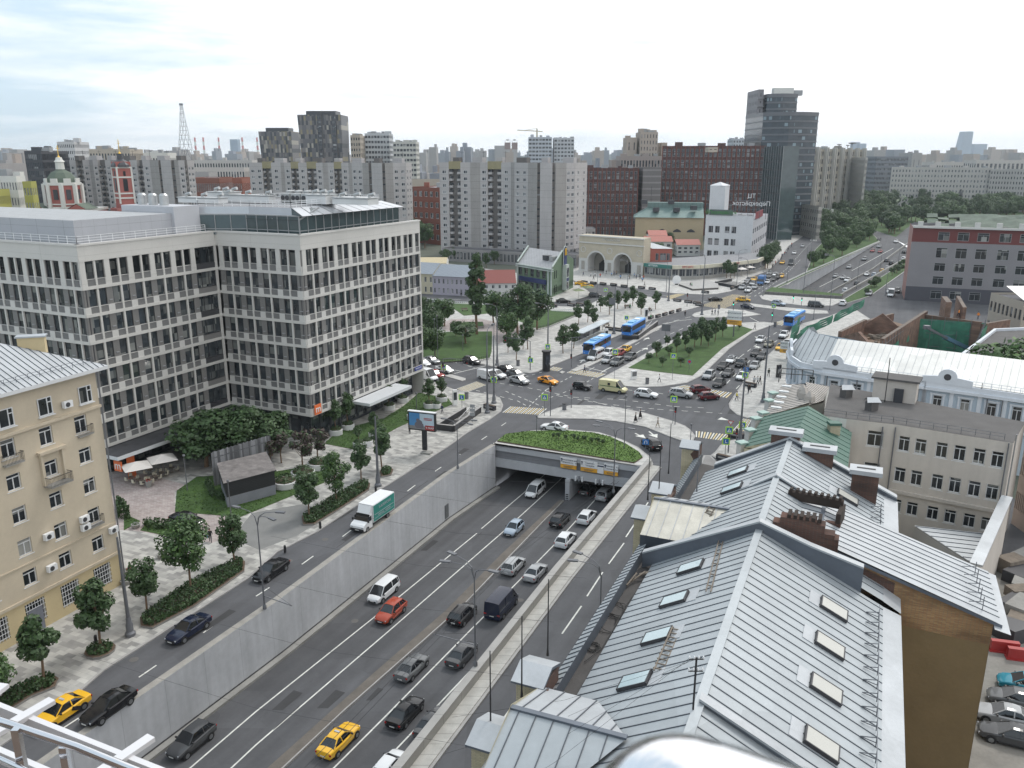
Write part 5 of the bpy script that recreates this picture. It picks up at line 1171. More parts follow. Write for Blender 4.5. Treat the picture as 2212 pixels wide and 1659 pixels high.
def skyl(x0,x1,n,ylo,yhi,Ya,Yb,lab,grp):
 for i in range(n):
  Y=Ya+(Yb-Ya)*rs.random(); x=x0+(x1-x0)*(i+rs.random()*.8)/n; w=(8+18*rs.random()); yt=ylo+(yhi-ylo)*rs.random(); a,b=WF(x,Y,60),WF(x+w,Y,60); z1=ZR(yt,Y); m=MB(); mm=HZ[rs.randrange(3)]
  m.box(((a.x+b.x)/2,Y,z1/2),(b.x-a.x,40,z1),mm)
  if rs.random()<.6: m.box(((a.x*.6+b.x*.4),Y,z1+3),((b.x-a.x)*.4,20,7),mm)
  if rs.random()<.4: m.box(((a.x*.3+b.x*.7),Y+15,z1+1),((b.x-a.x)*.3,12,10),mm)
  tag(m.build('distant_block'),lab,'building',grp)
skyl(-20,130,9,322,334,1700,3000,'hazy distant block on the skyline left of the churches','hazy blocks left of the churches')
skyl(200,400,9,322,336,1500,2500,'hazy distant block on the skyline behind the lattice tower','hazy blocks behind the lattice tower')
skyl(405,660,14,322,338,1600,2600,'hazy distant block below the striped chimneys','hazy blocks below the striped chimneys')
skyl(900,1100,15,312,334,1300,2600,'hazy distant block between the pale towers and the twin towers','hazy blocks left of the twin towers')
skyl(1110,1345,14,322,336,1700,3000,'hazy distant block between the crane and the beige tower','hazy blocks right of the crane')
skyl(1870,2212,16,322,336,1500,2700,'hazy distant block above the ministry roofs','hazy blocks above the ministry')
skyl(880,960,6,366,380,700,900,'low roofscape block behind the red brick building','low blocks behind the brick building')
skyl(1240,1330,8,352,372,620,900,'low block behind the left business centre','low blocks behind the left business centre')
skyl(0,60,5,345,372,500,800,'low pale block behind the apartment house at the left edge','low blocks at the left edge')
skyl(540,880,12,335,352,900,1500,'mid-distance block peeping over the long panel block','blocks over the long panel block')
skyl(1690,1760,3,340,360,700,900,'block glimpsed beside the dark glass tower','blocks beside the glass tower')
b=MB(); rs2=random.Random(5)
for row,(Y,h) in enumerate(((6900,75),(6500,48))):
 prev=None
 for i in range(90):
  x=-5600+11200*i/89; z=h*(.55+.5*mnoise.noise(Vector((i*.16,row*7,0)))+.35*math.exp(-((i-56)/9)**2)); cur=(x,Y,max(z,20))
  if prev:
   b.poly([(prev[0],Y,-1),(x,Y,-1),cur,prev],mat('far_wood',(.03,.05,.03),.95,var=.2,vs=.01)); b.poly([prev,cur,(cur[0],Y+300,cur[2]*.7),(prev[0],Y+300,prev[2]*.7)],MATS['far_wood'])
  prev=cur
struct('hills',b)
CHR=c_('church_red',.34,.115,.10,var=.12); GD=mat('gilded_metal',(.75,.48,.10),.3,metal=.8,var=.1); GR=c_('green_copper',.10,.13,.10)
def cupola(r,x,y,z,s,dome,tall=1):
 m=MB(); m.lathe((x,y,z),[(s*.35,0),(s*.5,s*.3),(s*.55,s*.7),(s*.35,s*1.2),(s*.08,s*1.6),(s*.05,s*2.0)],GD,12); m.build('gilded_cupola',r,30); m=MB(); zz=z+s*2; m.beam((x,y,zz),(x,y,zz+s*1.8*tall),.1*s+.05,.1*s+.05,GD); m.beam((x-s*.45,y,zz+s*1.1*tall),(x+s*.45,y,zz+s*1.1*tall),.1*s,.1*s,GD); m.beam((x-s*.25,y,zz+s*1.4*tall),(x+s*.25,y,zz+s*1.4*tall),.08*s,.08*s,GD); m.build('cross',r)
Y=285; q=WF(120,Y,30); zz=lambda y: ZR(y,Y)
r=thing('domed_church','red and white baroque church with green roof and gilded cupola behind the office','church',(q.x,q.y,0))
m=MB(); m.box((q.x,q.y+8,zz(455)/2),(19,16,zz(455)),CHR); m.box((q.x,q.y+8,zz(455)),(19.6,16.6,.8),BW); m.build('nave',r)
m=MB(); hw=5.3
def octp(rad,z,n=8): return [(q.x+rad*math.cos(math.pi/8+2*math.pi*i/n),q.y+6+rad*math.sin(math.pi/8+2*math.pi*i/n),z) for i in range(n)]
m.prism([Vector(p[:2]) for p in octp(5.5,0)],zz(455),zz(398),CHR,BW); m.build('octagon_drum',r)
m=MB()
for i in range(8):
 p=octp(5.7,0)[i]; m.box((p[0],p[1],(zz(450)+zz(398))/2),(1.1,1.1,zz(398)-zz(450)),BW)
for z,t in ((zz(450),.8),(zz(398),.9),(zz(442),.4)): m.prism([Vector(p[:2]) for p in octp(5.9,0)],z-t/2,z+t/2,BW,BW,True)
m.build('white_trim',r)
m=MB()
for i in range(8):
 a_,b_=Vector(octp(5.5,0)[i]),Vector(octp(5.5,0)[(i+1)%8]); c=(a_+b_)/2; nn=(c-Vector((q.x,q.y+6,0))).normalized(); dd=(b_-a_).normalized()
 c=c+nn*.12; m.box((c.x,c.y,(zz(432)+zz(410))/2),(1.5,.2,zz(410)-zz(432)),BD,rot=math.atan2(dd.y,dd.x)); m.box((c.x,c.y,zz(392)),(2.2,.5,1.8),BW,rot=math.atan2(dd.y,dd.x))
m.build('arched_windows',r)
m=MB(); m.lathe((q.x,q.y+6,zz(396)),[(5.2,0),(4.6,1.6),(3.2,3.4),(1.6,4.2),(1.4,4.6)],GR,8); m.build('green_roof',r)
m=MB(); m.lathe((q.x,q.y+6,zz(372)),[(1.5,-.6),(1.4,3.2),(1.8,3.3),(1.2,3.9),(.9,4.8)],BW,8); m.build('lantern',r); cupola(r,q.x,q.y+6,zz(348)-.6,1.5,1)
m=MB();
for sx in (-7,7): m.poly([(q.x+sx-3,q.y-.3,zz(452)),(q.x+sx+3,q.y-.3,zz(452)),(q.x+sx,q.y-.3,zz(441))],CHR); m.poly([(q.x+sx-3.4,q.y-.4,zz(452)),(q.x+sx,q.y-.4,zz(440)),(q.x+sx,q.y+8,zz(440)),(q.x+sx-3.4,q.y+8,zz(452))],GR); m.poly([(q.x+sx+3.4,q.y-.4,zz(452)),(q.x+sx,q.y-.4,zz(440)),(q.x+sx,q.y+8,zz(440)),(q.x+sx+3.4,q.y+8,zz(452))],GR)
m.build('gable',r)
Y=300; q=WF(262,Y,30); r=thing('bell_tower','square red bell tower with white pilasters, dark dome and gilded cross','church tower',(q.x,q.y,0))
m=MB(); m.box((q.x,q.y+3,zz(450)/2),(8.4,7,zz(450)),CHR,rot=.75); m.build('base',r)
m=MB(); m.box((q.x,q.y+3,(zz(362)+zz(445))/2),(4.9,4.9,zz(362)-zz(445)+4),CHR,rot=.75); m.build('shaft',r)
m=MB()
for z in (zz(362)+.0,zz(383),zz(418),zz(428)): m.box((q.x,q.y+3,z),(5.3,5.3,.5),BW,rot=.75)
for sx,sy in ((-1,-1),(1,-1),(-1,1),(1,1)):
 v=Matrix.Rotation(.75,3,'Z')@Vector((sx*2.45,sy*2.45,0)); m.box((q.x+v.x,q.y+3+v.y,(zz(362)+zz(440))/2),(.5,.5,zz(362)-zz(440)),BW,rot=.75)
m.build('white_trim',r)
m=MB()
for f in (-1,1):
 for z,h,w in ((zz(400),4.2,1.5),(zz(375),1.6,.8)):
  v=Matrix.Rotation(.75,3,'Z')@Vector((0 if f<0 else -2.5,-2.5 if f<0 else 0,0)); m.box((q.x+v.x,q.y+3+v.y,z),(w if f<0 else .2,.2 if f<0 else w,h),BD,rot=.75)
  v=Matrix.Rotation(.75,3,'Z')@Vector((2.5 if f>0 else 0,0 if f>0 else -2.5,0)); m.box((q.x+v.x,q.y+3+v.y,z),(.2 if f>0 else w,w if f>0 else .2,h),BD,rot=.75)
m.build('bell_openings',r); m=MB(); m.lathe((q.x,q.y+3,zz(361)),[(3.4,0),(3.3,.8),(2.4,1.9),(1.1,2.6),(.9,4.4),(1.0,4.6)],BD,10); m.build('dome',r); cupola(r,q.x,q.y+3,zz(340),1.25,1,1.6)
A_=V2(P(1250,585)); B_=V2(P(1388,598)); d=(B_-A_).normalized(); n=Vector((d.y,-d.x)); L_=(B_-A_).length; HT=14.6
LS=mat('limestone',(.47,.42,.33),.85,var=.10,vs=.4,joint=[(2,.9,.04,.15)]); LSW=mat('limestone_base',(.55,.54,.52),.85,var=.06)
r=thing('metro_station_hall','limestone metro pavilion with two big arched portals on the square','station hall',((A_.x+B_.x)/2,(A_.y+B_.y)/2,0)); rz=math.atan2(d.y,d.x)
ar=[(L_*.28,3.9),(L_*.69,3.9)]; m=MB()
def fq(u0,u1,z0,z1,off=0,mm=LS):
 a,b=A_+d*u0+n*off,A_+d*u1+n*off; m.poly([(a.x,a.y,z0),(b.x,b.y,z0),(b.x,b.y,z1),(a.x,a.y,z1)],mm)
spr=4.2; edges=[0]
for c,rr_ in ar: edges+=[c-rr_,c+rr_]
edges.append(L_)
for i in (0,2,4): fq(edges[i],edges[i+1],0,5.4,0,LSW); fq(edges[i],edges[i+1],5.4,HT-3.0)
fq(0,L_,HT-3.0,HT)
for c,rr_ in ar:
 N_=14
 for i in range(N_):
  a0,a1=math.pi*i/N_,math.pi*(i+1)/N_; x0,x1=c+rr_*math.cos(a1),c+rr_*math.cos(a0); h0,h1=spr+rr_*math.sin(a1),spr+rr_*math.sin(a0)
  a,b=A_+d*x0,A_+d*x1; m.poly([(a.x,a.y,h0),(b.x,b.y,h1),(b.x,b.y,HT-3.0),(a.x,a.y,HT-3.0)],LS)
  a2,b2=a-n*5,b-n*5; m.poly([(a.x,a.y,h0),(b.x,b.y,h1),(b2.x,b2.y,h1),(a2.x,a2.y,h0)],LSW)
  o0,o1=rr_+.65,rr_; w=[A_+d*(c+q_*math.cos(t))+n*.2 for q_,t in ((o1,a0),(o0,a0),(o0,a1),(o1,a1))]; zq=[spr+q_*math.sin(t) for q_,t in ((o1,a0),(o0,a0),(o0,a1),(o1,a1))]; m.poly([(v.x,v.y,z) for v,z in zip(w,zq)],LSW)
 for s_ in (-1,1):
  a=A_+d*(c+s_*rr_); m.poly([(a.x,a.y,0),(a.x-n.x*5,a.y-n.y*5,0),(a.x-n.x*5,a.y-n.y*5,spr),(a.x,a.y,spr)],LSW)
e=[A_,B_,B_-n*5.6,A_-n*5.6]
for a,b in ((e[1],e[2]),(e[2],e[3]),(e[3],e[0])): m.poly([(a.x,a.y,0),(b.x,b.y,0),(b.x,b.y,HT),(a.x,a.y,HT)],LS)
m.flat([(v.x,v.y,HT) for v in e],LS); m.build('wall',r)
m=MB(); c=A_+d*L_/2;
for z,h,t in ((HT-.2,.5,.5),(HT-2.9,.45,.45),(5.4,.3,.25)):
 if z>6: m.box((c.x+n.x*t/2,c.y+n.y*t/2,z),(L_+.5,t,h),LSW,rot=rz)
m.build('cornice',r)
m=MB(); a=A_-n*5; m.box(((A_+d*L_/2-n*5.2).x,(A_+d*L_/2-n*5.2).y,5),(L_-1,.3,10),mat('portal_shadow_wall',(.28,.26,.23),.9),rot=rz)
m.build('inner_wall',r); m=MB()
for c0,rr_ in ar:
 m.tube([((A_+d*c0-n*4.9).x,(A_+d*c0-n*4.9).y,0.1),((A_+d*c0-n*4.9).x,(A_+d*c0-n*4.9).y,.2)],.1,BLACK)
 for k in range(9):
  w=2.1*math.cos(math.pi/2*k/9) if k else 2.1; cc=A_+d*(c0+.6)-n*4.95; m.box((cc.x,cc.y,2.2+2.5*k/9 if k else 1.6),(w*2 if k else 4.2,.1,.4 if k else 3.2),BLACK,rot=rz)
 cc=A_+d*c0-n*4.9; m.box((cc.x,cc.y,7),(1.2,.12,1.3),BLACK,rot=rz)
m.build('doorway',r)
for t in (.07,.49,.94):
 cc=A_+d*L_*t+n*.12; m=MB()
 for i in range(16):
  a0,a1=2*math.pi*i/16,2*math.pi*(i+1)/16; m.beam((cc.x+d.x*1.1*math.cos(a0),cc.y+d.y*1.1*math.cos(a0),8.9+1.1*math.sin(a0)),(cc.x+d.x*1.1*math.cos(a1),cc.y+d.y*1.1*math.cos(a1),8.9+1.1*math.sin(a1)),.2,.2,LSW)
 m.build('medallion',r)
 m=MB(); m.box((cc.x,cc.y,2.6),(1.5,.1,3.4),mat('niche',(.33,.31,.28),.9),rot=rz); m.build('niche',r)
part('lettering',textmesh('ОКТЯБРЬСКАЯ',1.1,LSW,.06),r,Vector(((A_+d*L_*.5+n*.1).x,(A_+d*L_*.5+n*.1).y,HT-1.4))-absloc(r),upright(d))
RP=mat('red_plaster',(.33,.10,.075),.85,var=.1,vs=.4,streak=.05)
f0=B_-n*5.7; f1=V2(P(1452,545,9)); o=Bld('red_station_wing','low red plastered hall with a broad white metal roof behind the arches','building',(f0.x,f0.y,0)); L2=(f1-f0).length
o.wall(f0,f1,0,10.5,[(2,3.2),(5,6.2)]+[(L2*.45+i*2.6,L2*.45+i*2.6+1.2) for i in range(6)],[(1.5,3.6),(5.8,8.6)],RP,'G',.2); bk=[f1-d*30,f0-d*20]; o.wall(f1,bk[0],0,10.5,m=RP); o.wall(bk[0],bk[1],0,10.5,m=RP); o.wall(bk[1],f0,0,10.5,m=RP)
rr0=o.done(); m=MB(); apx=(f0+f1)/2-d*11
for a,b in ((f0,f1),(f1,bk[0]),(bk[0],bk[1]),(bk[1],f0)):
 ee=((a+b)/2-apx).normalized()*.6; m.poly([v3(a+ee,10.4),v3(b+ee,10.4),v3(apx,13.6)],ZNW)
m.build('roof',rr0)
sa=[V2(P(1391,599)),V2(P(1450,605)),V2(P(1510,604)),V2(P(1570,598)),V2(P(1632,590)),V2(P(1653,580))]
o=Bld('shop_arcade','long low curved shop arcade with a cream fascia and dark windows','shop',(sa[2].x,sa[2].y,0)); CF=mat('cream_fascia',(.55,.52,.42),.7); GF2=mat('shop_front',(.05,.075,.075),.2,var=.2)
fb=MB(); gfb=MB()
for i,(a,b) in enumerate(zip(sa,sa[1:])):
 L_=(b-a).length; k=max(2,int(L_/2.2)); o.wall(a,b,0,5.2,even(L_,k,L_/k*.86),[(1.3,4.0)],mat('shop_pillar',(.30,.29,.27),.8),'G',.15); dd=(b-a).normalized(); nn=Vector((dd.y,-dd.x)); c=(a+b)/2+nn*.35; (gfb if i==0 else fb).box((c.x,c.y,4.9),(L_,.7,1.3),mat('teal_fascia',(.04,.17,.15),.5) if i==0 else CF,rot=math.atan2(dd.y,dd.x))
bk=[sa[-1]+Vector((6,16)),sa[0]+Vector((8,14))]; o.wall(sa[-1],bk[0],0,5.2,m=CF); o.wall(bk[0],bk[1],0,5.2,m=CF); o.wall(bk[1],sa[0],0,5.2,m=CF); o.w.flat([(p.x,p.y,5.3) for p in sa+bk],mat('arcade_roof',(.24,.24,.25),.9)); r=o.done(); fb.build('fascia',r); gfb.build('teal_fascia',r)
RL=mat('red_letters',(.42,.03,.03),.5)
def letters(txt,size,m,par,p,dirv,lab='lettering',mirror=False,dp=.05): return part(lab,textmesh(txt,size,m,dp,mirror),par,Vector(p)-absloc(par),upright(dirv))
dd=(sa[1]-sa[0]).normalized(); nn=Vector((dd.y,-dd.x)); p=sa[0].lerp(sa[1],.35)+nn*.78; letters('АПТЕКА',1.0,WHITEP,r,(p.x,p.y,4.9),dd)
dd=(sa[2]-sa[1]).normalized(); nn=Vector((dd.y,-dd.x)); p=sa[1].lerp(sa[2],.55)+nn*.78; letters('KFC-KFC',1.1,RL,r,(p.x,p.y,4.9),dd)
dd=(sa[4]-sa[3]).normalized(); nn=Vector((dd.y,-dd.x)); p=sa[3].lerp(sa[4],.3)+nn*.78; letters('KFC',1.1,RL,r,(p.x,p.y,4.9),dd)
A_=V2(P(1519,566)); B_=V2(P(1620,572)); d=(B_-A_).normalized(); n=Vector((d.y,-d.x)); C_=V2(P(1652,545)); WT=mat('white_tile',(.57,.58,.60),.6,var=.05,vs=.5,joint=[(2,1.8,.06,.12),(3,2.2,.06,.10)])
z1=ZR(464,A_.y); o=Bld('white_tiled_tower','white tiled six-storey block with shop signs on its roof','building',(A_.x,A_.y,0)); L_=(B_-A_).length
cs=[(L_*.07,L_*.17),(L_*.21,L_*.31),(L_*.42,L_*.52),(L_*.56,L_*.66)]; fh=5.3; rows=[(z1-4.6-fh*i-2.9+0.0,z1-4.6-fh*i) for i in range(5)][::-1]; rows=[q_ for q_ in rows if q_[0]>.5]
o.wall(A_,B_,0,z1,cs,rows,WT,'G',.25); L3=(C_-B_).length; o.wall(B_,C_,0,z1-2,even(L3,8,L3/8*.6),[(a_,b_-.8) for a_,b_ in rows],mat('grey_tile',(.42,.42,.45),.7,var=.06),'F',.15)
D1=C_-d*18; D2=A_-n*26; o.wall(C_,D1,0,z1-2,m=WT); o.wall(D1,D2,0,z1-2,m=WT); o.wall(D2,A_,0,z1,m=WT); o.w.flat([(q_.x,q_.y,z1-2) for q_ in (A_,B_,C_,D1,D2)],mat('tower_roof',(.22,.23,.25),.9)); r=o.done()
m=MB(); m.poly([v3(A_-n*6,z1-2),v3(B_-n*1-d*L_*.02,z1-2),v3(B_-n*1-d*L_*.02,z1),v3(A_-n*6,z1)],WT); m.build('parapet',r)
m=MB(); c=A_+d*4-n*5; m.box((c.x,c.y,z1+5.2),(6.6,7,14.4),WT,rot=math.atan2(d.y,d.x)); m.lathe((c.x,c.y,z1+12.4),[(4.6,0),(.2,1.4)],WT,4); m.build('stair_tower',r)
GRN=mat('green_letters',(.03,.22,.03),.5)
pq=lambda u,o_: (A_+d*u+n*o_)
s=thing('roof_sign','green shop name sign with a four-petal emblem on the white tiled block','sign',v3(pq(8,.4),z1));
m=MB(); c=pq(L_*.32,.2); m.box((c.x,c.y,z1+1.2),(L_*.5,.1,2.4),mat('sign_mesh',(.10,.13,.12),.8),rot=math.atan2(d.y,d.x)); m.build('panel',s); letters('Перекрёсток',1.9,GRN,s,v3(pq(L_*.36,.32),z1+1.2),d); m=MB()
for a0 in range(4):
 c=pq(L_*.035,.3); m.tube([(c.x+d.x*(.55*math.cos(a0*1.57)+.4*math.cos(t*.785)),c.y+d.y*(.55*math.cos(a0*1.57)+.4*math.cos(t*.785)),z1+1.3+.55*math.sin(a0*1.57)+.4*math.sin(t*.785)) for t in range(9)],.09,GRN,4)
m.build('emblem',s)
s=thing('reversed_roof_sign','white letter sign seen from behind on a steel frame over the white block','sign',v3(pq(L_*.8,-14),z1-2)); c=pq(L_*.78,-14); m=MB(); rzz=math.atan2(d.y,d.x)
for k in range(6): e_=c+d*(k*2.6-6.5); m.beam((e_.x,e_.y,z1-2),(e_.x,e_.y,z1+6),.15,.15,METAL)
for z in (z1+2,z1+5.6): m.beam(v3(c-d*7,z),v3(c+d*7,z),.15,.15,METAL)
m.build('frame',s); zq=ZR(440,c.y); letters('Перекрёсток',2.6,WHITEP,s,v3(c+n*.2,zq),d,mirror=True); letters('ТЦ',2.6,WHITEP,s,v3(c+n*.2,zq+3.2),d,mirror=True)
s=thing('red_roof_sign','dark red roof sign on the right side of the white block','sign',v3(B_,z1)); dd=(C_-B_).normalized(); nn=Vector((dd.y,-dd.x)); c=B_.lerp(C_,.35)+nn*.1; m=MB(); m.box((c.x,c.y,z1-.2),(L3*.45,.3,3),mat('dark_red_sign',(.22,.02,.03),.5),rot=math.atan2(dd.y,dd.x)); m.build('panel',s)
for i in range(4):
 c=pq(L_*.5+i*2.2,-8-2*(i%2)); m=MB(); m.box((c.x,c.y,z1-1),(1.6,1.4,2.2),DUCT); tag(m.build('roof_unit'),('leftmost','second','third','rightmost')[i]+' grey machine unit on the white block roof','roof plant','machine units on the white block')
r,a,b,z1,n,d=block('beige_hall','beige arcaded hall with a green metal roof and dark vents',1372,1520,470,425,22,c_('beige_wall',.46,.38,.25),0,0,Y1=420)
m=MB(); hh=ZR(446,436); a3,b3=a-n*9+d*6,b-n*9; ov=1.0
m.poly([v3(a+n*ov-d*ov,z1),v3(b+n*ov,z1),v3(b3,hh),v3(a3,hh)],mat('green_metal_roof',(.13,.20,.19),.5,metal=.2,joint=[(3,1.6,.12,.35)])); m.poly([v3(a+n*ov-d*ov,z1),v3(a3,hh),v3(a-n*20-d*ov,z1)],MATS['green_metal_roof']); m.box((((a3+b3)/2-n*3).x,((a3+b3)/2-n*3).y,hh+1),((b3-a3).length,7,2.4),MATS['green_metal_roof'],rot=math.atan2(d.y,d.x))
m.poly([v3(b3,hh),v3(a3,hh),v3(a-n*22,z1),v3(b-n*22,z1)],MATS['green_metal_roof']); m.build('roof',r); m=MB()
for t,zz_ in ((.12,hh+2.5),(.52,hh+2.5),(.3,hh-1),(.6,hh-1),(.85,hh)): p=a.lerp(b,t)-n*(4 if zz_<hh+1 else 9); m.box((p.x,p.y,zz_),(3,2.5,2),BD)
m.build('vents',r); m=MB()
for t in (.4,.62,.82):
 p=a.lerp(b,t)+n*.05;
 for k in range(5): m.box((p.x,p.y,z1-7+.3*k),(4*math.cos(k*.31),.1,.3),BD,rot=math.atan2(d.y,d.x))
m.build('arched_windows',r)
PR_=c_('pink_roof',.42,.17,.14)
for x0,x1,yt,Y,lab in ((1388,1452,521,395,'small white house with a pinkish metal roof behind the station wing'),(1455,1512,528,390,'second small white house with pinkish roof beside the white tiled block'),(1396,1440,508,402,'pink-roofed house peeping over the station wing')):
 r,a,b,z1,n,d=block('small_white_house',lab,x0,x1,yt,Y,9,BW,4,2,'F'); m=MB(); mid_=(a+b)/2-n*4.5; m.poly([v3(a+n*.5-d*.4,z1-.2),v3(b+n*.5+d*.4,z1-.2),v3(b-n*4.5+d*.4,z1+2),v3(a-n*4.5-d*.4,z1+2)],PR_); m.poly([v3(a-n*4.5-d*.4,z1+2),v3(b-n*4.5+d*.4,z1+2),v3(b-n*9.5+d*.4,z1-.2),v3(a-n*9.5-d*.4,z1-.2)],PR_); m.build('roof',r)
block('low_shop_strip','long low grey shop strip under the central panel block',955,1245,543,372,10,c_('strip_wall',.26,.25,.25),36,1,'G',Y1=345,z0f=.6,hf=.8,wf=.7)
block('scaffolded_house','small grey scaffolded house at the right foot of the panel block',1248,1286,440+54,400,12,BG,4,4,'F')
block('low_depot','low flat-roofed building left of the station arches',1240,1300,540,360,12,BG,6,1,'F')
block('avenue_house','low grey-green roofed house at the foot of the glass tower',1752,1775,447,470,40,c_('stone_front',.38,.36,.33),3,4,'F',side=12)
block('avenue_house','pale low house farther along the left side of the avenue',1776,1800,452,560,30,BW,3,3,'F',side=8)
A_=V2(P(1118,628)); B_=V2(P(1192,643)); n0=1; d=(B_-A_).normalized(); n=Vector((d.y,-d.x)); C_=V2(P(1238,622)); GP=mat('green_plaster',(.11,.165,.105),.85,var=.07,vs=.3); GT=mat('pale_green_trim',(.40,.45,.42),.8)
o=Bld('green_restaurant','green three-storey restaurant with navy signs and a metal mansard roof','restaurant',(A_.x,A_.y,0)); L_=(B_-A_).length; z1=ZR(582,B_.y); k=L_/9.2
cs=even(L_*.86,5,1.9); o.wall(A_,B_,0,z1,cs,[(z1-8.2,z1-5.6),(z1-3.5,z1-.8)],GP,'d',.25)
L3=(C_-B_).length; o.wall(B_,C_,0,z1,[(2,3),(3.8,4.8),(L3*.5,L3*.5+1.8),(L3*.72,L3*.72+.9)],[(.6,3),(z1-8.2,z1-5.6),(z1-3.5,z1-.8)],GP,'d',.25)
D1=C_+(A_-B_); o.wall(C_,D1,0,z1,m=GP); o.wall(D1,A_,0,z1,m=GP); o.w.flat([v3(q_,z1) for q_ in (A_,B_,C_,D1)],ROOFD); r=o.done()
m=MB(); rz=math.atan2(d.y,d.x); NV=mat('navy_sign',(.018,.03,.11),.5); c=A_+d*L_*.45+n*.2; m.box((c.x,c.y,z1-4.6),(L_*.8,.3,1.5),NV,rot=rz); m.box((c.x+d.x,c.y+d.y,z1-9.4),(L_*.85,.4,1.5),NV,rot=rz); m.build('navy_sign_band',r)
letters('МАКДОНАЛДС',1.0,WHITEP,r,v3(c+n*.25+d*.6,z1-9.4),d)
m=MB(); c=(A_+B_)/2;
for z in (z1,z1-.6): m.box((c.x+n.x*.2,c.y+n.y*.2,z),(L_+.8,.9,.35),GT,rot=rz)
for u in (.01,.9,.985): c=A_+d*L_*u+n*.1; m.box((c.x,c.y,z1/2),(.7 if u<.95 else .5,.3,z1),GT,rot=rz)
m.build('trim',r)
m=MB(); ru=z1+4.6; sd2=(C_-B_).normalized(); A5,B5=A_+sd2*L3*.45,B_+sd2*L3*.45
m.poly([v3(A_,z1+.2),v3(B_,z1+.2),v3(B5,ru),v3(A5,ru)],mat('mansard_metal',(.34,.34,.35),.5,metal=.2,joint=[(0,.9,.08,.3)])); m.poly([v3(A5,ru),v3(B5,ru),v3(C_,z1+.2),v3(D1,z1+.2)],MATS['mansard_metal']); m.build('roof',r)
m=MB();
for e0_,e1_ in ((B_,B5),(A_,A5)): m.poly([v3(e0_,z1),v3(e1_,z1),v3(e1_,ru+.5),v3(e0_,z1+.8)],GP); m.beam(v3(e0_,z1+.8),v3(e1_,ru+.6),.5,.3,GT)
m.poly([v3(B5,z1),v3(C_,z1),v3(C_,z1+.8),v3(B5,ru+.5)],GP); m.build('gable',r)
m=MB(); c=A_+d*L_*.72+sd2*L3*.22; m.box((c.x,c.y,z1+2.8),(2.6,2,1.6),BD,rot=rz); m.box((c.x+3*d.x,c.y+3*d.y,z1+2.8),(1.8,2,1.6),DUCT,rot=rz); m.build('roof_plant',r)
n2=Vector((sd2.y,-sd2.x)); c=B_+sd2*L3*.52+n2*.35; m=MB(); pr=[]
for i in range(13): t=math.pi*i/12; pr.append((1.5*math.cos(t),5.2+1.5*math.sin(t)))
pr=[(1.5,0)]+pr+[(-1.5,0)]
def wallpoly(mb,c,dd,prof,z,mm,nn,th):
 f=[Vector((c.x+dd.x*u+nn.x*th,c.y+dd.y*u+nn.y*th,z+h)) for u,h in prof]; g_=[Vector((c.x+dd.x*u,c.y+dd.y*u,z+h)) for u,h in prof]; mb.poly(f[::-1],mm); mb.poly(g_,mm)
 for i in range(len(f)): j=(i+1)%len(f); mb.poly([f[i],f[j],g_[j],g_[i]],mm)
wallpoly(m,c,sd2,[(u*1.25,h*1.06) for u,h in pr],z1-.5,GT,n2,.15); m.build('sign_surround',r); m=MB(); wallpoly(m,c+n2*.16,sd2,pr,z1-.4,NV,n2,.12); m.build('arched_sign',r)
m=MB(); cc=c+n2*.36
for s_ in (-1,1):
 m.tube([(cc.x+sd2.x*(s_*.42+.38*math.cos(t)),cc.y+sd2.y*(s_*.42+.38*math.cos(t)),z1+3.4+2.3*math.sin(t)) for t in [math.pi*i/8 for i in range(9)]],.13,mat('yellow_emblem',(.70,.42,.03),.5),5)
m.build('arch_emblem',r)
m=MB(); c=B_+sd2*L3*.52+n2*.8; m.box((c.x,c.y,z1-4),(3,1.4,8.5),GT,rot=math.atan2(sd2.y,sd2.x)); m.box((c.x+n2.x*.72,c.y+n2.y*.72,z1-2.3),(2.2,.05,3),GLF,rot=math.atan2(sd2.y,sd2.x)); m.box((c.x+n2.x*.72,c.y+n2.y*.72,z1-6.8),(2.2,.05,2.4),GLF,rot=math.atan2(sd2.y,sd2.x)); m.box((c.x+n2.x*.73,c.y+n2.y*.73,z1-4.8),(2.4,.06,1.1),NV,rot=math.atan2(sd2.y,sd2.x)); m.build('bay_window',r)
def rowhouse(label,x0,x1,yb0,yb1,yt,mw,mr,nc,rh,rows=2,dep=11):
 a,b=V2(P(x0,yb0)),V2(P(x1,yb1)); d=(b-a).normalized(); n=Vector((d.y,-d.x)); z1=ZR(yt,(a.y+b.y)/2); L_=(b-a).length; o=Bld('old_row_house',label,'building',(a.x,a.y,0))
 rw=[(.6,z1*.36),(z1*.58,z1*.84)]; o.wall(a,b,0,z1,even(L_,nc,L_/nc*.42),rw,mw,'f',.2); a2,b2=a-n*dep,b-n*dep; o.wall(b,b2,0,z1,m=mw); o.wall(b2,a2,0,z1,m=mw); o.wall(a2,a,0,z1,m=mw); r=o.done(); m=MB(); m1,m2=a-n*dep/2,b-n*dep/2
 m.poly([v3(a+n*.5,z1-.1),v3(b+n*.5,z1-.1),v3(m2,z1+rh),v3(m1,z1+rh)],mr); m.poly([v3(m1,z1+rh),v3(m2,z1+rh),v3(b2-n*.5,z1),v3(a2-n*.5,z1)],mr); m.poly([v3(b,z1),v3(b2,z1),v3(m2,z1+rh)],mw); m.poly([v3(a,z1),v3(a2,z1),v3(m1,z1+rh)],mw); m.build('roof',r); return r
BR=c_('blue_grey_roof',.24,.27,.31,rough=.5,joint=[(3,1.4,.1,.2)]); RR_=c_('red_metal_roof',.21,.05,.04,rough=.6)
rowhouse('yellowish old two-storey house at the left end of the row by the park',880,937,632,636,590,c_('yellowish',.48,.44,.33),BR,5,3)
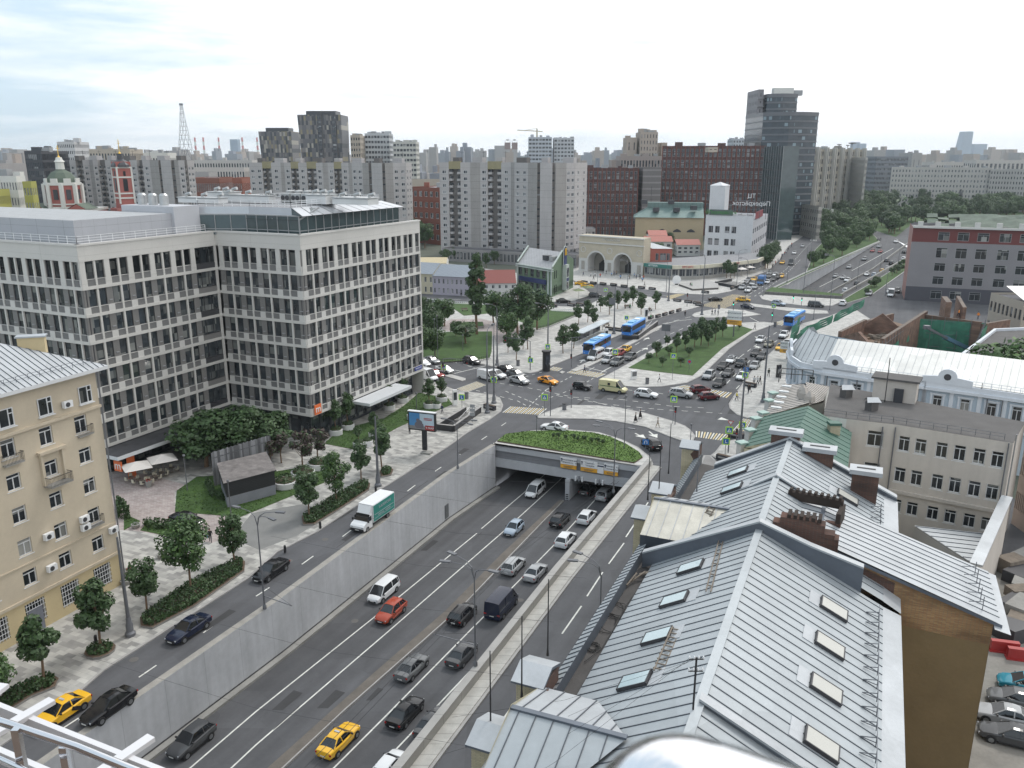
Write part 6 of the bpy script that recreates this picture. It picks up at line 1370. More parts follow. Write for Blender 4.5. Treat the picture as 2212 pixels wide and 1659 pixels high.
rowhouse('lavender two-storey old house with grey roof behind the poplar',935,1030,636,641,597,c_('lavender',.36,.34,.40),BR,10,3.2)
rowhouse('white two-storey house with a red metal roof beside the green restaurant',1030,1115,641,640,611,c_('row_white',.5,.5,.5),RR_,6,3.6)
rowhouse('pale pavilion with a cream awning behind the lavender house',890,965,592,592,568,BW,c_('awning_cream',.50,.42,.27),6,1.6)
HG=mat('printed_mesh_grey',(.235,.225,.235),.85,var=.05,vs=.3); HRD=mat('printed_mesh_red',(.15,.042,.04),.85,var=.06,vs=.3); HDK=mat('printed_mesh_dark',(.075,.075,.09),.85,var=.05)
A_=V2(P(1953,648)); zt1=23.4; B_=V2(P(2212,536,zt1-3)); d=(V2(P(2212,536-12,zt1))-V2(P(1967,516,zt1))).normalized(); B_=A_+d*85; L_=85
o=Bld('wrapped_hotel','old hotel wrapped in grey and dark red printed mesh under a torn green roof','building',(A_.x,A_.y,0))
us=[9,14.5,20,26,31.5,45,51,57,63,70,76]; cs=[(u-1.6,u+1.6) for u in us]
o.wall(A_,B_,0,4.6,cs,[(1,3.6)],HDK,'g',.1); o.wall(A_,B_,4.6,zt1-4.6,cs,[(5.6,8.2),(9.8,12.4),(14.0,17.2)],HG,'g',.08); o.wall(A_,B_,zt1-4.6,zt1,cs,[(zt1-3.9,zt1-1.3)],HRD,'g',.08)
n=Vector((d.y,-d.x)); C_,D_=B_-n*18,A_-n*18; o.wall(B_,C_,0,zt1,m=HG); o.wall(C_,D_,0,zt1,m=HG); o.wall(D_,A_,0,zt1,m=mat('pinkish_wall',(.34,.19,.17),.85)); r=o.done()
m=MB(); c=(A_+B_)/2+n*.3; m.box((c.x,c.y,zt1+.1),(L_,.9,.6),LSW,rot=math.atan2(d.y,d.x)); c=A_+d*38+n*.2; m.box((c.x,c.y,zt1/2+2),(5,.25,zt1-4),HG,rot=math.atan2(d.y,d.x)); m.build('cornice',r)
GRR=mat('torn_green_roof',(.12,.15,.12),.8,var=.35,vs=.5,bump=.8,bs=2); m=MB(); k=26
for i in range(k):
 u0,u1=4+81*i/k,4+81*(i+1)/k; f=lambda u,v: v3(A_+d*u-n*(.8+8*v),zt1+.3+3.6*v+.7*mnoise.noise(Vector((u*.45,v*3,1))))
 for j in range(4):
  if u0<12 and (i+j)%2==0: continue
  m.poly([f(u0,j/4),f(u1,j/4),f(u1,(j+1)/4),f(u0,(j+1)/4)],GRR); m.poly([f(u0,2-j/4) if 0 else v3(A_+d*u0-n*(8.8+2*j),zt1+3.9-.9*j),v3(A_+d*u1-n*(8.8+2*j),zt1+3.9-.9*j),v3(A_+d*u1-n*(10.8+2*j),zt1+3-.9*j),v3(A_+d*u0-n*(10.8+2*j),zt1+3-.9*j)],GRR)
m.flat([v3(A_,zt1-.5),v3(B_,zt1-.5),v3(C_,zt1-.5),v3(D_,zt1-.5)],BD); m.build('green_roof',r)
m=MB()
for u in (2,7,12.5,18,24,30,46,53,60,67): c=A_+d*u-n*.3; m.box((c.x,c.y,zt1+1),(1.5,1,1.6),LSW,rot=math.atan2(d.y,d.x))
m.build('parapet_posts',r); m=MB(); c=A_+d*38-n*.5
for u in (-1.6,0,1.6): e=c+d*u; m.box((e.x,e.y,zt1+1.8),(.8,1,3.2),LS,rot=math.atan2(d.y,d.x))
m.box((c.x,c.y,zt1+3.6),(5,1.4,.8),LS,rot=math.atan2(d.y,d.x)); m.poly([v3(c-d*2.6+n*.7,zt1+4),v3(c+d*2.6+n*.7,zt1+4),v3(c+n*.7,zt1+5.4)],LS); m.poly([v3(c-d*2.6+n*.7,zt1+4),v3(c+n*.7,zt1+5.4),v3(c-n*.7,zt1+5.4),v3(c-d*2.6-n*.7,zt1+4)],ZNW); m.poly([v3(c+d*2.6+n*.7,zt1+4),v3(c+n*.7,zt1+5.4),v3(c-n*.7,zt1+5.4),v3(c+d*2.6-n*.7,zt1+4)],ZNW); m.build('attic_arch',r)
LB=mat('light_blue_plaster',(.45,.525,.59),.85,var=.05,vs=.3); LBW=mat('white_trim',(.62,.65,.69),.85,var=.05); WRF=mat('white_metal_roof',(.62,.62,.60),.45,metal=.2,var=.12,vs=.5,patch=.12)
bz=12.0; q=[V2(P(x,y,bz)) for x,y in ((1722,735),(1706,753),(1712,771),(1733,785),(1780,796),(1880,810),(2000,826),(2120,842),(2290,866))]
o=Bld('blue_corner_house','light blue and white classical corner house with a long white metal roof','building',(q[3].x,q[3].y,0)); trm=MB()
for i,(a,b) in enumerate(zip(q,q[1:])):
 L_=(b-a).length; k=max(1,round(L_/3.5)); d=(b-a).normalized(); n=Vector((d.y,-d.x)); o.wall(a,b,0,bz-1.2,even(L_,k,1.25),[(2.5,4.8),(8.0,10.2)],LB,'W',.25); rz=math.atan2(d.y,d.x)
 for z,h,t in ((bz-.75,.45,.6),(bz-.15,.8,.35),(6.4,.4,.25)): c=(a+b)/2+n*t/2; trm.box((c.x,c.y,z),(L_+.15,t,h),LBW,rot=rz)
 for j in range(k+1): c=a.lerp(b,j/k)+n*.1; trm.box((c.x,c.y,8.8),(.55,.24,4.8),LBW,rot=rz)
 for j in range(k):
  c=a.lerp(b,(j+.5)/k)+n*.1
  for dx,w,z,h in ((-.85,.25,9.1,2.4),(.85,.25,9.1,2.4),(0,2.1,10.45,.25),(0,2.0,7.7,.3)): e=c+d*dx; trm.box((e.x,e.y,z),(w,.24,h),LBW,rot=rz)
Bk=[V2(P(x,y,bz+3.2)) for x,y in ((1818,700),(1870,730),(1960,748),(2212,792),(2330,812))]
nb=Vector((.57,.82)).normalized()
bq=[q[0]+nb*9,q[-1]+nb*15]
o.wall(q[-1],bq[1],0,bz,m=LB); o.wall(bq[1],bq[0],0,bz,m=LB); o.wall(bq[0],q[0],0,bz,m=LB); r=o.done(); trm.build('trim',r)
m=MB(); ridge=[q[2]+nb*8+Vector((1.5,1.5)),q[2]+nb*8+Vector((.6,.8)),q[2]+nb*8,q[3]+nb*8]+[v+nb*7.5 for v in q[4:]]
inq=[v+nb*.5 for v in q]
for i in range(len(q)-1):
 mm=ZN if i<4 else WRF; a,b,c,e=inq[i],inq[i+1],ridge[i+1],ridge[i]; seamroof(m,[v3(a,bz+.2),v3(b,bz+.2),v3(c,bz+3.6),v3(e,bz+3.6)],nb,1.0,mm,ZN if mm is WRF else ZS,.05,.05)
 m.poly([v3(e,bz+3.6),v3(c,bz+3.6),v3(c+nb*7,bz),v3(e+nb*7,bz)],mm)
m.build('roof',r)
for i,(x,y) in enumerate(((1722,752),(1824,775),(2046,822))):
 cpt=V2(P(x,y,bz+.8)); a,b=(q[1],q[2]) if i==0 else ((q[4],q[5]) if i==1 else (q[6],q[7])); d=(b-a).normalized(); n=Vector((d.y,-d.x)); t=(cpt-a).dot(d); c=a+d*max(.5,min(t,(b-a).length-1)); m=MB(); pr=[(-3.4,0),(3.4,0),(3.4,1.1),(1.6,1.3)]+[(1.3*math.cos(t_),1.3+1.2*math.sin(t_)) for t_ in [math.pi*k/8 for k in range(9)]]+[(-1.6,1.3),(-3.4,1.1)]; wallpoly(m,c-n*.1,d,pr,bz,LBW,n,.45); oo=m.build('attic_gable',r); m=MB(); cc=c+n*.4; pts=[(cc.x+d.x*.5*math.cos(t_),cc.y+d.y*.5*math.cos(t_),bz+1.3+.5*math.sin(t_)) for t_ in [2*math.pi*k/12 for k in range(12)]]; m.poly(pts,BD); m.build('round_window',oo)
for t,(a,b) in ((.1,(q[4],q[5])),(.75,(q[4],q[5])),(.5,(q[5],q[6])),(.9,(q[5],q[6])),(.1,(q[7],q[8])),(.3,(q[7],q[8]))): drainpipe(r,a.lerp(b,t)+Vector((-.2,-.3)),.5,bz-.6)
railing('roof_balustrade',[v3(v+nb*.2,bz+.2) for v in q[3:]],r,.8,1.2,LBW,.03,2)
gz=14.0; g=[V2(P(x,y,gz)) for x,y in ((1779,898),(1829,905),(1936,917),(2189,957),(2215,912),(1794,830))]; CW2=mat('grey_cream_plaster',(.53,.485,.44),.9,var=.09,vs=.25,streak=.12); FEL=mat('roof_felt',(.10,.095,.093),.9,var=.2,vs=.5)
o=Bld('courtyard_house','plain cream courtyard house with a flat grey felt roof','building',(g[2].x,g[2].y,0))
o.wall(g[0],g[1],0,gz,m=BW); o.wall(g[1],g[2],0,gz,[((g[2]-g[1]).length*.62-.9,(g[2]-g[1]).length*.62+.9)],[(6.9,8.8),(10.9,12.9)],CW2,'W',.25)
L_=(g[3]-g[2]).length; cc_=[L_*t for t in (.09,.24,.425,.58,.745,.895)]; o.wall(g[2],g[3],0,gz,[(c-.62,c+.62) for c in cc_],[(2.9,4.6),(6.8,8.7),(10.8,12.7)],CW2,'W',.25); o.wall(g[3],g[4],0,gz,m=CW2); o.wall(g[4],g[5],0,gz,m=CW2); o.wall(g[5],g[0],0,gz,m=CW2); r=o.done()
m=MB(); m.flat([v3(v,gz+.02) for v in g],FEL); m.build('felt_roof',r)
railing('roof_railing',[v3(V2(v).lerp(g[5],.04),gz+.03) for v in g[:4]],r,.7,1.3,ZS,.02,2)
d=(g[3]-g[2]).normalized(); n=Vector((d.y,-d.x)); m=MB(); c=(g[2]+g[3])/2+n*.12; m.box((c.x,c.y,5.6),(L_,.24,.4),CW2,rot=math.atan2(d.y,d.x)); m.build('cornice',r)
drainpipe(r,g[2]+n*.2,.5,gz-.3); drainpipe(r,g[2].lerp(g[1],.25)+n*.25,.5,gz-.4); drainpipe(r,g[3]+n*.3-d*.4,1,gz); drainpipe(r,g[3]+n*.5+d*.2,1,gz+1.2,mat('steel_flue',(.35,.36,.38),.35,metal=.7),'flue')
p=P(1932,862,gz); t=thing('roof_hut','small cream rooftop hut with a felt lid on the grey roof','hut',(p.x,p.y,gz)); m=MB(); m.box((p.x,p.y,gz+1.4),(5.2,2.8,2.8),CW2,rot=-.55); m.build('wall',t); m=MB(); m.box((p.x,p.y,gz+2.95),(5.8,3.4,.25),FEL,rot=-.55); m.build('roof',t); m=MB(); m.box((p.x-.3,p.y-1.65,gz+.95),(1.1,.5,1.8),BD,rot=-.55); m.build('door',t); m=MB(); m.tube([(p.x-2,p.y-1.6,gz),(p.x-2,p.y-1.6,gz+6)],.06,BLACK,5); m.build('aerial',t)
for i,(x,y,l) in enumerate(((1827,858,'small metal-capped vent at the far left of the grey felt roof'),(1882,886,'larger metal-capped vent in the middle of the grey felt roof'))):
 p=P(x,y,gz); t=thing('roof_vent',l,'vent',p); m=MB(); m.box((0,0,.6),(1.3,1.0,1.2),FEL,rot=.5); m.build('base',t,local=True); m=MB(); m.poly([(-.9,-.7,1.2),(.9,-.7,1.2),(.7,0,1.7),(-.7,0,1.7)],ZNW); m.poly([(-.7,0,1.7),(.7,0,1.7),(.9,.7,1.2),(-.9,.7,1.2)],ZNW); m.build('cap',t,local=True)
def roofhouse(label,eL,rg,eR,zt,zb_,mw,mr,nm,sd,spc):
 a0,a1=[P(*v,zb_) for v in eL]; r0,r1=[P(*v,zt) for v in rg]; c0_,c1_=[P(*v,zb_) for v in eR]; t=thing(nm,label,'building',(r0+r1)/2-Vector((0,0,zt)))
 m=MB(); seamroof(m,[a0,r0,r1,a1],sd,spc,mr,ZS if mr is not GRF else GRF,.04,.05); seamroof(m,[r0,c0_,c1_,r1],sd,spc,mr,ZS if mr is not GRF else GRF,.04,.05); m.build('roof',t); m=MB()
 for u,v in ((a0,c0_),(c0_,c1_),(c1_,a1),(a1,a0)): m.poly([(u.x,u.y,0),(v.x,v.y,0),(v.x,v.y,zb_-.1),(u.x,u.y,zb_-.1)],mw)
 m.poly([a0,c0_,r0],mw); m.poly([a1,c1_,r1],mw); m.build('wall',t); return t
GRF=mat('green_tin_roof',(.05,.12,.092),.5,metal=.15,var=.14,vs=.5); TNR=mat('tan_tin_roof',(.38,.35,.32),.6,var=.15,vs=.6)
nn_=Vector((.9,-.43)); t=roofhouse('green tin-roofed house between the metal-roofed house and the tan roof',[(1608,966),(1650,899)],[(1718,945),(1747,876)],[(1832,1010),(1840,935)],15.0,12.6,PLY,GRF,'green_roofed_house',nn_,1.6)
p=P(1800,935,13.4); m=MB(); m.box((p.x,p.y,13.6),(1.2,1,1.6),YB); m.box((p.x,p.y,14.6),(1.4,1.2,.3),GRF); tag(m.build('roof_chimney'),'small brick chimney with a green cap on the green tin roof','chimney')
t=roofhouse('tan tin-roofed house with a ladder of skylights beside the green roof',[(1648,899),(1690,832)],[(1748,872),(1740,828)],[(1779,868),(1792,832)],13.8,12.4,BW,TNR,'tan_roofed_house',nn_,.9)
for i in range(5):
 p=P(1677+i*5.5,880-i*11.5,13.5); m=MB(); m.box(p,(1.3,.6,.15),mat('skylight_sheen',(.6,.62,.63),.1),rot=-.45,); tag(m.build('roof_skylight'),('lowest','second lowest','middle','second highest','topmost')[i]+' of the five narrow skylights on the tan roof','skylight','skylights on the tan roof')
for i,(x,y) in enumerate(((1733,853),(1736,861),(1748,868))):
 p=P(x,y,13.6); m=MB(); m.lathe(p,[(.8,0),(.7,.8),(.1,1.5)],TNR,4); tag(m.build('roof_finial'),('highest','middle','lowest')[i]+' of three small pyramid vents on the tan roof','vent','pyramid vents on the tan roof')
for i,(x,y) in enumerate(((1655,895),(1640,907),(1627,932),(1610,960),(1668,868),(1676,852))):
 p=P(x,y,12.6); m=MB(); m.box((p.x-.4,p.y,12.0),(.9,.8,1.6),LSW,rot=.4); m.box((p.x-.4,p.y,12.85),(1.2,1.1,.2),mat('verdigris_cap',(.30,.42,.38),.5),rot=.4); tag(m.build('parapet_pedestal'),'%s stone pedestal with a pale green cap along the street parapet'%('third','second','fourth','nearest','fifth','farthest')[i],'pedestal','stone pedestals on the parapet')
p=P(1700,822,12.5); railing('rail',[P(1682,826,12.6),P(1686,818,12.6),P(1755,822,12.6)],tag(bpy.data.objects.new('terrace_railing',None),'black iron terrace railing on the far edge of the tan roof','railing'),1.6,1.3,BLACK,.05,2); S.collection.objects.link(bpy.data.objects['terrace_railing'])
BRW=brickmat('site_brick',(.24,.13,.09),(.16,.085,.06),(.15,.12,.1),1,.3,.1,.015,plane='wall',jit=.25); NET=mat('green_net',(.045,.19,.125),.8,var=.3,vs=.8,streak=.2); RUB=mat('rubble',(.20,.14,.10),.95,var=.5,vs=1.5,bump=1,bs=4)
sz=10.5; s_=[V2(P(x,y,sz)) for x,y in ((1826,706),(1862,684),(1928,655),(1975,676),(2110,695),(2150,710))]
t=thing('roofless_ruin','roofless brown brick ruin with gable walls beside the blue corner house','ruin',v3(s_[0],0)); m=MB()
def thick(mb,a,b,z0,z1,mm,th=.7,za=None): c=(a+b)/2; dd=b-a; mb.box((c.x,c.y,(z0+z1)/2),(dd.length,th,z1-z0),mm,rot=math.atan2(dd.y,dd.x))
w=[V2(P(x,y,9)) for x,y in ((1815,712),(1868,690),(1935,662),(2000,680),(1980,688),(1900,742))]
f=lambda x,y,z: V2(P(x,y,z))
g1=[f(1815,712,9),f(1905,742,9)]; g2=[f(1862,686,9),f(1950,692,9)]
for (a,b),pk in ((g1,3.0),(g2,3.4)):
 dd=(b-a).normalized(); nv=Vector((dd.y,-dd.x)); L_=(b-a).length; wallpoly(m,(a+b)/2,dd,[(-L_/2,0),(L_/2,0),(L_/2,7),(0,7+pk),(-L_/2,7)],0,BRW,nv,.7)
thick(m,g1[1],f(2000,680,9),0,10,BRW); thick(m,g1[0],f(1870,686,9),0,8.6,BRW); thick(m,g2[0],f(1930,668,9),0,8,BRW); thick(m,f(1985,682,9),f(2120,700,9),0,9.5,BRW); thick(m,f(2035,676,9),f(2045,690,9),0,13,BRW,1.2); thick(m,f(2066,665,9),f(2080,692,9),0,12,BRW,.8); thick(m,f(2120,700,9),f(2180,690,9),0,9,BRW)
m.build('brick_walls',t); m=MB(); m.flat([v3(v,5.2) for v in (g1[0],g1[1],f(2000,680,9),f(1935,662,9))],RUB)
for i in range(60):
 v=g1[0].lerp(g1[1],R.random()).lerp(f(1960,675,9),R.random()); m.box((v.x,v.y,5.4+R.random()*.5),(.4+R.random()*1.6,.3+R.random(),.3+.4*R.random()),WOOD if i%3 else RUB,rot=R.random()*6)
m.build('rubble_floor',t)
t=thing('netted_scaffold','deep courtyard lined with green netting over scaffolding','scaffold',P(1990,720)); m=MB(); c=[f(x,y,9) for x,y in ((1905,748),(1985,690),(2128,700),(2092,780),(1975,772))]
def net(a,b,z0,z1,k=8):
 for i in range(k):
  for j in range(4):
   p=[v3(a.lerp(b,(i+e)/k),z0+(z1-z0)*(j+g_)/4)+Vector((.25*math.sin((i+e)*2.1+g_),.25*math.cos((i+e)*1.7+j),0)) for e,g_ in ((0,0),(1,0),(1,1),(0,1))]; m.poly(p,NET)
net(c[1],c[2],0,9.2,12); net(c[2]+Vector((.3,0)),c[3],0,9,8); net(c[0],c[1],0,7.6,10); net(c[0]+Vector((0,-.4)),c[4],2,8,6); m.build('green_netting',t); m=MB()
for a,b in zip(c,c[1:]):
 n_=max(2,int((b-a).length/2.5))
 for i in range(n_+1): v=a.lerp(b,i/n_); m.tube([v3(v,0),v3(v,10)],.06,METAL,5)
 for z in (3,6,9): m.tube([v3(a,z),v3(b,z)],.05,METAL,5)
m.build('scaffold_poles',t)
t=thing('netted_street_scaffold','green netting draped along the street side of the ruin','scaffold',P(1720,760)); m=MB(); net(f(1702,762,5),f(1725,725,5),2,9.5,6); net(f(1725,725,7),f(1800,690,7),6.2,8.2,8); net(f(1800,690,7),f(1868,655,7),6.2,8.2,8); m.build('green_netting',t)
t=thing('boom_lift','long grey and blue telescopic boom lying up out of the netted courtyard','boom lift',P(2040,745)); m=MB(); m.beam(P(2090,752,4),P(2040,728,7.5),.7,.8,c_('boom_blue',.10,.20,.30)); m.build('lower_boom',t); m=MB(); m.beam(P(2046,731,7.2),P(2003,708,10),.4,.5,METAL); m.box(P(2002,707,10),(1.2,1,.8),METAL); m.build('upper_boom',t)
t=Bld('flat_roof_annex','beige annex with a large dark flat roof right of the netted courtyard','building',(0,0,0)); az_=11; g=[f(x,y,az_) for x,y in ((2080,765),(2330,800),(2330,705),(2150,712))]; t.r.location=v3(g[0],0)
t.wall(g[0],g[1],0,az_,[(9,10.4),(12,13.4),(17,18.4)],[(6,8.5)],mat('beige_annex',(.38,.33,.27),.9),'f'); t.wall(g[1],g[2],0,az_,m=MATS['beige_annex']); t.wall(g[2],g[3],0,az_,m=MATS['beige_annex']); t.wall(g[3],g[0],0,az_,m=MATS['beige_annex']); t.w.flat([v3(v,az_-.3) for v in g],FEL); m=MB()
for a,b in zip(g,g[1:]+g[:1]): thick(m,a,b,az_-1.2,az_+.2,LBW,.5)
r=t.done(); m.build('parapet',r)
r,a,b,z1,n,d=block('tan_rear_house','tan rear house with a cream metal roof behind the flat annex',2138,2300,640+12,195,14,BT,6,2,'F'); m=MB(); seamroof(m,[v3(a+n,z1),v3(b+n,z1),v3(b-n*8,z1+2.6),v3(a-n*8,z1+2.6)],n,1,WRF,ZN); m.build('metal_roof',r)
r,a,b,z1,n,d=block('yard_wall_house','old pinkish yard house at the right edge beyond the flue',2225,2300,905,92,5,c_('pinkish_plaster',.40,.32,.27,var=.12),4,3,'f');
m=MB(); c=[f(x,y,5) for x,y in ((1975,1135),(2128,1152),(2110,1215),(2090,1210))]; seamroof(m,[v3(v,5) for v in c],Vector((1,-.3)),1.1,ZNW,ZS); m.prism(c,.2,4.9,BG); tag(m.build('yard_shed'),'low shed with a pale metal roof in the yard behind the wing','shed')
m=MB(); thick(m,f(2175,1075,8),f(2108,1222,8),0,8,CW2,.8); thick(m,f(2175,1075,8),f(2108,1222,8),8,8.2,ZNW,1.1); tag(m.build('yard_wall'),'tall cream yard wall with a pale coping running toward the wing','wall')
m=MB(); m.flat([(30,20,.03),(120,10,.03),(120,95,.03),(34,84,.03)],mat('yard_concrete',(.24,.23,.21),.9,var=.25,vs=.4)); struct('courtyard_ground',m)
for i in range(9):
 p=P(2175+R.random()*40,1215+i*20,0); m=MB(); m.box((p.x,p.y,.5+.5*R.random()),(2+R.random()*2,1.5+R.random(),1+R.random()),[CONCD,WOOD,BD][i%3],rot=R.random()); tag(m.build('yard_junk'),['grey crate','wooden pallet pile','dark tarpaulin heap'][i%3]+' in the dim yard at the right edge, %s down the heap'%('first','second','third','fourth','fifth','sixth','seventh','eighth','last')[i],'junk','stored junk in the right-hand yard')
for i,(x,y) in enumerate(((2168,1408),(2205,1425))):
 p=P(x,y,0); m=MB(); m.box((p.x,p.y,.6),(2.4,.5,1.1),mat('red_barrier',(.36,.03,.03),.5),rot=-.25); m.box((p.x,p.y,.08),(2.6,.8,.16),MATS['red_barrier'],rot=-.25); tag(m.build('plastic_barrier'),('left','right')[i]+' of two red plastic road barriers in the courtyard','barrier','red barriers in the courtyard')
def leafcloud(mb,n,cl,ls,mats,seed,flat=.3,up=.4):
 q=random.Random(seed)
 tot=sum(c[1]**2 for c in cl)
 for cx,r,sz in cl:
  for _ in range(int(n*r*r/tot)):
   v=Vector((q.gauss(0,1),q.gauss(0,1),q.gauss(0,1))).normalized(); p=Vector(cx)+Vector((v.x*r,v.y*r,v.z*r*sz))*(.72+.34*q.random())
   nn=(v+Vector((q.uniform(-.7,.7),q.uniform(-.7,.7),q.uniform(-.7,.7)+up))).normalized(); a=nn.orthogonal().normalized(); a.rotate(Matrix.Rotation(q.random()*6.28,3,nn)); b=nn.cross(a); s=ls*(.6+.8*q.random())
   m=mats[0] if q.random()<.72 else mats[1]
   mb.poly([p-a*s,p-b*s*.6,p+a*s,p+b*s*.6],m)
def mktree(seed,h,rx,rz,nc,n,ls,trunk,mats,shape='oval',bare=.3,tr=.09):
 q=random.Random(seed); zc=h-rz; cl=[]
 for i in range(nc):
  for _ in range(40):
   v=Vector((q.uniform(-1,1),q.uniform(-1,1),q.uniform(-1,1)))
   if v.length<1: break
  v=v*(1 if v.length>.5 else 1.4)
  w=1
  if shape=='oval': w=.72 if v.z>.45 else (1 if v.z>-.5 else .8)
  if shape=='poplar': w=1-.5*max(v.z,0)-.25*max(-v.z,0)
  cl.append(((v.x*rx*w*.8,v.y*rx*w*.8,zc+v.z*rz*.86),rx*q.uniform(.24,.44)*(1 if shape!='poplar' else .75),q.uniform(.75,1.1)))
 mb=MB(); leafcloud(mb,n,cl,ls,mats,seed); t=MB(); t.tube([(0,0,0),(0.02*h,0,h*.3),(0,.01*h,h*.62),(0,0,h*.85)],[tr*1.25,tr,tr*.6,tr*.2],BARK,7)
 for c,r,_ in cl[:min(nc,14)]:
  z0=h*(.3+.3*q.random()); c=Vector(c)
  if c.z<z0: z0=max(.2*h,c.z-.3*r)
  t.tube([(0,0,z0),(c.x*.5,c.y*.5,(z0+c.z)/2-.02*h),tuple(c)],[tr*.45,tr*.3,tr*.1],BARK,5,False)
 return mb.mesh('crown'),t.mesh('trunk')
TK={}
def ttemplate(k,seeds,**a):
 TK[k]=[mktree(s,**a) for s in seeds]
ttemplate('young',(1,2,3),h=6,rx=1.6,rz=2.25,nc=26,n=2600,ls=.17,trunk=1,mats=(LEAF2,LEAF))
ttemplate('light',(4,5),h=8,rx=2.3,rz=3.3,nc=34,n=3600,ls=.16,trunk=1,mats=(LEAF,LEAF3))
ttemplate('ball',(6,7),h=4,rx=1.75,rz=1.25,nc=16,n=1500,ls=.15,trunk=1,mats=(LEAF2,LEAF),shape='b')
ttemplate('poplar',(8,),h=22,rx=2.9,rz=9.6,nc=80,n=7000,ls=.34,trunk=1,mats=(LEAF2,LEAF2),shape='poplar',tr=.3)
ttemplate('big',(9,10,11),h=14,rx=5.2,rz=5.0,nc=34,n=4200,ls=.38,trunk=1,mats=(LEAF2,LEAF),shape='b',tr=.28)
ttemplate('bigl',(12,13),h=13,rx=5.0,rz=4.8,nc=32,n=3800,ls=.38,trunk=1,mats=(LEAF,LEAF3),shape='b',tr=.26)
ttemplate('plum',(14,),h=5,rx=1.5,rz=1.6,nc=18,n=1500,ls=.15,trunk=1,mats=(LEAFP,LEAF2),shape='b')
ttemplate('slim',(15,16,17),h=6.5,rx=1.65,rz=2.5,nc=24,n=1700,ls=.2,trunk=1,mats=(LEAF2,LEAF))
TH0=dict(young=6,light=8,ball=4,poplar=22,big=14,bigl=13,plum=5,slim=6.5)
tc_=[0]
def tree(k,p,h,label,group=None,name=None,zs=1):
 tc_[0]+=1; i=tc_[0]; cr,tr=TK[k][i%len(TK[k])]; nm=name or {'young':'maple_tree','light':'linden_tree','ball':'round_tree','poplar':'poplar_tree','big':'large_tree','bigl':'large_tree','plum':'plum_tree','slim':'young_tree'}[k]
 s=h/TH0[k]; q=random.Random(i); r=thing(nm,label,'tree',p,q.random()*6.28,group); r.scale=(s*q.uniform(.92,1.08),s*q.uniform(.92,1.08),s*zs); part('crown',cr,r); part('trunk',tr,r); return r
def tpx(k,x,y,yt,label,group=None,z=.13,**a):
 p=P(x,y,z); return tree(k,p,max(2.,ZR(yt,p.y)-z),label,group,**a)
G1='young maples along the left street'
for a in (('young',95,1475,1328,'dark maple at the near end of the street hedge, third from the cream house door'),('young',217,1402,1250,'dark maple in the small round hedge bed'),('young',318,1325,1202,'dark maple at the near end of the long hedge'),('light',412,1275,1098,'tall bright green tree rising from the middle of the long hedge'),('young',508,1218,1108,'dark maple at the far end of the long hedge'),('young',668,1118,1012,'dark maple at the near end of the hedge beside the white truck'),('light',727,1085,972,'bright loose tree in the middle of the hedge beside the white truck'),('young',780,1035,955,'small dark maple at the far end of the truck-side hedge'),('young',825,1012,915,'dark maple next to the tall grey mast'),('light',-12,1545,1395,'bright tree cut by the left edge above the railing')): tpx(*a,group=G1)
def hedge(pts,h,label,w=None,kerb=True,mats=(LEAF2,LEAF),dens=75,ls=.1):
 pts=[V2(q) for q in pts]; c=sum(pts,Vector((0,0)))/len(pts); r=thing('hedge',label,'hedge',(c.x,c.y,.13)); i=ins(pts,.32); q=random.Random(int(c.x*10)); mb=MB(); lp=[Vector((v.x,v.y,0)) for v in i]
 for t in tessellate_polygon([lp]):
  a,b,d=(lp[k] for k in t); A=((b-a).cross(d-a)).length/2
  for _ in range(int(A*dens)+1):
   u,v=q.random(),q.random()
   if u+v>1: u,v=1-u,1-v
   p=a+(b-a)*u+(d-a)*v; z=h*(.2+.8*q.random()**.4)*(.85+.3*mnoise.noise(p*.9)); nn=Vector((q.uniform(-1,1),q.uniform(-1,1),q.uniform(0,1.3))).normalized(); e=nn.orthogonal().normalized(); e.rotate(Matrix.Rotation(q.random()*6.28,3,nn)); f_=nn.cross(e); s=ls*(.7+.8*q.random()); pp=Vector((p.x,p.y,z+.1)); mb.poly([pp-e*s,pp-f_*s,pp+e*s,pp+f_*s],mats[q.random()<.25])
 for k in range(len(i)):
  a,b=i[k],i[(k+1)%len(i)]; L_=(b-a).length
  for _ in range(int(L_*h*dens)):
   p=a.lerp(b,q.random()); z=h*q.random(); s=ls*(.7+.8*q.random()); nn=Vector((q.uniform(-1,1),q.uniform(-1,1),q.uniform(-.3,1))).normalized(); e=nn.orthogonal().normalized(); f_=nn.cross(e); pp=Vector((p.x+q.uniform(-.1,.1),p.y+q.uniform(-.1,.1),z+.1)); mb.poly([pp-e*s,pp-f_*s,pp+e*s,pp+f_*s],mats[q.random()<.25])
 mb.build('foliage',r);
 if kerb: b=MB(); b.prism(pts,.05,.36,mat('bed_kerb',(.22,.21,.2),.85),EARTH); b.build('kerb',r)
 return r
hedge(px([(-60,1545),(-60,1590),(70,1510),(120,1490),(128,1472),(112,1462),(60,1480)]),.8,'clipped hedge bed at the bottom left near the yellow taxi')
hedge([P(217,1410)+Vector((1.35*math.cos(t),1.35*math.sin(t),0)) for t in [2*math.pi*k/12 for k in range(12)]],.7,'small round hedge bed around the second maple')
hedge(px([(303,1340),(305,1358),(330,1362),(420,1315),(528,1238),(530,1218),(515,1212),(400,1270)]),.8,'long clipped hedge between the mast and the dark saloon')
hedge(px([(652,1120),(655,1138),(680,1137),(740,1100),(797,1062),(800,1048),(785,1042),(700,1090)]),.8,'clipped hedge beside the white box truck')
hedge(px([(820,1022),(824,1034),(845,1030),(850,1018),(835,1012)]),.7,'tiny hedge bed at the foot of the tall grey mast')
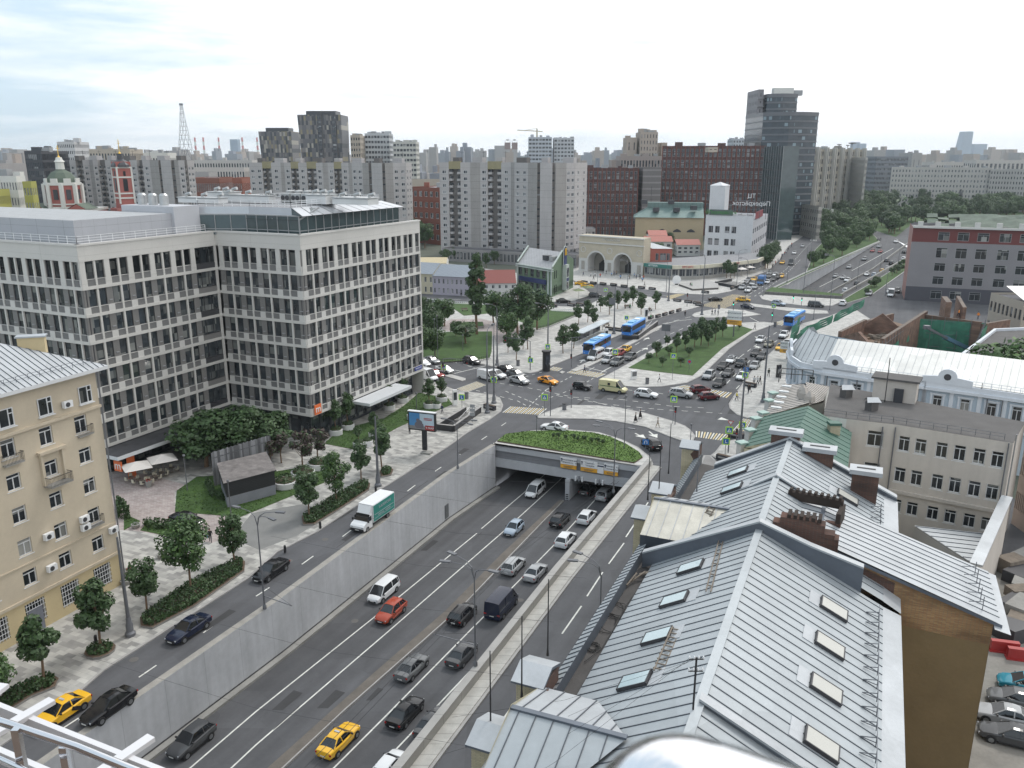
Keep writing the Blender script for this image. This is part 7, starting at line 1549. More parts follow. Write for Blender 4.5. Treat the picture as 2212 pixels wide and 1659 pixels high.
hedge(px([(440,1048),(452,1078),(500,1092),(575,1062),(628,1040),(626,1030),(570,1050),(500,1078),(470,1070),(452,1040)]),.9,'low shrub border wrapped round the grey kiosk',kerb=False,dens=30,ls=.13)
hedge(px([(303,1138),(320,1128),(430,1140),(440,1152),(400,1150),(320,1146)]),.8,'ragged shrub strip in front of the parked black car',kerb=False,dens=30,ls=.13)
hedge(px([(250,1125),(256,1095),(278,1110),(290,1125)]),1.8,'dark bush beside the corner of the cream house',kerb=False,dens=40,ls=.13)
for i,(x,y) in enumerate([(1195,947),(1207,949),(1222,950),(1238,952),(1248,954),(1262,956),(1278,957),(1290,960),(1302,961)]):
 r=tree('ball',P(x,y,.3),.9+.3*(i%2),'low dark shrub in the row on the grassed tunnel deck, %s from the left'%('first','second','third','fourth','fifth','sixth','seventh','eighth','ninth')[i],'shrubs on the tunnel deck','shrub'); r['category']='shrub'
for i,(x,y,yt,l) in enumerate(((446,1008,905,'leftmost spreading dark tree over the cafe terrace'),(480,1000,893,'second spreading dark tree behind the slatted screen'),(540,995,892,'third spreading dark tree behind the kiosk'),(585,985,905,'rightmost spreading dark tree under the office overhang'),(450,985,900,'spreading tree nearest the office canopy'))):
 r=tpx('big',x,y,yt,l,'spreading trees beside the office'); r.scale=(r.scale.x*1.75,r.scale.y*1.75,r.scale.z*1.1)
for x,y,yt,l in ((608,1000,935,'small plum-leaved tree left of the planters'),(655,1020,930,'plum-leaved tree above the middle white planter'),(688,1000,925,'plum-leaved tree above the right white planter'),(585,1010,950,'dim plum-leaved tree by the concrete wall')): tpx('plum',x,y,yt,l)
PLW=mat('planter_white',(.62,.62,.62),.5,var=.05)
ords=['first','second','third','fourth','fifth','sixth','seventh','eighth','ninth','tenth','eleventh','twelfth','thirteenth','fourteenth']
pls=[(617,1050,1.7,0),(655,1030,1.7,0),(688,1010,1.6,0),(726,938,1.1,60),(752,926,1.1,66),(775,966,.9,40),(794,962,.9,0),(808,945,.9,45),(841,884,1.1,45),(870,868,1.1,45),(928,880,1.1,50),(944,881,.8,0),(954,866,1.1,42),(890,905,.9,0)]
for i,(x,y,r_,th_) in enumerate(pls):
 p=P(x,y,.15); r=thing('round_planter','round white concrete planter with a low shrub, %s along the office lawn from the kiosk'%ords[i],'planter',p,0,'white round planters'); m=MB(); m.lathe((0,0,0),[(r_,0),(r_*1.02,.85),(r_*.9,.9)],PLW,20); m.build('pot',r,30,True)
 m=MB(); m.lathe((0,0,.9),[(r_*.9,.01)],EARTH,12); leafcloud(m,900 if r_>1.5 else 500,[((0,0,.85),r_*.9,.6)],.13,(LEAF2,LEAF),i); m.build('shrub',r,local=True)
 if th_: tree('slim' if r_<1.5 else 'plum',p+Vector((0,0,.85)),ZR(y-th_*1.25,p.y)-1,'slender young tree growing from the %s white round planter'%ords[i],'trees in the white planters')
tpx('poplar',1030,722,534,'tall dark columnar poplar in the park')
for x,y,yt,l in ((1118,722,612,'big dark round tree on the left of the pair in the square'),(1160,712,620,'big dark round tree on the right of the pair in the square'),(1066,700,628,'rounded tree right behind the poplar'),(1095,735,668,'paler tree in front of the big pair'),(930,745,655,'dark tree beside the office corner'),(960,705,640,'tree near the white fence at the park corner'),(918,690,640,'dark tree hidden behind the office edge'),(940,772,705,'small spreading tree at the lower left of the park'),(912,775,700,'tree touching the office edge in the park'),(985,725,690,'low tree beside the park path')):
 tpx('big' if 'dark' in l else 'bigl',x,y,yt,l,'park trees')
r=tpx('ball',1006,742,713,'large dark round bush on the park lawn',name='bush',zs=.9); r.scale=(2.2,2.2,1.2); r['category']='bush'
G2='young trees on the plaza'
zz1=[(1150,1300,1000),(1270,1190,850),(1065,1225,1000),(1220,1190,990),(1635,1230,930),(1745,1180,900)]; zz2=[(25,930,705),(120,910,670),(180,960,745),(255,800,620),(345,830,590),(430,770,570),(510,770,560),(585,740,525),(675,830,585),(825,775,560)]
for i,(x,y,t) in enumerate(zz1): tpx('slim',875.6+.2083*x,506.9+.2083*y,506.9+.2083*t,'slender young street tree near the bus stop, %s from the junction'%ords[i],G2)
for i,(x,y,t) in enumerate(zz2): tpx('slim',1244.3+.2083*x,506.9+.2083*y,506.9+.2083*t,'slender young tree on the plaza beyond the buses, %s from the left'%ords[i],G2)
for i,(x,y,t) in enumerate([(1045,1225,1010),(1130,1190,980),(1225,1170,900),(1295,1150,850),(1370,1160,960),(1440,1110,840),(1520,1060,850),(1290,1050,870),(945,1165,1030),(1215,1075,960)]): tpx('slim',1244.3+.2083*x,506.9+.2083*y,506.9+.2083*t,'slender dark tree on the central lawn, %s from the near side'%ords[i],'upright trees on the central lawn')
for i,(x,y,t) in enumerate([(835,1265,1110),(965,1260,1155),(1170,1265,1165),(755,1325,1225),(895,1365,1265),(1085,1365,1270),(1390,960,885),(1330,950,890),(1690,985,910)]): tpx('ball',1244.3+.2083*x,506.9+.2083*y,506.9+.2083*t,'ball-shaped clipped tree on the central lawn, %s'%('upper left','upper middle','upper right','lower left','lower middle','lower right','far middle','far left','far right, by the direction sign')[i],'ball-shaped trees on the central lawn')
for i,(x,y,t) in enumerate([(1960,360,120),(1985,350,100),(2010,300,80),(2035,270,75),(2060,230,60),(1995,300,140)]): tpx('big',1244.3+.2083*x,506.9+.2083*y,506.9+.2083*t,'dense tree in the strip along the left pavement of the avenue, %s from the junction'%ords[i],'trees along the avenue pavement')
for i,(x,y,t) in enumerate([(1560,450,250),(1600,460,270),(1640,450,285),(1680,400,280)]): tpx('slim',1244.3+.2083*x,506.9+.2083*y,506.9+.2083*t,'tree in front of the cafe end of the shop arcade, %s from the left'%ords[i],'trees before the shop arcade')
q=random.Random(21)
def grove(n,poly,h0,h1,label,group,k=('big','bigl'),name=None):
 pl=[V2(v) for v in px(poly)]; xs=[v.x for v in pl]; ys=[v.y for v in pl]; c=0; t=0
 def inside(v):
  r=False
  for i in range(len(pl)):
   a,b=pl[i],pl[i-1]
   if (a.y>v.y)!=(b.y>v.y) and v.x<(b.x-a.x)*(v.y-a.y)/(b.y-a.y)+a.x: r=not r
  return r
 while c<n and t<9999:
  t+=1; v=Vector((q.uniform(min(xs),max(xs)),q.uniform(min(ys),max(ys))))
  if inside(v): c+=1; tree(k[q.randrange(len(k))],(v.x,v.y,0),q.uniform(h0,h1),label,group,name)
grove(60,[(1752,535),(1765,560),(1800,545),(1870,505),(1900,480),(1890,455),(1800,462)],9,14,'leafy tree in the grove between the two carriageways of the avenue','trees between the avenue carriageways')
grove(60,[(1790,470),(1900,470),(1945,445),(1930,425),(1800,432)],12,18,'large tree in the park below the institute building','park trees below the institute')
grove(75,[(1900,475),(1960,500),(2212,470),(2260,430),(1930,424)],12,18,'large park tree in front of the long stone ministry','park trees before the ministry')
grove(26,[(2050,475),(2250,475),(2250,455),(2040,455)],12,18,'dark dense tree behind the wrapped hotel roof','dark trees behind the wrapped hotel')
grove(22,[(1895,500),(1950,510),(1985,478),(1900,468)],8,13,'leafy tree above the upper end of the sunken avenue','trees above the sunken avenue')
grove(5,[(1665,498),(1690,520),(1740,498),(1730,488)],5,8,'bushy tree at the foot of the dark glass tower','trees below the glass tower')
grove(14,[(1275,512),(1395,512),(1395,492),(1290,490)],9,13,'bright green tree behind the station arches','trees behind the station arches',('bigl',))
grove(5,[(1420,560),(1460,545),(1450,530),(1430,540)],7,10,'tree squeezed between the red station wing and the pink roofs','trees beside the station wing')
grove(16,[(885,545),(955,545),(950,500),(885,490)],12,20,'tall dark tree left of the central panel block','tall trees left of the central block')
grove(18,[(955,575),(1240,585),(1240,572),(955,562)],4,6.5,'small dark tree in the row at the foot of the central panel block','trees at the foot of the central block',('young','ball'))
grove(22,[(60,520),(240,520),(240,470),(60,470)],12,17,'dark tree between the churches behind the office roof','trees between the churches')
grove(20,[(430,470),(545,470),(545,430),(430,430)],13,18,'tree in the grove behind the rooftop plant','trees behind the rooftop plant')
grove(12,[(900,430),(960,420),(960,395),(890,400)],10,15,'tree near the red brick buildings','trees near the brick buildings')
grove(10,[(1840,640),(1900,600),(1950,570),(1960,580),(1880,640)],2,4,'bush on the verge beside the far sunken avenue','bushes on the avenue verge',('ball','bigl'),'verge_bush')
grove(22,[(1735,588),(1760,548),(1800,515),(1870,498),(1893,518),(1800,562)],6,10,'bush on the grassy wedge between the carriageways','bushes on the grassy wedge',('bigl',),'wedge_bush')
p=W3(2166,128,0); tree('bigl',p,ZR(724,128),'bright loose tree behind the white roof at the right edge')
def wood(name,poly,n,h,seed):
 mb=MB(); q2=random.Random(seed); pl=[V2(v) for v in poly]; xs=[v.x for v in pl]; ys=[v.y for v in pl]; cl=[]
 for _ in range(n):
  cl.append(((q2.uniform(min(xs),max(xs)),q2.uniform(min(ys),max(ys)),h*.45),h*q2.uniform(.5,.8),.8))
 leafcloud(mb,n*70,cl,h*.16,(LEAF2,LEAF),seed); o=mb.build(name); tag(o,'far-off band of city trees between the distant blocks','wood',kind='stuff')
wood('distant_wood',[(-400,700),(700,1000)],170,15,1)
wood('farther_wood',[(-700,1100),(1000,2400)],200,22,2)
hole_flat('park_ground',px([(1800,480),(1850,478),(1890,498),(1935,512),(1975,480),(2300,480),(2400,428),(1790,428)]),GRASSM,.03)
PAINT=mat('car_paint',None,.16,metal=.0,var=.02,objcol=True,objtex=True,coat=.25,spec=.4)
CGL=mat('car_glass',(.012,.014,.017),.06,var=.02,spec=.8,objtex=True); TYRE=mat('tyre',(.015,.015,.016),.85,objtex=True); RIM=mat('alloy_rim',(.30,.31,.32),.35,metal=.7,objtex=True); TRIM=mat('black_trim',(.02,.02,.022),.5,objtex=True)
HL=mat('headlamp',(.45,.47,.5),.1,objtex=True); TLR=mat('tail_lamp',(.35,.015,.015),.25,objtex=True); PLT=mat('number_plate',(.62,.62,.60),.5,objtex=True)
CARS={
'sedan':dict(L=4.75,st=[(-2.38,.62,.42,.72),(-2.28,.82,.3,.98),(-1.5,.9,.2,1.03),(-.5,.92,.18,.96),(.6,.92,.18,.95),(1.05,.91,.2,.93),(1.9,.86,.22,.82),(2.25,.76,.28,.70),(2.38,.55,.38,.58)],cab=[(-1.75,1.0),(-.95,1.42),(.15,1.46),(1.05,.93)],cw=.78,rw=.56,wb=(-1.42,1.45),wr=.33),
'hatch':dict(L=4.1,st=[(-2.05,.66,.42,.8),(-1.98,.84,.28,1.0),(-1.3,.88,.2,1.03),(-.4,.89,.18,.98),(.6,.89,.18,.98),(1.0,.88,.2,.97),(1.6,.84,.22,.88),(1.93,.74,.28,.74),(2.05,.54,.38,.6)],cab=[(-1.92,1.0),(-1.45,1.45),(.1,1.5),(1.0,.97)],cw=.77,rw=.58,wb=(-1.25,1.3),wr=.32),
'suv':dict(L=4.6,st=[(-2.3,.7,.5,.9),(-2.2,.9,.36,1.12),(-1.4,.94,.28,1.14),(-.4,.95,.26,1.1),(.6,.95,.26,1.08),(1.05,.94,.28,1.06),(1.75,.9,.3,1.0),(2.15,.82,.36,.86),(2.3,.62,.46,.7)],cab=[(-2.12,1.12),(-1.6,1.62),(.2,1.68),(1.05,1.07)],cw=.82,rw=.62,wb=(-1.38,1.42),wr=.37),
'coupe_suv':dict(L=4.7,st=[(-2.35,.7,.5,.95),(-2.25,.92,.36,1.16),(-1.4,.96,.28,1.14),(-.4,.97,.26,1.08),(.6,.97,.26,1.06),(1.05,.95,.28,1.04),(1.8,.9,.3,.97),(2.2,.82,.36,.84),(2.35,.62,.46,.7)],cab=[(-2.1,1.15),(-.9,1.55),(.2,1.62),(1.1,1.05)],cw=.82,rw=.6,wb=(-1.42,1.45),wr=.38),
'jeep':dict(L=3.75,st=[(-1.87,.74,.42,.85),(-1.84,.8,.36,1.0),(-1.2,.82,.3,1.0),(-.4,.82,.28,1.0),(.5,.82,.28,1.0),(.75,.82,.28,.99),(1.3,.81,.3,.97),(1.8,.79,.34,.9),(1.87,.7,.4,.7)],cab=[(-1.8,1.0),(-1.55,1.55),(.3,1.58),(.75,.99)],cw=.76,rw=.64,wb=(-1.1,1.15),wr=.34),
'minivan':dict(L=4.9,st=[(-2.45,.76,.46,.95),(-2.4,.9,.3,1.12),(-1.4,.93,.22,1.12),(-.4,.93,.2,1.1),(.8,.93,.2,1.08),(1.4,.92,.22,1.05),(2.0,.86,.26,.95),(2.35,.78,.34,.8),(2.45,.6,.42,.65)],cab=[(-2.38,1.12),(-2.15,1.82),(.8,1.86),(1.75,1.0)],cw=.86,rw=.7,wb=(-1.5,1.5),wr=.35),
'van':dict(L=5.6,st=[(-2.8,.92,.5,1.1),(-2.78,.98,.3,1.25),(-1.4,.99,.25,1.25),(0,.99,.25,1.25),(1.2,.99,.25,1.25),(1.75,.98,.25,1.18),(2.3,.93,.3,1.05),(2.7,.84,.36,.85),(2.8,.66,.44,.7)],cab=[(-2.78,1.25),(-2.72,2.35),(1.0,2.4),(2.1,1.1)],cw=.93,rw=.84,wb=(-1.75,1.7),wr=.36),
}
def carparts(k):
 c=CARS[k]; st=c['st']; out={}
 prof=lambda w,zu,zt:[(0,zu),(w*.82,zu),(w,zu+.16),(w*1.0,(zu+zt)/2+.04),(w*.985,zt-.09),(w*.9,zt-.015),(w*.55,zt+.02),(0,zt+.03)]
 b=MB(); rings=[]
 for x,w,zu,zt in st:
  p=prof(w,zu,zt); rings.append([(x,y,z) for y,z in p]+[(x,-y,z) for y,z in p[-2:0:-1]])
 n=len(rings[0]); base=len(b.v)
 for r_ in rings: b.v+=r_
 mi=b._m(PAINT)
 for i in range(len(rings)-1):
  for j in range(n):
   a=base+i*n+j; d=base+i*n+(j+1)%n; b.f.append((a,d,d+n,a+n)); b.mi.append(mi)
 b.f.append(tuple(base+j for j in range(n))[::-1]); b.mi.append(mi); b.f.append(tuple(base+(len(rings)-1)*n+j for j in range(n))); b.mi.append(mi)
 (x0,z0),(x1,z1),(x2,z2),(x3,z3)=c['cab']; cw,rw=c['cw'],c['rw']; bl=k=='van'
 def sect(x,z,w): return [(x,w,z),(x,-w,z)]
 RT=[(x1,rw,z1),(x2,rw,z2),(x2,-rw,z2),(x1,-rw,z1)]
 N5=6; row=[]
 for i in range(N5+1):
  t=i/N5; x=x1-.06+(x2-x1+.12)*t; z=z1+(z2-z1)*t+.05*math.sin(math.pi*t)-.02*(i in(0,N5)); w_=rw+.03; row.append([(x,w_,z-.04),(x,w_*.93,z+.015),(x,w_*.5,z+.05),(x,0,z+.06),(x,-w_*.5,z+.05),(x,-w_*.93,z+.015),(x,-w_,z-.04)])
 for r0,r1 in zip(row,row[1:]):
  for j in range(6): b.poly([r0[j+1],r1[j+1],r1[j],r0[j]],PAINT)
 for s in (1,-1):
  b.beam((x3-.05,cw*s,z3),(x2,rw*s,z2),.07,.06,PAINT); b.beam((x0+.05,cw*s,z0),(x1,rw*s,z1),.13 if k!='sedan' else .1,.07,PAINT)
  xm=(x1+x2)/2-.1; b.beam((xm,cw*1.01*s,z2*0+max(z0,z3)),(xm,rw*1.02*s,z2-.02),.09,.05,PAINT)
  if k in('suv','hatch','minivan','jeep'): xm=x1+.35; b.beam((xm-.3,cw*1.01*s,z0),(xm,rw*1.02*s,z1),.12,.05,PAINT)
  for wx in c['wb']: b.lathe((0,0,0),[(0,0),(0,0)],TRIM,3) if 0 else None
 me=b.mesh('body',smooth=35); out['body']=me
 b=MB(); q=[(x0,z0,cw),(x1,z1,rw),(x2,z2,rw),(x3,z3,cw)]
 if bl:
  b2=MB(); f=.99
  P4=lambda x,z,w: [(x,w,z),(x,-w,z)]
  b2.poly([(x0,cw,z0),(x2-.1,cw,z0),(x2-.1,rw,z1),(x1,rw,z1)],PAINT); b2.poly([(x0,-cw,z0),(x1,-rw,z1),(x2-.1,-rw,z1),(x2-.1,-cw,z0)],PAINT); b2.poly([(x0,-cw,z0),(x0,cw,z0),(x1,rw,z1),(x1,-rw,z1)],PAINT); b2.poly([(x1,rw,z1),(x2-.1,rw,z1),(x2-.1,-rw,z1),(x1,-rw,z1)],PAINT); out['cargo_body']=b2.mesh('cargo_body');
  q=[(x2-.1,z0,cw),(x2-.1,z2,rw),(x2,z2,rw),(x3,z3,cw)]
 b.poly([(q[0][0],-q[0][2],q[0][1]),(q[0][0],q[0][2],q[0][1]),(q[1][0],q[1][2],q[1][1]),(q[1][0],-q[1][2],q[1][1])][::-1],CGL)
 b.poly([(q[3][0],-q[3][2],q[3][1]),(q[3][0],q[3][2],q[3][1]),(q[2][0],q[2][2],q[2][1]),(q[2][0],-q[2][2],q[2][1])],CGL)
 for s in (1,-1): b.poly([(a,w*s,z) for a,z,w in q],CGL)
 out['windows']=b.mesh('windows')
 b=MB(); b.box((st[-1][0]-.03,0,.5 if k not in('suv','coupe_suv','jeep') else .62),(.1,1.05,.2),TRIM); b.box((0,st[3][1]*1.0,.27),(2.2,.04,.1),TRIM); b.box((0,-st[3][1]*1.0,.27),(2.2,.04,.1),TRIM); [b.tube([(wx,s*(st[3][1]-.2),c['wr']),(wx,s*(st[3][1]+.012),c['wr'])],c['wr']*1.17,TRIM,14) for wx in c['wb'] for s in (1,-1)]; out['grille_and_sills']=b.mesh('grille')
 return c,out
WHL={}
def wheelmesh(r):
 if r not in WHL:
  t=MB(); t.tube([(0,-.1,0),(0,.1,0)],r,TYRE,14); m=MB(); m.tube([(0,-.115,0),(0,.115,0)],r*.62,RIM,10); WHL[r]=(t.mesh('tyre',smooth=40),m.mesh('rim'))
 return WHL[r]
BX={}
def bxm(nm,d,m):
 k=(nm,d)
 if k not in BX: b=MB(); b.box((0,0,0),d,m); BX[k]=b.mesh(nm)
 return BX[k]
TPL={}
def cartemplate(k):
 if k in TPL: return TPL[k]
 c,o=carparts(k); r=thing(k,'x','car',(0,0,-500)); st=c['st']
 part('body',o['body'],r); part('windows',o['windows'],r); part('grille',o['grille_and_sills'],r)
 if 'cargo_body' in o: part('cargo_body',o['cargo_body'],r)
 t,m=wheelmesh(c['wr'])
 for wx in c['wb']:
  for s in (1,-1): w=part('wheel',t,r,(wx,s*(st[3][1]-.065),c['wr'])); part('rim',m,w,(0,0,0))
 up=.15 if k in('suv','coupe_suv','jeep','van','minivan') else 0
 for s in (1,-1):
  part('headlight',bxm('headlight',(.22,.3,.13),HL),r,(st[-2][0]-.06,s*(st[-2][1]-.19),.59+up),(0,0,s*-.5)); part('taillight',bxm('taillight',(.12,.32,.15),TLR),r,(st[1][0]-.0,s*(st[1][1]-.16),.8+up),(0,0,s*.25)); part('mirror',bxm('mirror',(.12,.2,.13),TRIM),r,(c['cab'][3][0]-.35,s*(c['cw']+.17),c['cab'][3][1]+.1))
 part('number_plate',bxm('plate',(.02,.52,.11),PLT),r,(st[0][0]-.01,0,.58+up)); part('number_plate',bxm('plate',(.02,.52,.11),PLT),r,(st[-1][0]+.03,0,.42+up))
 TPL[k]=r; return r
def ang(a,b,f=P):
 u,v=f(*a),f(*b); return math.atan2(v.y-u.y,v.x-u.x)
AW=math.atan2(dA.y,dA.x); TO=AW+math.pi
COL=dict(white=(.72,.73,.74),silver=(.38,.39,.40),grey=(.13,.135,.14),dgrey=(.06,.062,.066),black=(.010,.010,.012),navy=(.013,.018,.04),yellow=(.78,.44,.03),orange=(.85,.33,.02),red=(.28,.02,.02),dred=(.12,.015,.02),orange_red=(.36,.055,.025),cream=(.62,.58,.34),blue=(.05,.13,.30),teal=(.02,.22,.30),lblue=(.33,.40,.48),olive=(.2,.19,.14))
NMS=dict(sedan='saloon_car',hatch='hatchback_car',suv='suv_car',coupe_suv='suv_car',jeep='offroad_car',minivan='minivan',van='van')
made=[]
def car(k,col,p,a,label,group=None,name=None,taxi=0,z=0,sc=1):
 t=cartemplate(k); c=COL[col]; r=dup(t,p,a,label,group,color=(*c,1),scale=sc); r.name=name or ('taxi' if taxi else NMS[k]); r['category']='taxi' if taxi else ('van' if 'van' in k else 'car')
 for ch in r.children:
  if ch.name.startswith('body') or 1: ch.color=(*c,1)
 if taxi:
  zt=CARS[k]['cab'][2][1]; part('roof_sign',bxm('roof_sign',(.18,.5,.14),HL),r,(-.2,0,zt+.09))
  if taxi>1:
   for s in (1,-1): part('side_decal',bxm('side_decal',(.9,.03,.34),TRIM if col!='white' else mat('decal_orange',(.7,.3,.03),.5,objtex=True)),r,(-.75,s*.925,.62),(0,-.5,0))
 made.append(r); return r
L0,LP_=(lambda x,y: P(x,y,.6)),(lambda x,y: PL(x,y,.6))
def gpos(x,y,low=0,z=0):
 p=PL(x,y,.6) if low else P(x,y,.6+z)
 return Vector((p.x,p.y,p.z-.6))
for k,c,x,y,a,lab,tx,low in (
 ('sedan','yellow',132,1535,TO,'yellow taxi with black and white side panel at the bottom left by the railing',2,0),
 ('sedan','black',234,1524,TO,'long black saloon hugging the wall beside the yellow taxi',0,0),('sedan','navy',407,1357,TO,'dark blue saloon with bright trim in the left street',0,0),('sedan','black',585,1231,TO,'black saloon with rear spoiler ahead of the white truck',0,0),
 ('suv','dgrey',413,1600,TO,'dark grey SUV with silver roof rails at the bottom of the sunken road',0,1),('minivan','white',828,1278,TO,'white and yellow estate beside the concrete wall',0,1),('suv','orange_red',844,1322,TO,'orange-red SUV in the sunken road',0,1),('hatch','lblue',1110,1141,TO,'pale blue hatchback before the tunnel pillar',0,1),('minivan','white',1156,1060,TO,'white minivan leaving the tunnel mouth',0,1),
 ('sedan','yellow',732,1597,AW,'yellow taxi driving away at the bottom of the sunken road',1,1),('sedan','black',876,1537,AW,'black saloon driving away right of the yellow taxi',0,1),('sedan','dgrey',998,1412,AW,'dark grey saloon under the lamp post arm',0,1),('sedan','grey',890,1440,AW,'grey saloon beside the brown median',0,1),('suv','black',999,1327,AW,'black SUV left of the black van',0,1),
 ('suv','silver',1109,1222,AW,'silver-beige SUV in the left away lane',0,1),('sedan','silver',1157,1235,AW,'silver saloon near the parapet',0,1),('suv','white',1222,1166,AW,'white SUV near the parapet below the tunnel',0,1),('suv','black',1210,1123,AW,'black off-road SUV heading to the tunnel',0,1),('suv','white',1268,1117,AW,'white estate SUV entering the right tunnel bore',0,1),('sedan','dgrey',1270,1055,AW,'dark car deep in the right tunnel bore',0,1),('suv','silver',1306,1068,AW,'pale SUV inside the right tunnel bore by the wall',0,1),
 ('hatch','white',842,1655,AW,'white car cut off by the bottom edge',0,1),('sedan','dgrey',935,1560,AW,'dark car mostly hidden behind the parapet',0,1),
 ('sedan','white',1197,922,None,'white taxi with orange flash turning round the tunnel deck',2,0),('suv','black',1407,960,None,'black SUV on the curved lane with red-tinted roof',0,0)):
 if a is None: a=ang((1230,925),(1160,915)) if x<1300 else ang((1425,975),(1385,945))
 car(k,c,gpos(x,y,low),a,lab,taxi=tx)
r=car('van','navy',gpos(1085,1308,1),AW,'tall dark van in the right away lane',sc=1.03); r['category']='van'
car('sedan','black',gpos(404,1122,0,.1),ang((360,1110),(450,1130)),'black car parked on the cobbled forecourt behind the tall tree')
cr1=ang((1000,785),(1180,830)); cr2=ang((1180,830),(1400,862)); cr3=ang((1400,858),(1560,866))
ly=(lambda q: ang((1275,795),(1400,735)))(0); rdn=ang((1690,718),(1560,830))+math.pi; rd2=ang((1690,718),(1560,830))
for k,c,x,y,a,lab,tx in (
 ('sedan','silver',932,778,cr1,'silver saloon at the back left of the queue by the office corner',0),('hatch','white',914,785,cr1,'white car half hidden by the office corner',0),('suv','black',1019,780,cr1,'large black SUV alone in the far lane left of the junction',0),('sedan','white',961,798,cr1,'white taxi with orange flash waiting left of the crossing',2),('sedan','red',941,808,cr1,'red car between the white van and the white taxi',0),
 ('sedan','black',1095,797,cr1,'black saloon at the front of the left-hand queue',0),('suv','white',1073,810,cr1,'white SUV behind the mast in the left-hand queue',0),('sedan','grey',1115,807,cr1,'grey saloon just below the black saloon',0),('coupe_suv','silver',1122,822,cr1,'silver coupe SUV entering the junction',0),('sedan','orange',1184,822,cr1,'orange taxi with black and white door in the middle of the junction',2),('jeep','black',1258,835,cr2,'small boxy black off-road car in the junction',0),
 ('suv','white',1396,852,cr2,'white SUV right of the cream armoured van',0),('suv','silver',1471,851,cr2+.05,'silver SUV crossing before the red cars',0),('hatch','dred',1513,841,rdn-.8,'dark red hatchback on the zebra, upper of two',0),('hatch','dred',1532,856,rdn-.8,'maroon hatchback, lower of two by the zebra',0),
 ('suv','white',1313,763,ly+math.pi,'white car beside the white minibus at the stop line',0),('hatch','red',1336,763,ly+math.pi,'red car behind the silver one at the stop line',0),('sedan','yellow',1350,754,ly+math.pi,'yellow taxi behind the red car near the blue buses',1),('hatch','silver',1313,777,ly+math.pi,'silver hatchback at the stop line',0),('suv','grey',1333,782,ly+math.pi,'grey SUV at the stop line by the island',0),('sedan','dgrey',1362,770,ly+math.pi,'dark saloon behind the grey SUV by the island',0),
 ('sedan','white',1580,777,rd2,'white taxi with orange flash in the right-hand queue',2),('suv','black',1601,785,rd2,'big black SUV in the middle of the right-hand queue',0),('hatch','silver',1630,790,rd2,'grey-silver hatchback in the right-hand lane',0),('sedan','black',1562,790,rd2,'black saloon left of the big black SUV',0),('sedan','dgrey',1573,805,rd2,'dark saloon below the black saloon',0),('suv','silver',1531,811,rd2,'silver-grey SUV next to the central island',0),('sedan','black',1554,827,rd2,'long black saloon leading the right-hand queue',0),('sedan','white',1603,812,rd2,'white saloon near the right pavement',0),
 ('sedan','white',1643,733,rd2,'white taxi in the left lane before the direction sign',1),('sedan','olive',1661,743,rd2,'brownish saloon behind the white taxi',0),('sedan','black',1633,762,rd2,'black saloon, left of a pair in the right carriageway',0),('sedan','dgrey',1646,769,rd2,'dark saloon, right of a pair in the right carriageway',0),('suv','white',1693,724,rd2,'white SUV near the netted scaffold',0),('sedan','yellow',1686,750,rd2,'yellow taxi by the right direction sign',1),('sedan','white',1700,741,rd2,'white car by the blue corner house',0),
 ('sedan','black',1545,646,ang((1500,646),(1590,646)),'black saloon crossing the yellow box junction',0),('sedan','yellow',1605,647,ang((1570,647),(1640,650)),'yellow taxi crossing by the islet',1),('sedan','navy',1616,662,ang((1570,655),(1650,668)),'dark blue saloon below the divider strip',0),('suv','lblue',1682,656,ang((1640,650),(1720,662)),'blue-grey SUV between the divider strip and the far island',0),('minivan','dgrey',1763,659,ang((1730,657),(1800,662)),'dark estate near the green traffic light',0),('suv','white',1821,655,rd2+math.pi,'white SUV partly behind the green net',0),
 ('suv','silver',1877,634,rd2,'silver SUV leaving beside the verge',0),('van','white',1925,636,rd2,'white van between parked cars in front of the hotel',0),('suv','dgrey',1938,628,rd2,'dark car behind the white van',0),('hatch','white',1922,629,rd2,'pale car left of the dark one by the hotel',0)):
 car(k,c,gpos(x,y),a,lab,taxi=tx)
r=car('van','white',gpos(922,814),cr1,'white panel van at the bottom of the queue by the office'); r=car('van','white',gpos(1053,814),cr1,'white panel van with a ladder rack entering the junction',sc=.85)
r=car('van','cream',gpos(1325,840),cr2,'cream armoured van with a green side stripe'); part('side_stripe',bxm('stripe',(4.6,.03,.12),mat('stripe_green',(.03,.12,.06),.5,objtex=True)),r,(-.3,1.0,1.3)); part('side_stripe',bxm('stripe',(4.6,.03,.12),MATS['stripe_green']),r,(-.3,-1.0,1.3)); part('side_window',bxm('sw',(.5,.03,.5),CGL),r,(-.6,-.97,1.75))
r=car('van','white',gpos(1286,770),ly+math.pi,'white passenger minibus beside the front blue bus');
for x in (-2.2,-1.3,-.4,.4):
 for s in (1,-1): part('side_window',bxm('sw2',(.7,.03,.55),CGL),r,(x,s*.965,1.75),(s*.08,0,0))
yk=ang((905,633),(1070,645))
for i,(k,c,x,y,l,tx) in enumerate((('sedan','lblue',928,629,'pale car parked before the lavender house',0),('sedan','black',964,632,'left of two black cars parked before the lavender house',0),('hatch','black',991,634,'right of two black cars parked before the lavender house',0),('sedan','black',1217,650,'black car parked before the green restaurant',0),('suv','dgrey',1286,638,'dark SUV driving past the restaurant terrace',0),('sedan','yellow',1268,617,'yellow taxi waiting behind the restaurant terrace',1),('sedan','yellow',1255,612,'second yellow taxi behind the restaurant terrace',1))): car(k,c,gpos(x,y),yk+(.0 if x<1200 else (.3 if x==1286 else .5)),l,taxi=tx)
lw=ang((1700,560),(1610,630))
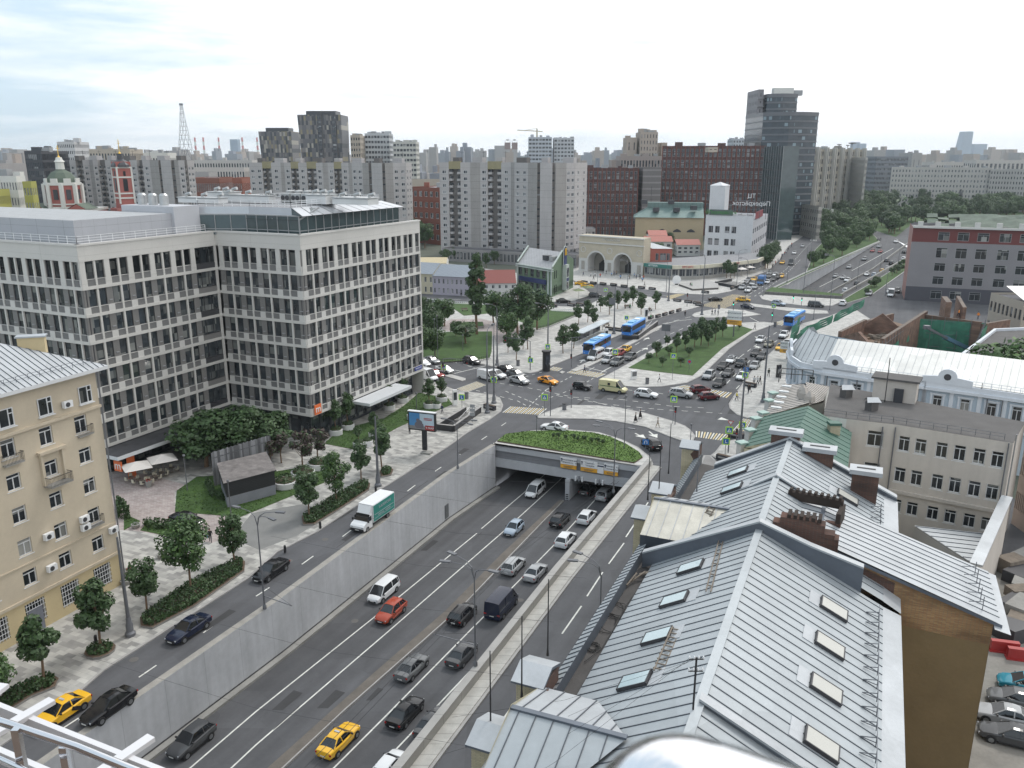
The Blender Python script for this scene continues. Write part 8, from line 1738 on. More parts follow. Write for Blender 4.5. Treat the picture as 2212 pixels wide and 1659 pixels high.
for k,c,x,y,l,tx in (('suv','silver',1603,621,'silver SUV at the front of the avenue queue',0),('suv','white',1616,627,'white SUV at the front of the avenue queue',0),('hatch','silver',1630,620,'silver hatchback right of the front white SUV',0),('sedan','white',1611,609,'white saloon behind the front silver SUV',0),('sedan','yellow',1629,603,'yellow taxi left of the blue truck',1),('sedan','silver',1626,612,'grey saloon in the middle of the avenue queue',0),('hatch','grey',1617,604,'dark grey hatchback by the pavement in the avenue queue',0),('hatch','white',1657,609,'white car right of the blue truck',0),('sedan','dgrey',1669,603,'dark saloon behind the white car in the avenue queue',0),('suv','grey',1661,597,'grey SUV behind the blue truck',0),('sedan','white',1675,593,'white saloon near the back of the avenue queue',0),('suv','black',1679,599,'black SUV near the back of the avenue queue',0),('sedan','yellow',1688,596,'yellow taxi at the right rear of the avenue queue',1),('sedan','silver',1662,590,'silver saloon at the left rear of the avenue queue',0),
  ('sedan','yellow',1690,567,'lone yellow taxi coming down the avenue',1),('van','grey',1709,569,'grey van coming down the avenue',0),('sedan','white',1716,546,'white saloon farther up the avenue',0),('sedan','silver',1734,531,'silver saloon at the far crossing of the avenue',0),('sedan','white',1653,548,'white car parked on the avenue pavement',0)): car(k,c,gpos(x,y),lw,l,taxi=tx)
pw=math.atan2((pitL[2]-pitL[0]).y,(pitL[2]-pitL[0]).x); z3=lambda x,y:(1613+.2722*x,460.9+.2722*y)
pc=[(1185,220,'white',0),(1050,262,'silver',0),(998,297,'red',0),(1060,302,'red',0),(935,362,'silver',0),(812,425,'silver',0),(765,507,'silver',0),(798,530,'white',0),(705,497,'silver',0),(955,482,'white',0),(785,612,'white',1),(875,553,'dgrey',1),(965,530,'dgrey',1),(1012,490,'lblue',1),(1075,455,'yellow',1),(1115,432,'silver',1),(1150,395,'black',1),(1112,373,'dgrey',1),(1250,305,'black',1),(1245,362,'white',1),(1050,205,'dgrey',0),(900,575,'silver',1)]
for i,(x,y,c,away) in enumerate(pc):
 X,Y_=z3(x,y); car(('sedan','suv','hatch')[i%3],c,(PF(X,Y_,.6)-Vector((0,0,.6))),pw+(0 if away else math.pi),'%s car %s the far sunken avenue, %s from the far end'%({'dgrey':'dark grey','lblue':'pale blue'}.get(c,c),'driving away up' if away else 'driving down',['farthest','second','third','fourth','fifth','sixth','seventh','eighth','ninth','tenth','eleventh','twelfth','thirteenth'][sorted([q[1] for q in pc if q[3]==away]).index(y)]),'cars on the far sunken avenue',taxi=(c=='yellow')*1)
for x,y,c,l in ((775,168,'white','white car parked under the grove trees, right'),(690,162,'silver','silver car parked under the grove trees, left')): X,Y_=z3(x,y); car('sedan',c,gpos(X,Y_),pw,l)
ca=ang((2200,1480),(2120,1462))
for k,c,x,y,l in (('hatch','teal',2212,1478,'teal car in the courtyard row, cut by the right edge'),('hatch','grey',2192,1510,'dark silver car below the teal one in the courtyard'),('sedan','silver',2172,1545,'silver saloon in the courtyard row beside the brown wall'),('sedan','dgrey',2185,1588,'dark saloon with shiny roof, lowest in the courtyard row')): car(k,c,gpos(x,y),ca,l)
def truck(p,a,label,boxc,cabc,deco=True,sc=1,nm='box_truck'):
 r=thing(nm,label,'truck',p,a); b=MB();
 prof=[(2.9,.35),(3.1,.5),(3.12,.95),(2.9,1.15),(2.25,1.35),(1.7,2.1),(1.2,2.15),(1.2,.35)]
 for s,o_ in ((1,1.0),(-1,-1.0)): b.poly([(x,o_,z) for x,z in (prof if s<0 else prof[::-1])],cabc)
 for i in range(len(prof)): (xa,za),(xb,zb)=prof[i],prof[(i+1)%len(prof)]; b.poly([(xa,1,za),(xb,1,zb),(xb,-1,zb),(xa,-1,za)],CGL if i==4 else cabc)
 b.build('cab',r,local=True); b=MB()
 for s in (1,-1): b.box((1.75,s*1.01,1.6),(.75,.03,.6),CGL); b.box((2.3,s*1.15,1.5),(.12,.22,.35),TRIM)
 b.build('side_windows',r,local=True); b=MB(); b.box((-1.4,0,1.95),(4.9,2.15,2.3),boxc); b.build('cargo_box',r,local=True); b=MB(); b.poly([(1.06,.95,2.2),(1.7,.85,2.16),(1.2,.95,3.05),(1.06,.95,3.1)],cabc); b.poly([(1.7,.85,2.16),(1.7,-.85,2.16),(1.2,-.95,3.05),(1.2,.95,3.05)],cabc); b.poly([(1.06,-.95,2.2),(1.06,-.95,3.1),(1.2,-.95,3.05),(1.7,-.85,2.16)],cabc); b.build('wind_deflector',r,local=True)
 b=MB(); b.box((0,0,.6),(5.8,.9,.2),TRIM); b.box((3.08,0,.5),(.15,1.9,.35),TRIM); b.build('chassis',r,local=True)
 t,m=wheelmesh(.38)
 for wx in (2.3,-2.3):
  for s in (1,-1): w=part('wheel',t,r,(wx,s*.9,.38)); part('rim',m,w,(0,0,0))
 for s in (1,-1): part('headlight',bxm('headlight',(.22,.3,.13),HL),r,(3.03,s*.75,.85))
 part('number_plate',bxm('plate',(.02,.52,.11),PLT),r,(3.17,0,.5))
 if deco:
  for s in (1,-1):
   b=MB(); b.box((-1.4,s*1.085,1.93),(4.75,.02,2.1),mat('teal_print',(.03,.24,.20),.5,objtex=True)); b.box((-1.4,s*1.1,1.75),(4.4,.01,.07),HL); b.box((-1.4,s*1.1,1.25),(4.4,.01,.05),HL); b.build('side_print',r,local=True)
   rot=(math.pi/2,0,0 if s<0 else math.pi); part('lettering',textmesh('S-АЛЕКСИЯ',.5,HL,.01),r,(-1.6,s*1.11,2.4),rot); part('lettering',textmesh('переезды · хранение',.28,HL,.01),r,(-1.4,s*1.11,1.5),rot)
 r.scale=(sc,)*3; return r
WTR=mat('truck_white',(.74,.75,.76),.4,var=.03,objtex=True)
truck(gpos(802,1122),TO,'white box truck with teal printed side in the left street',WTR,WTR)
BTR=mat('truck_blue',(.04,.13,.32),.5,var=.05,objtex=True); truck(gpos(1644,611),lw,'blue box truck in the queue on the avenue',BTR,BTR,False,nm='blue_truck')
BUSB=mat('bus_blue',(.035,.20,.62),.35,var=.03,objtex=True); BUSR=mat('bus_roof_blue',(.20,.45,.72),.4,var=.05,objtex=True)
def bus(p,a,label):
 r=thing('city_bus',label,'bus',p,a,'blue city buses'); b=MB(); pr=[(1.18,.35),(1.27,.5),(1.27,2.7),(1.1,3.0),(-1.1,3.0),(-1.27,2.7),(-1.27,.5),(-1.18,.35)]
 for i in range(len(pr)): (ya,za),(yb,zb)=pr[i],pr[(i+1)%len(pr)]; b.poly([(-5.9,ya,za),(5.9,ya,za),(5.9,yb,zb),(-5.9,yb,zb)],BUSR if i==3 else BUSB)
 for x in (5.9,-5.9): b.poly([(x,y,z) for y,z in pr],BUSB)
 b.build('body',r,local=True); b=MB()
 for s in (1,-1): b.box((-.3,s*1.275,2.0),(10.8,.03,1.15),CGL)
 b.build('side_windows',r,local=True); b=MB(); b.box((5.92,0,1.95),(.04,2.3,1.5),CGL); b.build('windscreen',r,local=True); b=MB(); b.box((-5.92,0,2.1),(.04,2.0,.8),CGL); b.build('rear_window',r,local=True)
 b=MB(); b.box((1.6,0,3.15),(2.6,1.6,.3),BUSR); b.box((-2.6,0,3.12),(1.6,1.4,.22),WTR); b.build('roof_unit',r,local=True); t,m=wheelmesh(.48)
 for wx in (3.4,-2.9):
  for s in (1,-1): w=part('wheel',t,r,(wx,s*1.17,.48)); part('rim',m,w,(0,0,0))
 for s in (1,-1): part('headlight',bxm('headlight',(.22,.3,.13),HL),r,(5.88,s*.9,.7)); part('mirror',bxm('busmirror',(.12,.2,.4),TRIM),r,(6.05,s*1.35,2.3))
 part('route_board',textmesh('144',.35,mat('led_amber',(.7,.35,.03),.4),.01),r,(5.96,0,2.78),(math.pi/2,0,math.pi/2)); return r
ba=ang((1265,772),(1318,742))+math.pi
bus(gpos(1290,752,0,.8),ba,'blue city bus nearest the junction, beside the white minibus'); bus(gpos(1369,713,0,.8),ba,'blue city bus behind the first, by the subway entrance'); bus(gpos(1716,694,0,.8),ang((1735,684),(1700,704)),'dark blue city bus beside the netted scaffold on the right')
for k,r in TPL.items():
 for o_ in list(r.children_recursive)+[r]: bpy.data.objects.remove(o_)
LAMPG=mat('lamp_lens',(.55,.56,.56),.3)
def arc(a,b,up,n=7):
 a,b=Vector(a),Vector(b); return [a.lerp(b,i/n)+Vector((0,0,up*math.sin(math.pi/2*i/n)-(up)*(i/n)**2*0)) for i in range(n+1)]
def lamp(base,ztop,label,arms,zb=None,heavy=False,name='street_lamp',group='street lamps'):
 b0=Vector(base); h=ztop-b0.z; r=thing(name,label,'street lamp',b0,0,group); R0=.1 if not heavy else .2
 m=MB(); m.tube([(0,0,0),(0,0,h*.5),(0,0,h)],[R0,R0*.8,R0*.5],METAL,9)
 if heavy: m.lathe((0,0,0),[(.5,0),(.5,.3),(.34,.5),(.34,1.2),(.26,1.4),(.24,1.9)],METAL,12)
 else: m.lathe((0,0,0),[(.2,0),(.2,.35),(.12,.5)],METAL,9)
 m.build('pole',r,30,True)
 for d,reach,up in arms:
  d=Vector((d[0],d[1],0)).normalized(); m=MB(); pts=[Vector((0,0,h-.3)),Vector((0,0,h+up*.55))+d*reach*.12,Vector((0,0,h+up*.85))+d*reach*.4,Vector((0,0,h+up))+d*reach]; m.tube(pts,[.06,.05,.04,.035],METAL,6); o=m.build('arm',r,0,True)
  m=MB(); e=pts[-1]; m.beam(e-d*.1,e+d*.85,.34,.13,METAL,up=(0,0,1)); m.beam(e+d*.1-Vector((0,0,.08)),e+d*.75-Vector((0,0,.08)),.24,.06,LAMPG); m.build('lamp_head',r,0,True)
 return r
rN=Vector((nA.x,nA.y,0)); lN=-rN; fw=Vector((dA.x,dA.y,0)); bw=-fw
def pz(x,y,z=.13): return P(x,y,z)
def lp(x,y,ty,label,arms,z=.13,heavy=False,**a): b=pz(x,y,z); return lamp(b,ZR(ty,b.y),label,arms,heavy=heavy,**a)
T2=lambda s:[(s+fw*.25,2.2,1.4),(s-fw*.25,2.2,1.2)]
lp(572,1315,1130,'tall lamp post with drooping heads on the wall by the dark saloon',T2(rN)+[(lN,2.2,1.3)],.1); lp(1027,1438,1245,'lamp post on the parapet between the grey saloon and the metal roof',T2(lN)+[(rN,1.5,.9)],1.1)
lp(989,1012,925,'lamp post on the wall near the tunnel with two heads',T2(rN)+[(lN,1.8,1.2)],.1); lp(1325,1064,940,'lamp post on the parapet at the edge of the tunnel deck',T2(lN)+[(rN,1.8,1.2)],1.1)
q=P(1299,1242,9.0); lamp((q.x,q.y,.1),9.0,'lamp post rising behind the metal roof edge with two heads over the side street',T2(lN))
for x,y,t,l,ar in ((282,1372,1160,'huge tapering grey mast near the cream house corner',[]),(817,1050,900,'tall grey mast beside the truck-side hedge',[]),(1053,892,722,'left of two tall masts at the left corner of the junction',T2(fw)),(1067,871,725,'right of two tall masts at the left corner of the junction',[]),(1074,789,668,'tall mast at the park corner with a lamp to the left',[(lN,2,1)]),(1183,782,668,'tall mast on the plaza left of the bus stop',[(lN,2.4,1.2)]),(1326,721,620,'tall mast beside the subway stairs',[]),
   (1289,661,585,'mast near the planters before the restaurant road',[(lN,2,1)]),(1355,628,570,'mast with two heads in front of the station arches',T2(lN)),(1444,650,575,'thick mast at the plaza end of the planters',[]),(1516,680,557,'tall mast on the triangular islet',T2(lN)),(1610,655,567,'mast at the left end of the divider strip',T2(lN)),(1591,619,545,'mast beside the avenue queue',[(rN,2,1)]),(1648,639,592,'signal mast by the grassed deck wall',T2(lN)),(1439,630,563,'mast on the station plaza near the shop arcade',[]),
   (1603,694,642,'thin mast behind the direction sign',[]),(1598,953,790,'very tall thick mast at the right corner of the junction',T2(lN)),(1648,869,703,'very tall thick mast on the right pavement by the three pedestrians',[]),(1735,638,529,'mast beside the underpass wall',[]),(1792,670,560,'mast at the divider before the netted scaffold',T2(lN)),(1749,578,510,'mast on the grassy wedge',[]),(1700,610,557,'mast on the left carriageway of the avenue',[]),(1850,624,565,'mast over the sunken avenue, nearest',T2(rN)),(1900,592,545,'mast over the sunken avenue, middle',[]),(1940,572,522,'mast over the sunken avenue, farthest',[]),(1912,638,588,'mast on the verge beside the silver SUV',[]),(1757,690,625,'mast at the tip of the divider strip',[(lN,2,1)])):
 lp(x,y,t,l,ar,heavy=('thick' in l or 'huge' in l or x in(1053,1067,817,1326,1183,1516,1074)))
for x,y,t,l in ((1348,971,856,'slim camera mast growing from the tunnel deck'),(1489,993,918,'dark mast with a dome camera at the right of the curve'),(1159,936,900,'thin plain pole at the left tip of the tunnel deck'),(900,884,850,'short lamp post on the office lawn'),(405,1060,985,'thin dark post beside the kiosk lawn'),(500,1120,1040,'thin dark post at the corner of the kiosk lawn'),(1000,758,725,'park lamp with two small globes'),(1067,733,702,'park lamp beside the ship-shaped flowerbed'),(946,779,683,'left of two plain posts at the park edge'),(940,775,690,'right of two plain posts at the park edge')):
 b=pz(x,y); z=ZR(t,b.y); r=thing('slim_post',l,'post',b); m=MB(); m.tube([(0,0,0),(0,0,z-.13)],[.08,.05],METAL,7); m.build('pole',r,0,True); m=MB(); m.lathe((0,0,z-.2),[(.14,0),(.2,.15),(.12,.3)],METAL,8); m.build('cap',r,0,True)
WIR=mat('wire',(.03,.03,.035),.6)
def arm(a,b,label):
 m=MB(); m.beam(a,b,.07,.07,METAL); m.beam(a+Vector((0,0,1.2)),b,.02,.02,WIR); tag(m.build('wire_bracket'),label,'bracket')
a=P(572,1315,.1); arm(Vector((a.x,a.y,1.6)),Vector((a.x,a.y,1.3))+rN*3.6,'wire bracket reaching out from the lamp post on the wall'); a=P(1027,1438,1.1); arm(Vector((a.x,a.y,3.2)),Vector((a.x,a.y,3.2))+lN*4.2,'wire bracket reaching over the sunken road from the parapet lamp post')
m=MB()
for off in (4.0,4.6): m.tube([PR0[0]+lN*off+Vector((0,0,3.0)),PR0[1]+lN*off+Vector((0,0,2.6)),PR0[2]+lN*off+Vector((0,0,2.0)),PR0[3]+lN*off+Vector((0,0,-3))],.02,WIR,4,False)
for i in range(9):
 p=LW[1].lerp(LW[3],i/8-.1)+Vector((0,0,6.5)); e=p+rN*34+Vector((0,0,3)); m.tube([p+lN*1,(p+e)/2-Vector((0,0,1)),e],.012,WIR,3,False)
tag(m.build('overhead_wires'),'thin overhead trolley wires strung along and across the sunken road','wires')
SB=mat('sign_blue2',(.02,.14,.42),.4,var=.02); SY=mat('sign_lime',(.45,.75,.08),.5,var=.02); SW=mat('sign_white',(.75,.75,.75),.5,var=.02); SRED=mat('sign_red',(.5,.02,.02),.4)
def sign(x,y,ty,label,kind='walk',a=None,z=.13):
 b=pz(x,y,z); zt_=max(ZR(ty,b.y)-.13,1.8); a=math.atan2(rN.y,rN.x)+.2 if a is None else a; r=thing('road_sign',label,'road sign',b,a,'road signs'); m=MB(); m.tube([(0,0,0),(0,0,zt_)],.045,METAL,6); m.build('post',r,0,True)
 if kind in('walk','blue'):
  m=MB(); m.box((0,-.06,zt_),(1.15,.04,1.15),SY); m.build('lime_board',r,0,True); m=MB(); m.box((0,-.09,zt_),(.8,.03,.8),SB); m.build('blue_panel',r,0,True); m=MB()
  if kind=='walk': m.poly([(-.33,-.12,zt_-.3),(.33,-.12,zt_-.3),(0,-.12,zt_+.33)],SW); m.beam((0,-.13,zt_-.22),(0,-.13,zt_+.12),.07,.02,TRIM)
  else: m.box((-.08,-.11,zt_),(.1,.02,.5),SW); m.box((.08,-.11,zt_-.2),(.25,.02,.1),SW)
  m.build('symbol',r,0,True)
 if kind=='uturn':
  m=MB(); m.box((0,-.06,zt_),(1.0,.04,.9),SB); m.build('blue_panel',r,0,True); part('symbol',textmesh('U',.8,SW,.01),r,(0,-.1,zt_),(math.pi/2,math.pi,0))
 if kind=='round': m=MB(); m.tube([(0,-.03,zt_),(0,-.08,zt_)],.4,SB,16); m.tube([(0,-.085,zt_),(0,-.09,zt_)],.3,SRED,16); m.build('disc',r,0,True)
 if kind=='give': m=MB(); m.poly([(-.5,-.05,zt_+.4),(0,-.05,zt_-.4),(.5,-.05,zt_+.4)],SRED); m.poly([(-.34,-.07,zt_+.3),(0,-.07,zt_-.22),(.34,-.07,zt_+.3)],SW); m.build('triangle',r,0,True)
 if kind=='grey':
  m=MB()
  for k in range(3): m.box((0,-.05,zt_-k*.75),(.9,.04,.6),FRG)
  m.build('back_plates',r,0,True)
 return r
sign(1176,899,858,'pedestrian sign with lime border at the left tip of the crossing island'); sign(1453,915,862,'pedestrian sign with lime border on the right of the crossing island'); sign(998,883,858,'lime-bordered direction sign near the subway stairs','blue'); sign(1021,912,877,'post with three grey sign backs beside the subway stairs','grey'); sign(1067,869,820,'pedestrian sign with lime border at the left corner masts'); sign(959,811,797,'pedestrian sign with lime border by the office corner'); sign(1183,783,749,'pedestrian sign with lime border before the bus lane'); sign(1327,819,760,'pedestrian sign with lime border beside the stop line')
sign(1452,821,769,'pedestrian sign with lime border in front of the central lawn'); sign(1394,978,958,'blue U-turn sign at the edge of the tunnel deck','uturn'); sign(1572,975,929,'pedestrian sign with lime border beneath a give-way triangle'); sign(1574,974,914,'white and red give-way triangle at the right corner','give'); sign(1566,985,953,'lime-bordered blue sign at the lower right corner','blue'); sign(1602,940,918,'dark-faced pedestrian sign right of the tall mast'); sign(1488,805,781,'round blue no-stopping sign on the central lawn','round'); sign(1607,845,810,'pedestrian sign with lime border on the right pavement'); sign(1608,845,798,'blue straight-ahead sign above the pedestrian sign on the right pavement','uturn')
sign(1308,640,626,'lime-bordered sign by the restaurant road'); sign(1353,700,687,'lime-bordered blue sign at the subway canopy','blue'); sign(1669,690,661,'pedestrian sign by the right green light'); sign(1700,880,848,'blue parking sign on the iron terrace fence','blue'); sign(1146,800,778,'lime-bordered plate beside the signal arm','blue')
def tlight(x,y,ty,label,arm_=None,green=True,z=.13):
 b=pz(x,y,z); h=max(ZR(ty,b.y)-.13,2.4); r=thing('traffic_light',label,'traffic light',b,math.atan2(rN.y,rN.x),'traffic lights'); m=MB(); m.tube([(0,0,0),(0,0,h)],.08,METAL,7); m.build('pole',r,0,True); hp=[(0,h-.4)]
 if arm_: m=MB(); m.tube([(0,0,h),(arm_*.3,0,h+.3),(arm_,0,h+.25)],[.08,.07,.05],METAL,6); m.build('arm',r,0,True); hp=[(0,2.6),(arm_*.97,h)]
 for u,zz_ in hp:
  m=MB(); m.box((u,-.12,zz_),(.34,.28,1.0),TRIM); o=m.build('signal_box',r,0,True); m=MB()
  gl=mat('green_signal',(.02,.5,.3),.4)
  bs=gl.node_tree.nodes['Principled BSDF']; bs.inputs['Emission Color'].default_value=(.05,1,.6,1); bs.inputs['Emission Strength'].default_value=3
  m.tube([(u,-.26,zz_-.3),(u,-.28,zz_-.3)],.12,gl if green else SRED,10); m.build('lens',o,0,True)
 return r
for x,y,t,l,a_ in ((1145,799,737,'signal mast with a long arm to the left beside the plaza',-6),(958,813,775,'signal mast with an arm over the queue by the office corner',6),(1234,794,729,'signal mast with an arm over the bus lane',8),(1189,899,835,'signal post at the left tip of the crossing island',None),(1234,881,842,'signal post on the crossing island by the bin',None),(1458,917,880,'signal post behind the right pedestrian sign',None),(1582,696,652,'green traffic light above the direction sign',None),(1667,697,675,'green traffic light at the right tip of the central island',None),(1713,655,644,'green traffic light on the far island, left',None),(1731,660,651,'green traffic light on the far island, right',None),(1484,662,634,'signal post before the yellow box junction',None),(1590,957,930,'signal post beside the thick right-hand mast',None),(1573,978,940,'signal post at the lower right corner',None)): tlight(x,y,t,l,a_,green='green' in l)
def board(x,y,ty,w,h,label,name='direction_sign',z=.13,a=None,two=True,txt=('Серпуховский вал','Ленинский пр-т')):
 b=pz(x,y,z); zt_=ZR(ty,b.y); a=math.atan2(rN.y,rN.x) if a is None else a; r=thing(name,label,'direction sign',b,a,'direction signs'); m=MB(); m.beam((0,0,0),(0,0,zt_-h),.3,.3,METAL); m.build('post',r,0,True); m=MB(); m.box((0,-.1,zt_-h*.33-.13),(w,.12,h*.66),SW); m.build('white_panel',r,0,True); m=MB(); m.box((0,-.1,zt_-h*.83-.13),(w*1.03,.12,h*.33),mat('sign_amber',(.75,.38,.04),.5)); m.build('amber_panel',r,0,True)
 DKT=mat('sign_ink',(.05,.06,.10),.6)
 for k,t_ in enumerate(txt): part('lettering',textmesh(t_,h*.16,DKT,.01),r,(w*.04,-.18,zt_-h*(.17+.3*k)-.13),(math.pi/2,0,0))
 m=MB(); m.beam((-w*.43,-.17,zt_-h*.28),(-w*.43,-.17,zt_-h*.14),.06*w*.3,.02,DKT); m.beam((-w*.3,-.18,zt_-h*.8),(w*.35,-.18,zt_-h*.8),.12,.02,DKT,up=(0,1,0)); m.beam((-w*.3,-.18,zt_-h*.9),(w*.2,-.18,zt_-h*.9),.1,.02,DKT,up=(0,1,0)); m.build('arrow',r,0,True); return r
board(1584,727,671,3.6,3.7,'white and amber direction sign standing on the central lawn'); board(1700,775,738,3.4,2.7,'white and amber direction sign by the blue corner house');
b=P(1437,744,.2); r=thing('sign_back','grey back of a road sign on the central lawn','sign',b,math.atan2(rN.y,rN.x)); m=MB(); m.beam((0,0,0),(0,0,4),.12,.12,METAL); m.build('post',r,0,True); m=MB(); m.box((0,0,4.2),(2.2,.1,1.7),METAL); m.build('panel',r,0,True)
b=P(1324,720,.2); r=thing('sign_back','grey back of a sign on the tall mast by the subway stairs','sign',b,math.atan2(rN.y,rN.x)); m=MB(); m.box((-.4,-.3,8.5),(1.7,.1,1.7),METAL); m.build('panel',r,0,True); m=MB(); m.beam((0,-.1,8.5),(0,-.1,10.4),.1,.1,METAL); m.build('bracket',r,0,True)
def psign(u,w,label,lines,split=False,z=-.25,h=1.75):
 c=Pa+pd*u+pn*.22; r=thing('portal_sign',label,'direction sign',(c.x,c.y,z-h/2),rot,'direction signs on the tunnel'); m=MB(); m.box((0,0,h*.18),(w,.12,h*.64),SW); m.build('white_panel',r,0,True); m=MB(); m.box((0,0,-h*.34),(w,.12,h*.34),mat('sign_amber',(.75,.38,.04),.5)); m.build('amber_panel',r,0,True); DKT=mat('sign_ink',(.05,.06,.10),.6)
 for k,t_ in enumerate(lines): part('lettering',textmesh(t_,h*.17,DKT,.01),r,(w*.06,-.08,h*(.3-.24*k)),(math.pi/2,0,0))
 m=MB(); m.beam((-w*.42,-.08,h*.08),(-w*.42,-.08,h*.38),.12,.02,DKT); m.poly([(-w*.42-.2,-.09,h*.28),(-w*.42+.2,-.09,h*.28),(-w*.42,-.09,h*.45)],DKT)
 m.beam((-w*.3,-.08,-h*.3),(w*.3,-.08,-h*.3),.06,.02,DKT,up=(0,1,0)); m.beam((-w*.3,-.08,-h*.4),(w*.2,-.08,-h*.4),.06,.02,DKT,up=(0,1,0))
 if split: m.beam((w*.1,-.08,-h*.12),(w*.28,-.08,h*.5),.05,.02,DKT)
 m.build('arrow',r,0,True)
def pu_(x): return (P(x,985,-1)-Pa).dot(pd)
psign(pu_(1243),2.65,'left of the white and amber signs on the tunnel portal',('Краснопресн. наб.','Таганская пл.   0,8')); psign(pu_(1293),2.7,'middle white and amber sign on the tunnel portal with a diagonal line',('Садовое к.','Таганская'),True); psign(pu_(1346),2.2,'right white and amber sign on the tunnel portal behind the lamp post',('Якиманка   0,2','Полянка   0,4'));
c=Pa+pd*pu_(1321)+pn*.25; r=thing('notice_board','narrow white notice board with a dark header between the portal signs','sign',(c.x,c.y,-1.3),rot); m=MB(); m.box((0,0,0),(1.0,.1,1.4),SW); m.build('panel',r,0,True); m=MB(); m.box((0,-.06,.5),(1.0,.03,.22),mat('sign_ink',(.05,.06,.10),.6)); m.build('header',r,0,True)
b=P(918,978,.13); r=thing('billboard','black-framed billboard with a blue and pale poster on a thick dark post','billboard',b,ang((868,926),(930,936))+.12); zt_=ZR(890,b.y)-.13; hb=3.0; m=MB(); m.box((0,0,zt_/2),(.75,.35,zt_-1),mat('post_dark',(.02,.022,.026),.4)); m.box((.4,-.2,.15),(1.6,1.2,.3),CONCD); m.build('post',r,0,True)
m=MB(); m.box((-.3,0,zt_-hb/2),(4.6,.55,hb),BLACK); m.box((-.3,0,zt_+.04),(4.7,.65,.1),WHITEP); m.build('frame',r,0,True); m=MB(); zc=zt_-hb/2
def pr(x0,x1,z0,z1,mm,k): m.poly([(x0,-.28-.004*k,z0),(x1,-.28-.004*k,z0),(x1,-.28-.004*k,z1),(x0,-.28-.004*k,z1)],mm)
pr(-2.4,1.8,zc-1.3,zc+1.3,mat('poster_pale',(.45,.55,.62),.5),0); pr(-2.4,-.6,zc-1.3,zc+1.3,mat('poster_blue',(.06,.22,.45),.5),1); pr(-2.4,1.8,zc-1.3,zc-.75,mat('poster_grey',(.2,.2,.2),.5),2); pr(.3,1.8,zc-1.3,zc-.55,mat('poster_red',(.35,.04,.04),.5),3); pr(.1,1.5,zc+.5,zc+.62,MATS['poster_red'],4); pr(.1,1.5,zc+.28,zc+.4,MATS['poster_red'],5)
for k,(cx,cz,rr_) in enumerate(((-.9,zc+.15,.32),(-.65,zc-.25,.5),(-.95,zc-.6,.55),(-.45,zc-.65,.5))): m.poly([(cx+rr_*math.cos(t),-.305-.003*k,cz+rr_*math.sin(t)) for t in [2*math.pi*i/10 for i in range(10)]][::-1],mat('poster_statue',(.14,.13,.15),.6))
m.build('poster',r,0,True); part('lettering',textmesh('9 МАЯ',.45,WHITEP,.01),r,(1.1,-.32,zc-.95),(math.pi/2,0,0))
def subway(pts,label,rz_=None,z=1.0):
 q=[V2(v) for v in pts]; c=sum(q,Vector((0,0)))/4; r=thing('subway_stairs',label,'subway entrance',(c.x,c.y,.13)); m=MB(); DST=mat('dark_granite',(.03,.03,.034),.4,var=.1)
 for i,(a,b_) in enumerate(zip(q,q[1:]+q[:1])):
  if i==1: continue
  m.beam(v3(a,.65),v3(b_,.65),.35,1.05,DST);
 m.build('parapet',r); m=MB()
 for i,(a,b_) in enumerate(zip(q,q[1:]+q[:1])):
  if i==1: continue
  m.beam(v3(a,1.2),v3(b_,1.2),.4,.06,KERB)
 m.build('coping',r); m=MB(); m.flat([v3(v,.15) for v in ins(q,.2)],BLACK); n_=7
 for k in range(n_):
  a=q[1].lerp(q[0],k/n_*.5); b_=q[2].lerp(q[3],k/n_*.5); a2=q[1].lerp(q[0],(k+.6)/n_*.5); b2=q[2].lerp(q[3],(k+.6)/n_*.5); m.poly([v3(a,.17+.002*k),v3(b_,.17+.002*k),v3(b2,.17+.002*k),v3(a2,.17+.002*k)],KERB if k%2==0 else CONCD)
 m.build('steps',r); m=MB()
 for t in (.33,.66): a=q[1].lerp(q[2],t); b_=q[0].lerp(q[3],t); m.tube([v3(a,1.3),v3(a.lerp(b_,.45),.3)],.04,WHITEP,6)
 m.build('handrail',r)
subway([P(945,930),P(1006,892),P(1038,892),P(980,934)],'dark granite parapet around the subway stairs beside the left street'); subway([P(1345,733),P(1385,704),P(1420,702),P(1378,734)],'dark subway stairs opening behind the second blue bus'); subway([P(1545,615),P(1580,608),P(1615,612),P(1590,624)],'dark low subway opening on the station plaza');
a_=P(1258,745); b_=P(1318,716); d=(b_-a_).normalized(); n=Vector((-d.y,d.x,0)); r=thing('bus_shelter','long glass bus shelter with a pale roof beside the blue buses','bus shelter',a_); m=MB(); c=(a_+b_)/2+n*1.2; m.box((c.x,c.y,2.9),((b_-a_).length,2.6,.18),mat('shelter_roof',(.45,.5,.53),.3),rot=math.atan2(d.y,d.x)); m.build('roof',r); m=MB()
for k in range(7):
 p=a_.lerp(b_,k/6)+n*2.2; m.beam(p,p+Vector((0,0,2.8)),.1,.1,METAL)
m.build('columns',r); m=MB(); c=(a_+b_)/2+n*2.2; m.box((c.x,c.y,1.4),((b_-a_).length*.8,.05,2.0),GLF,rot=math.atan2(d.y,d.x)); m.build('glass_back',r)
BLK=mat('barrier_planter',(.035,.035,.042),.6);
q2=lambda x,y:(1244.3+.2083*x,506.9+.2083*y); q1=lambda x,y:(875.6+.2083*x,506.9+.2083*y)
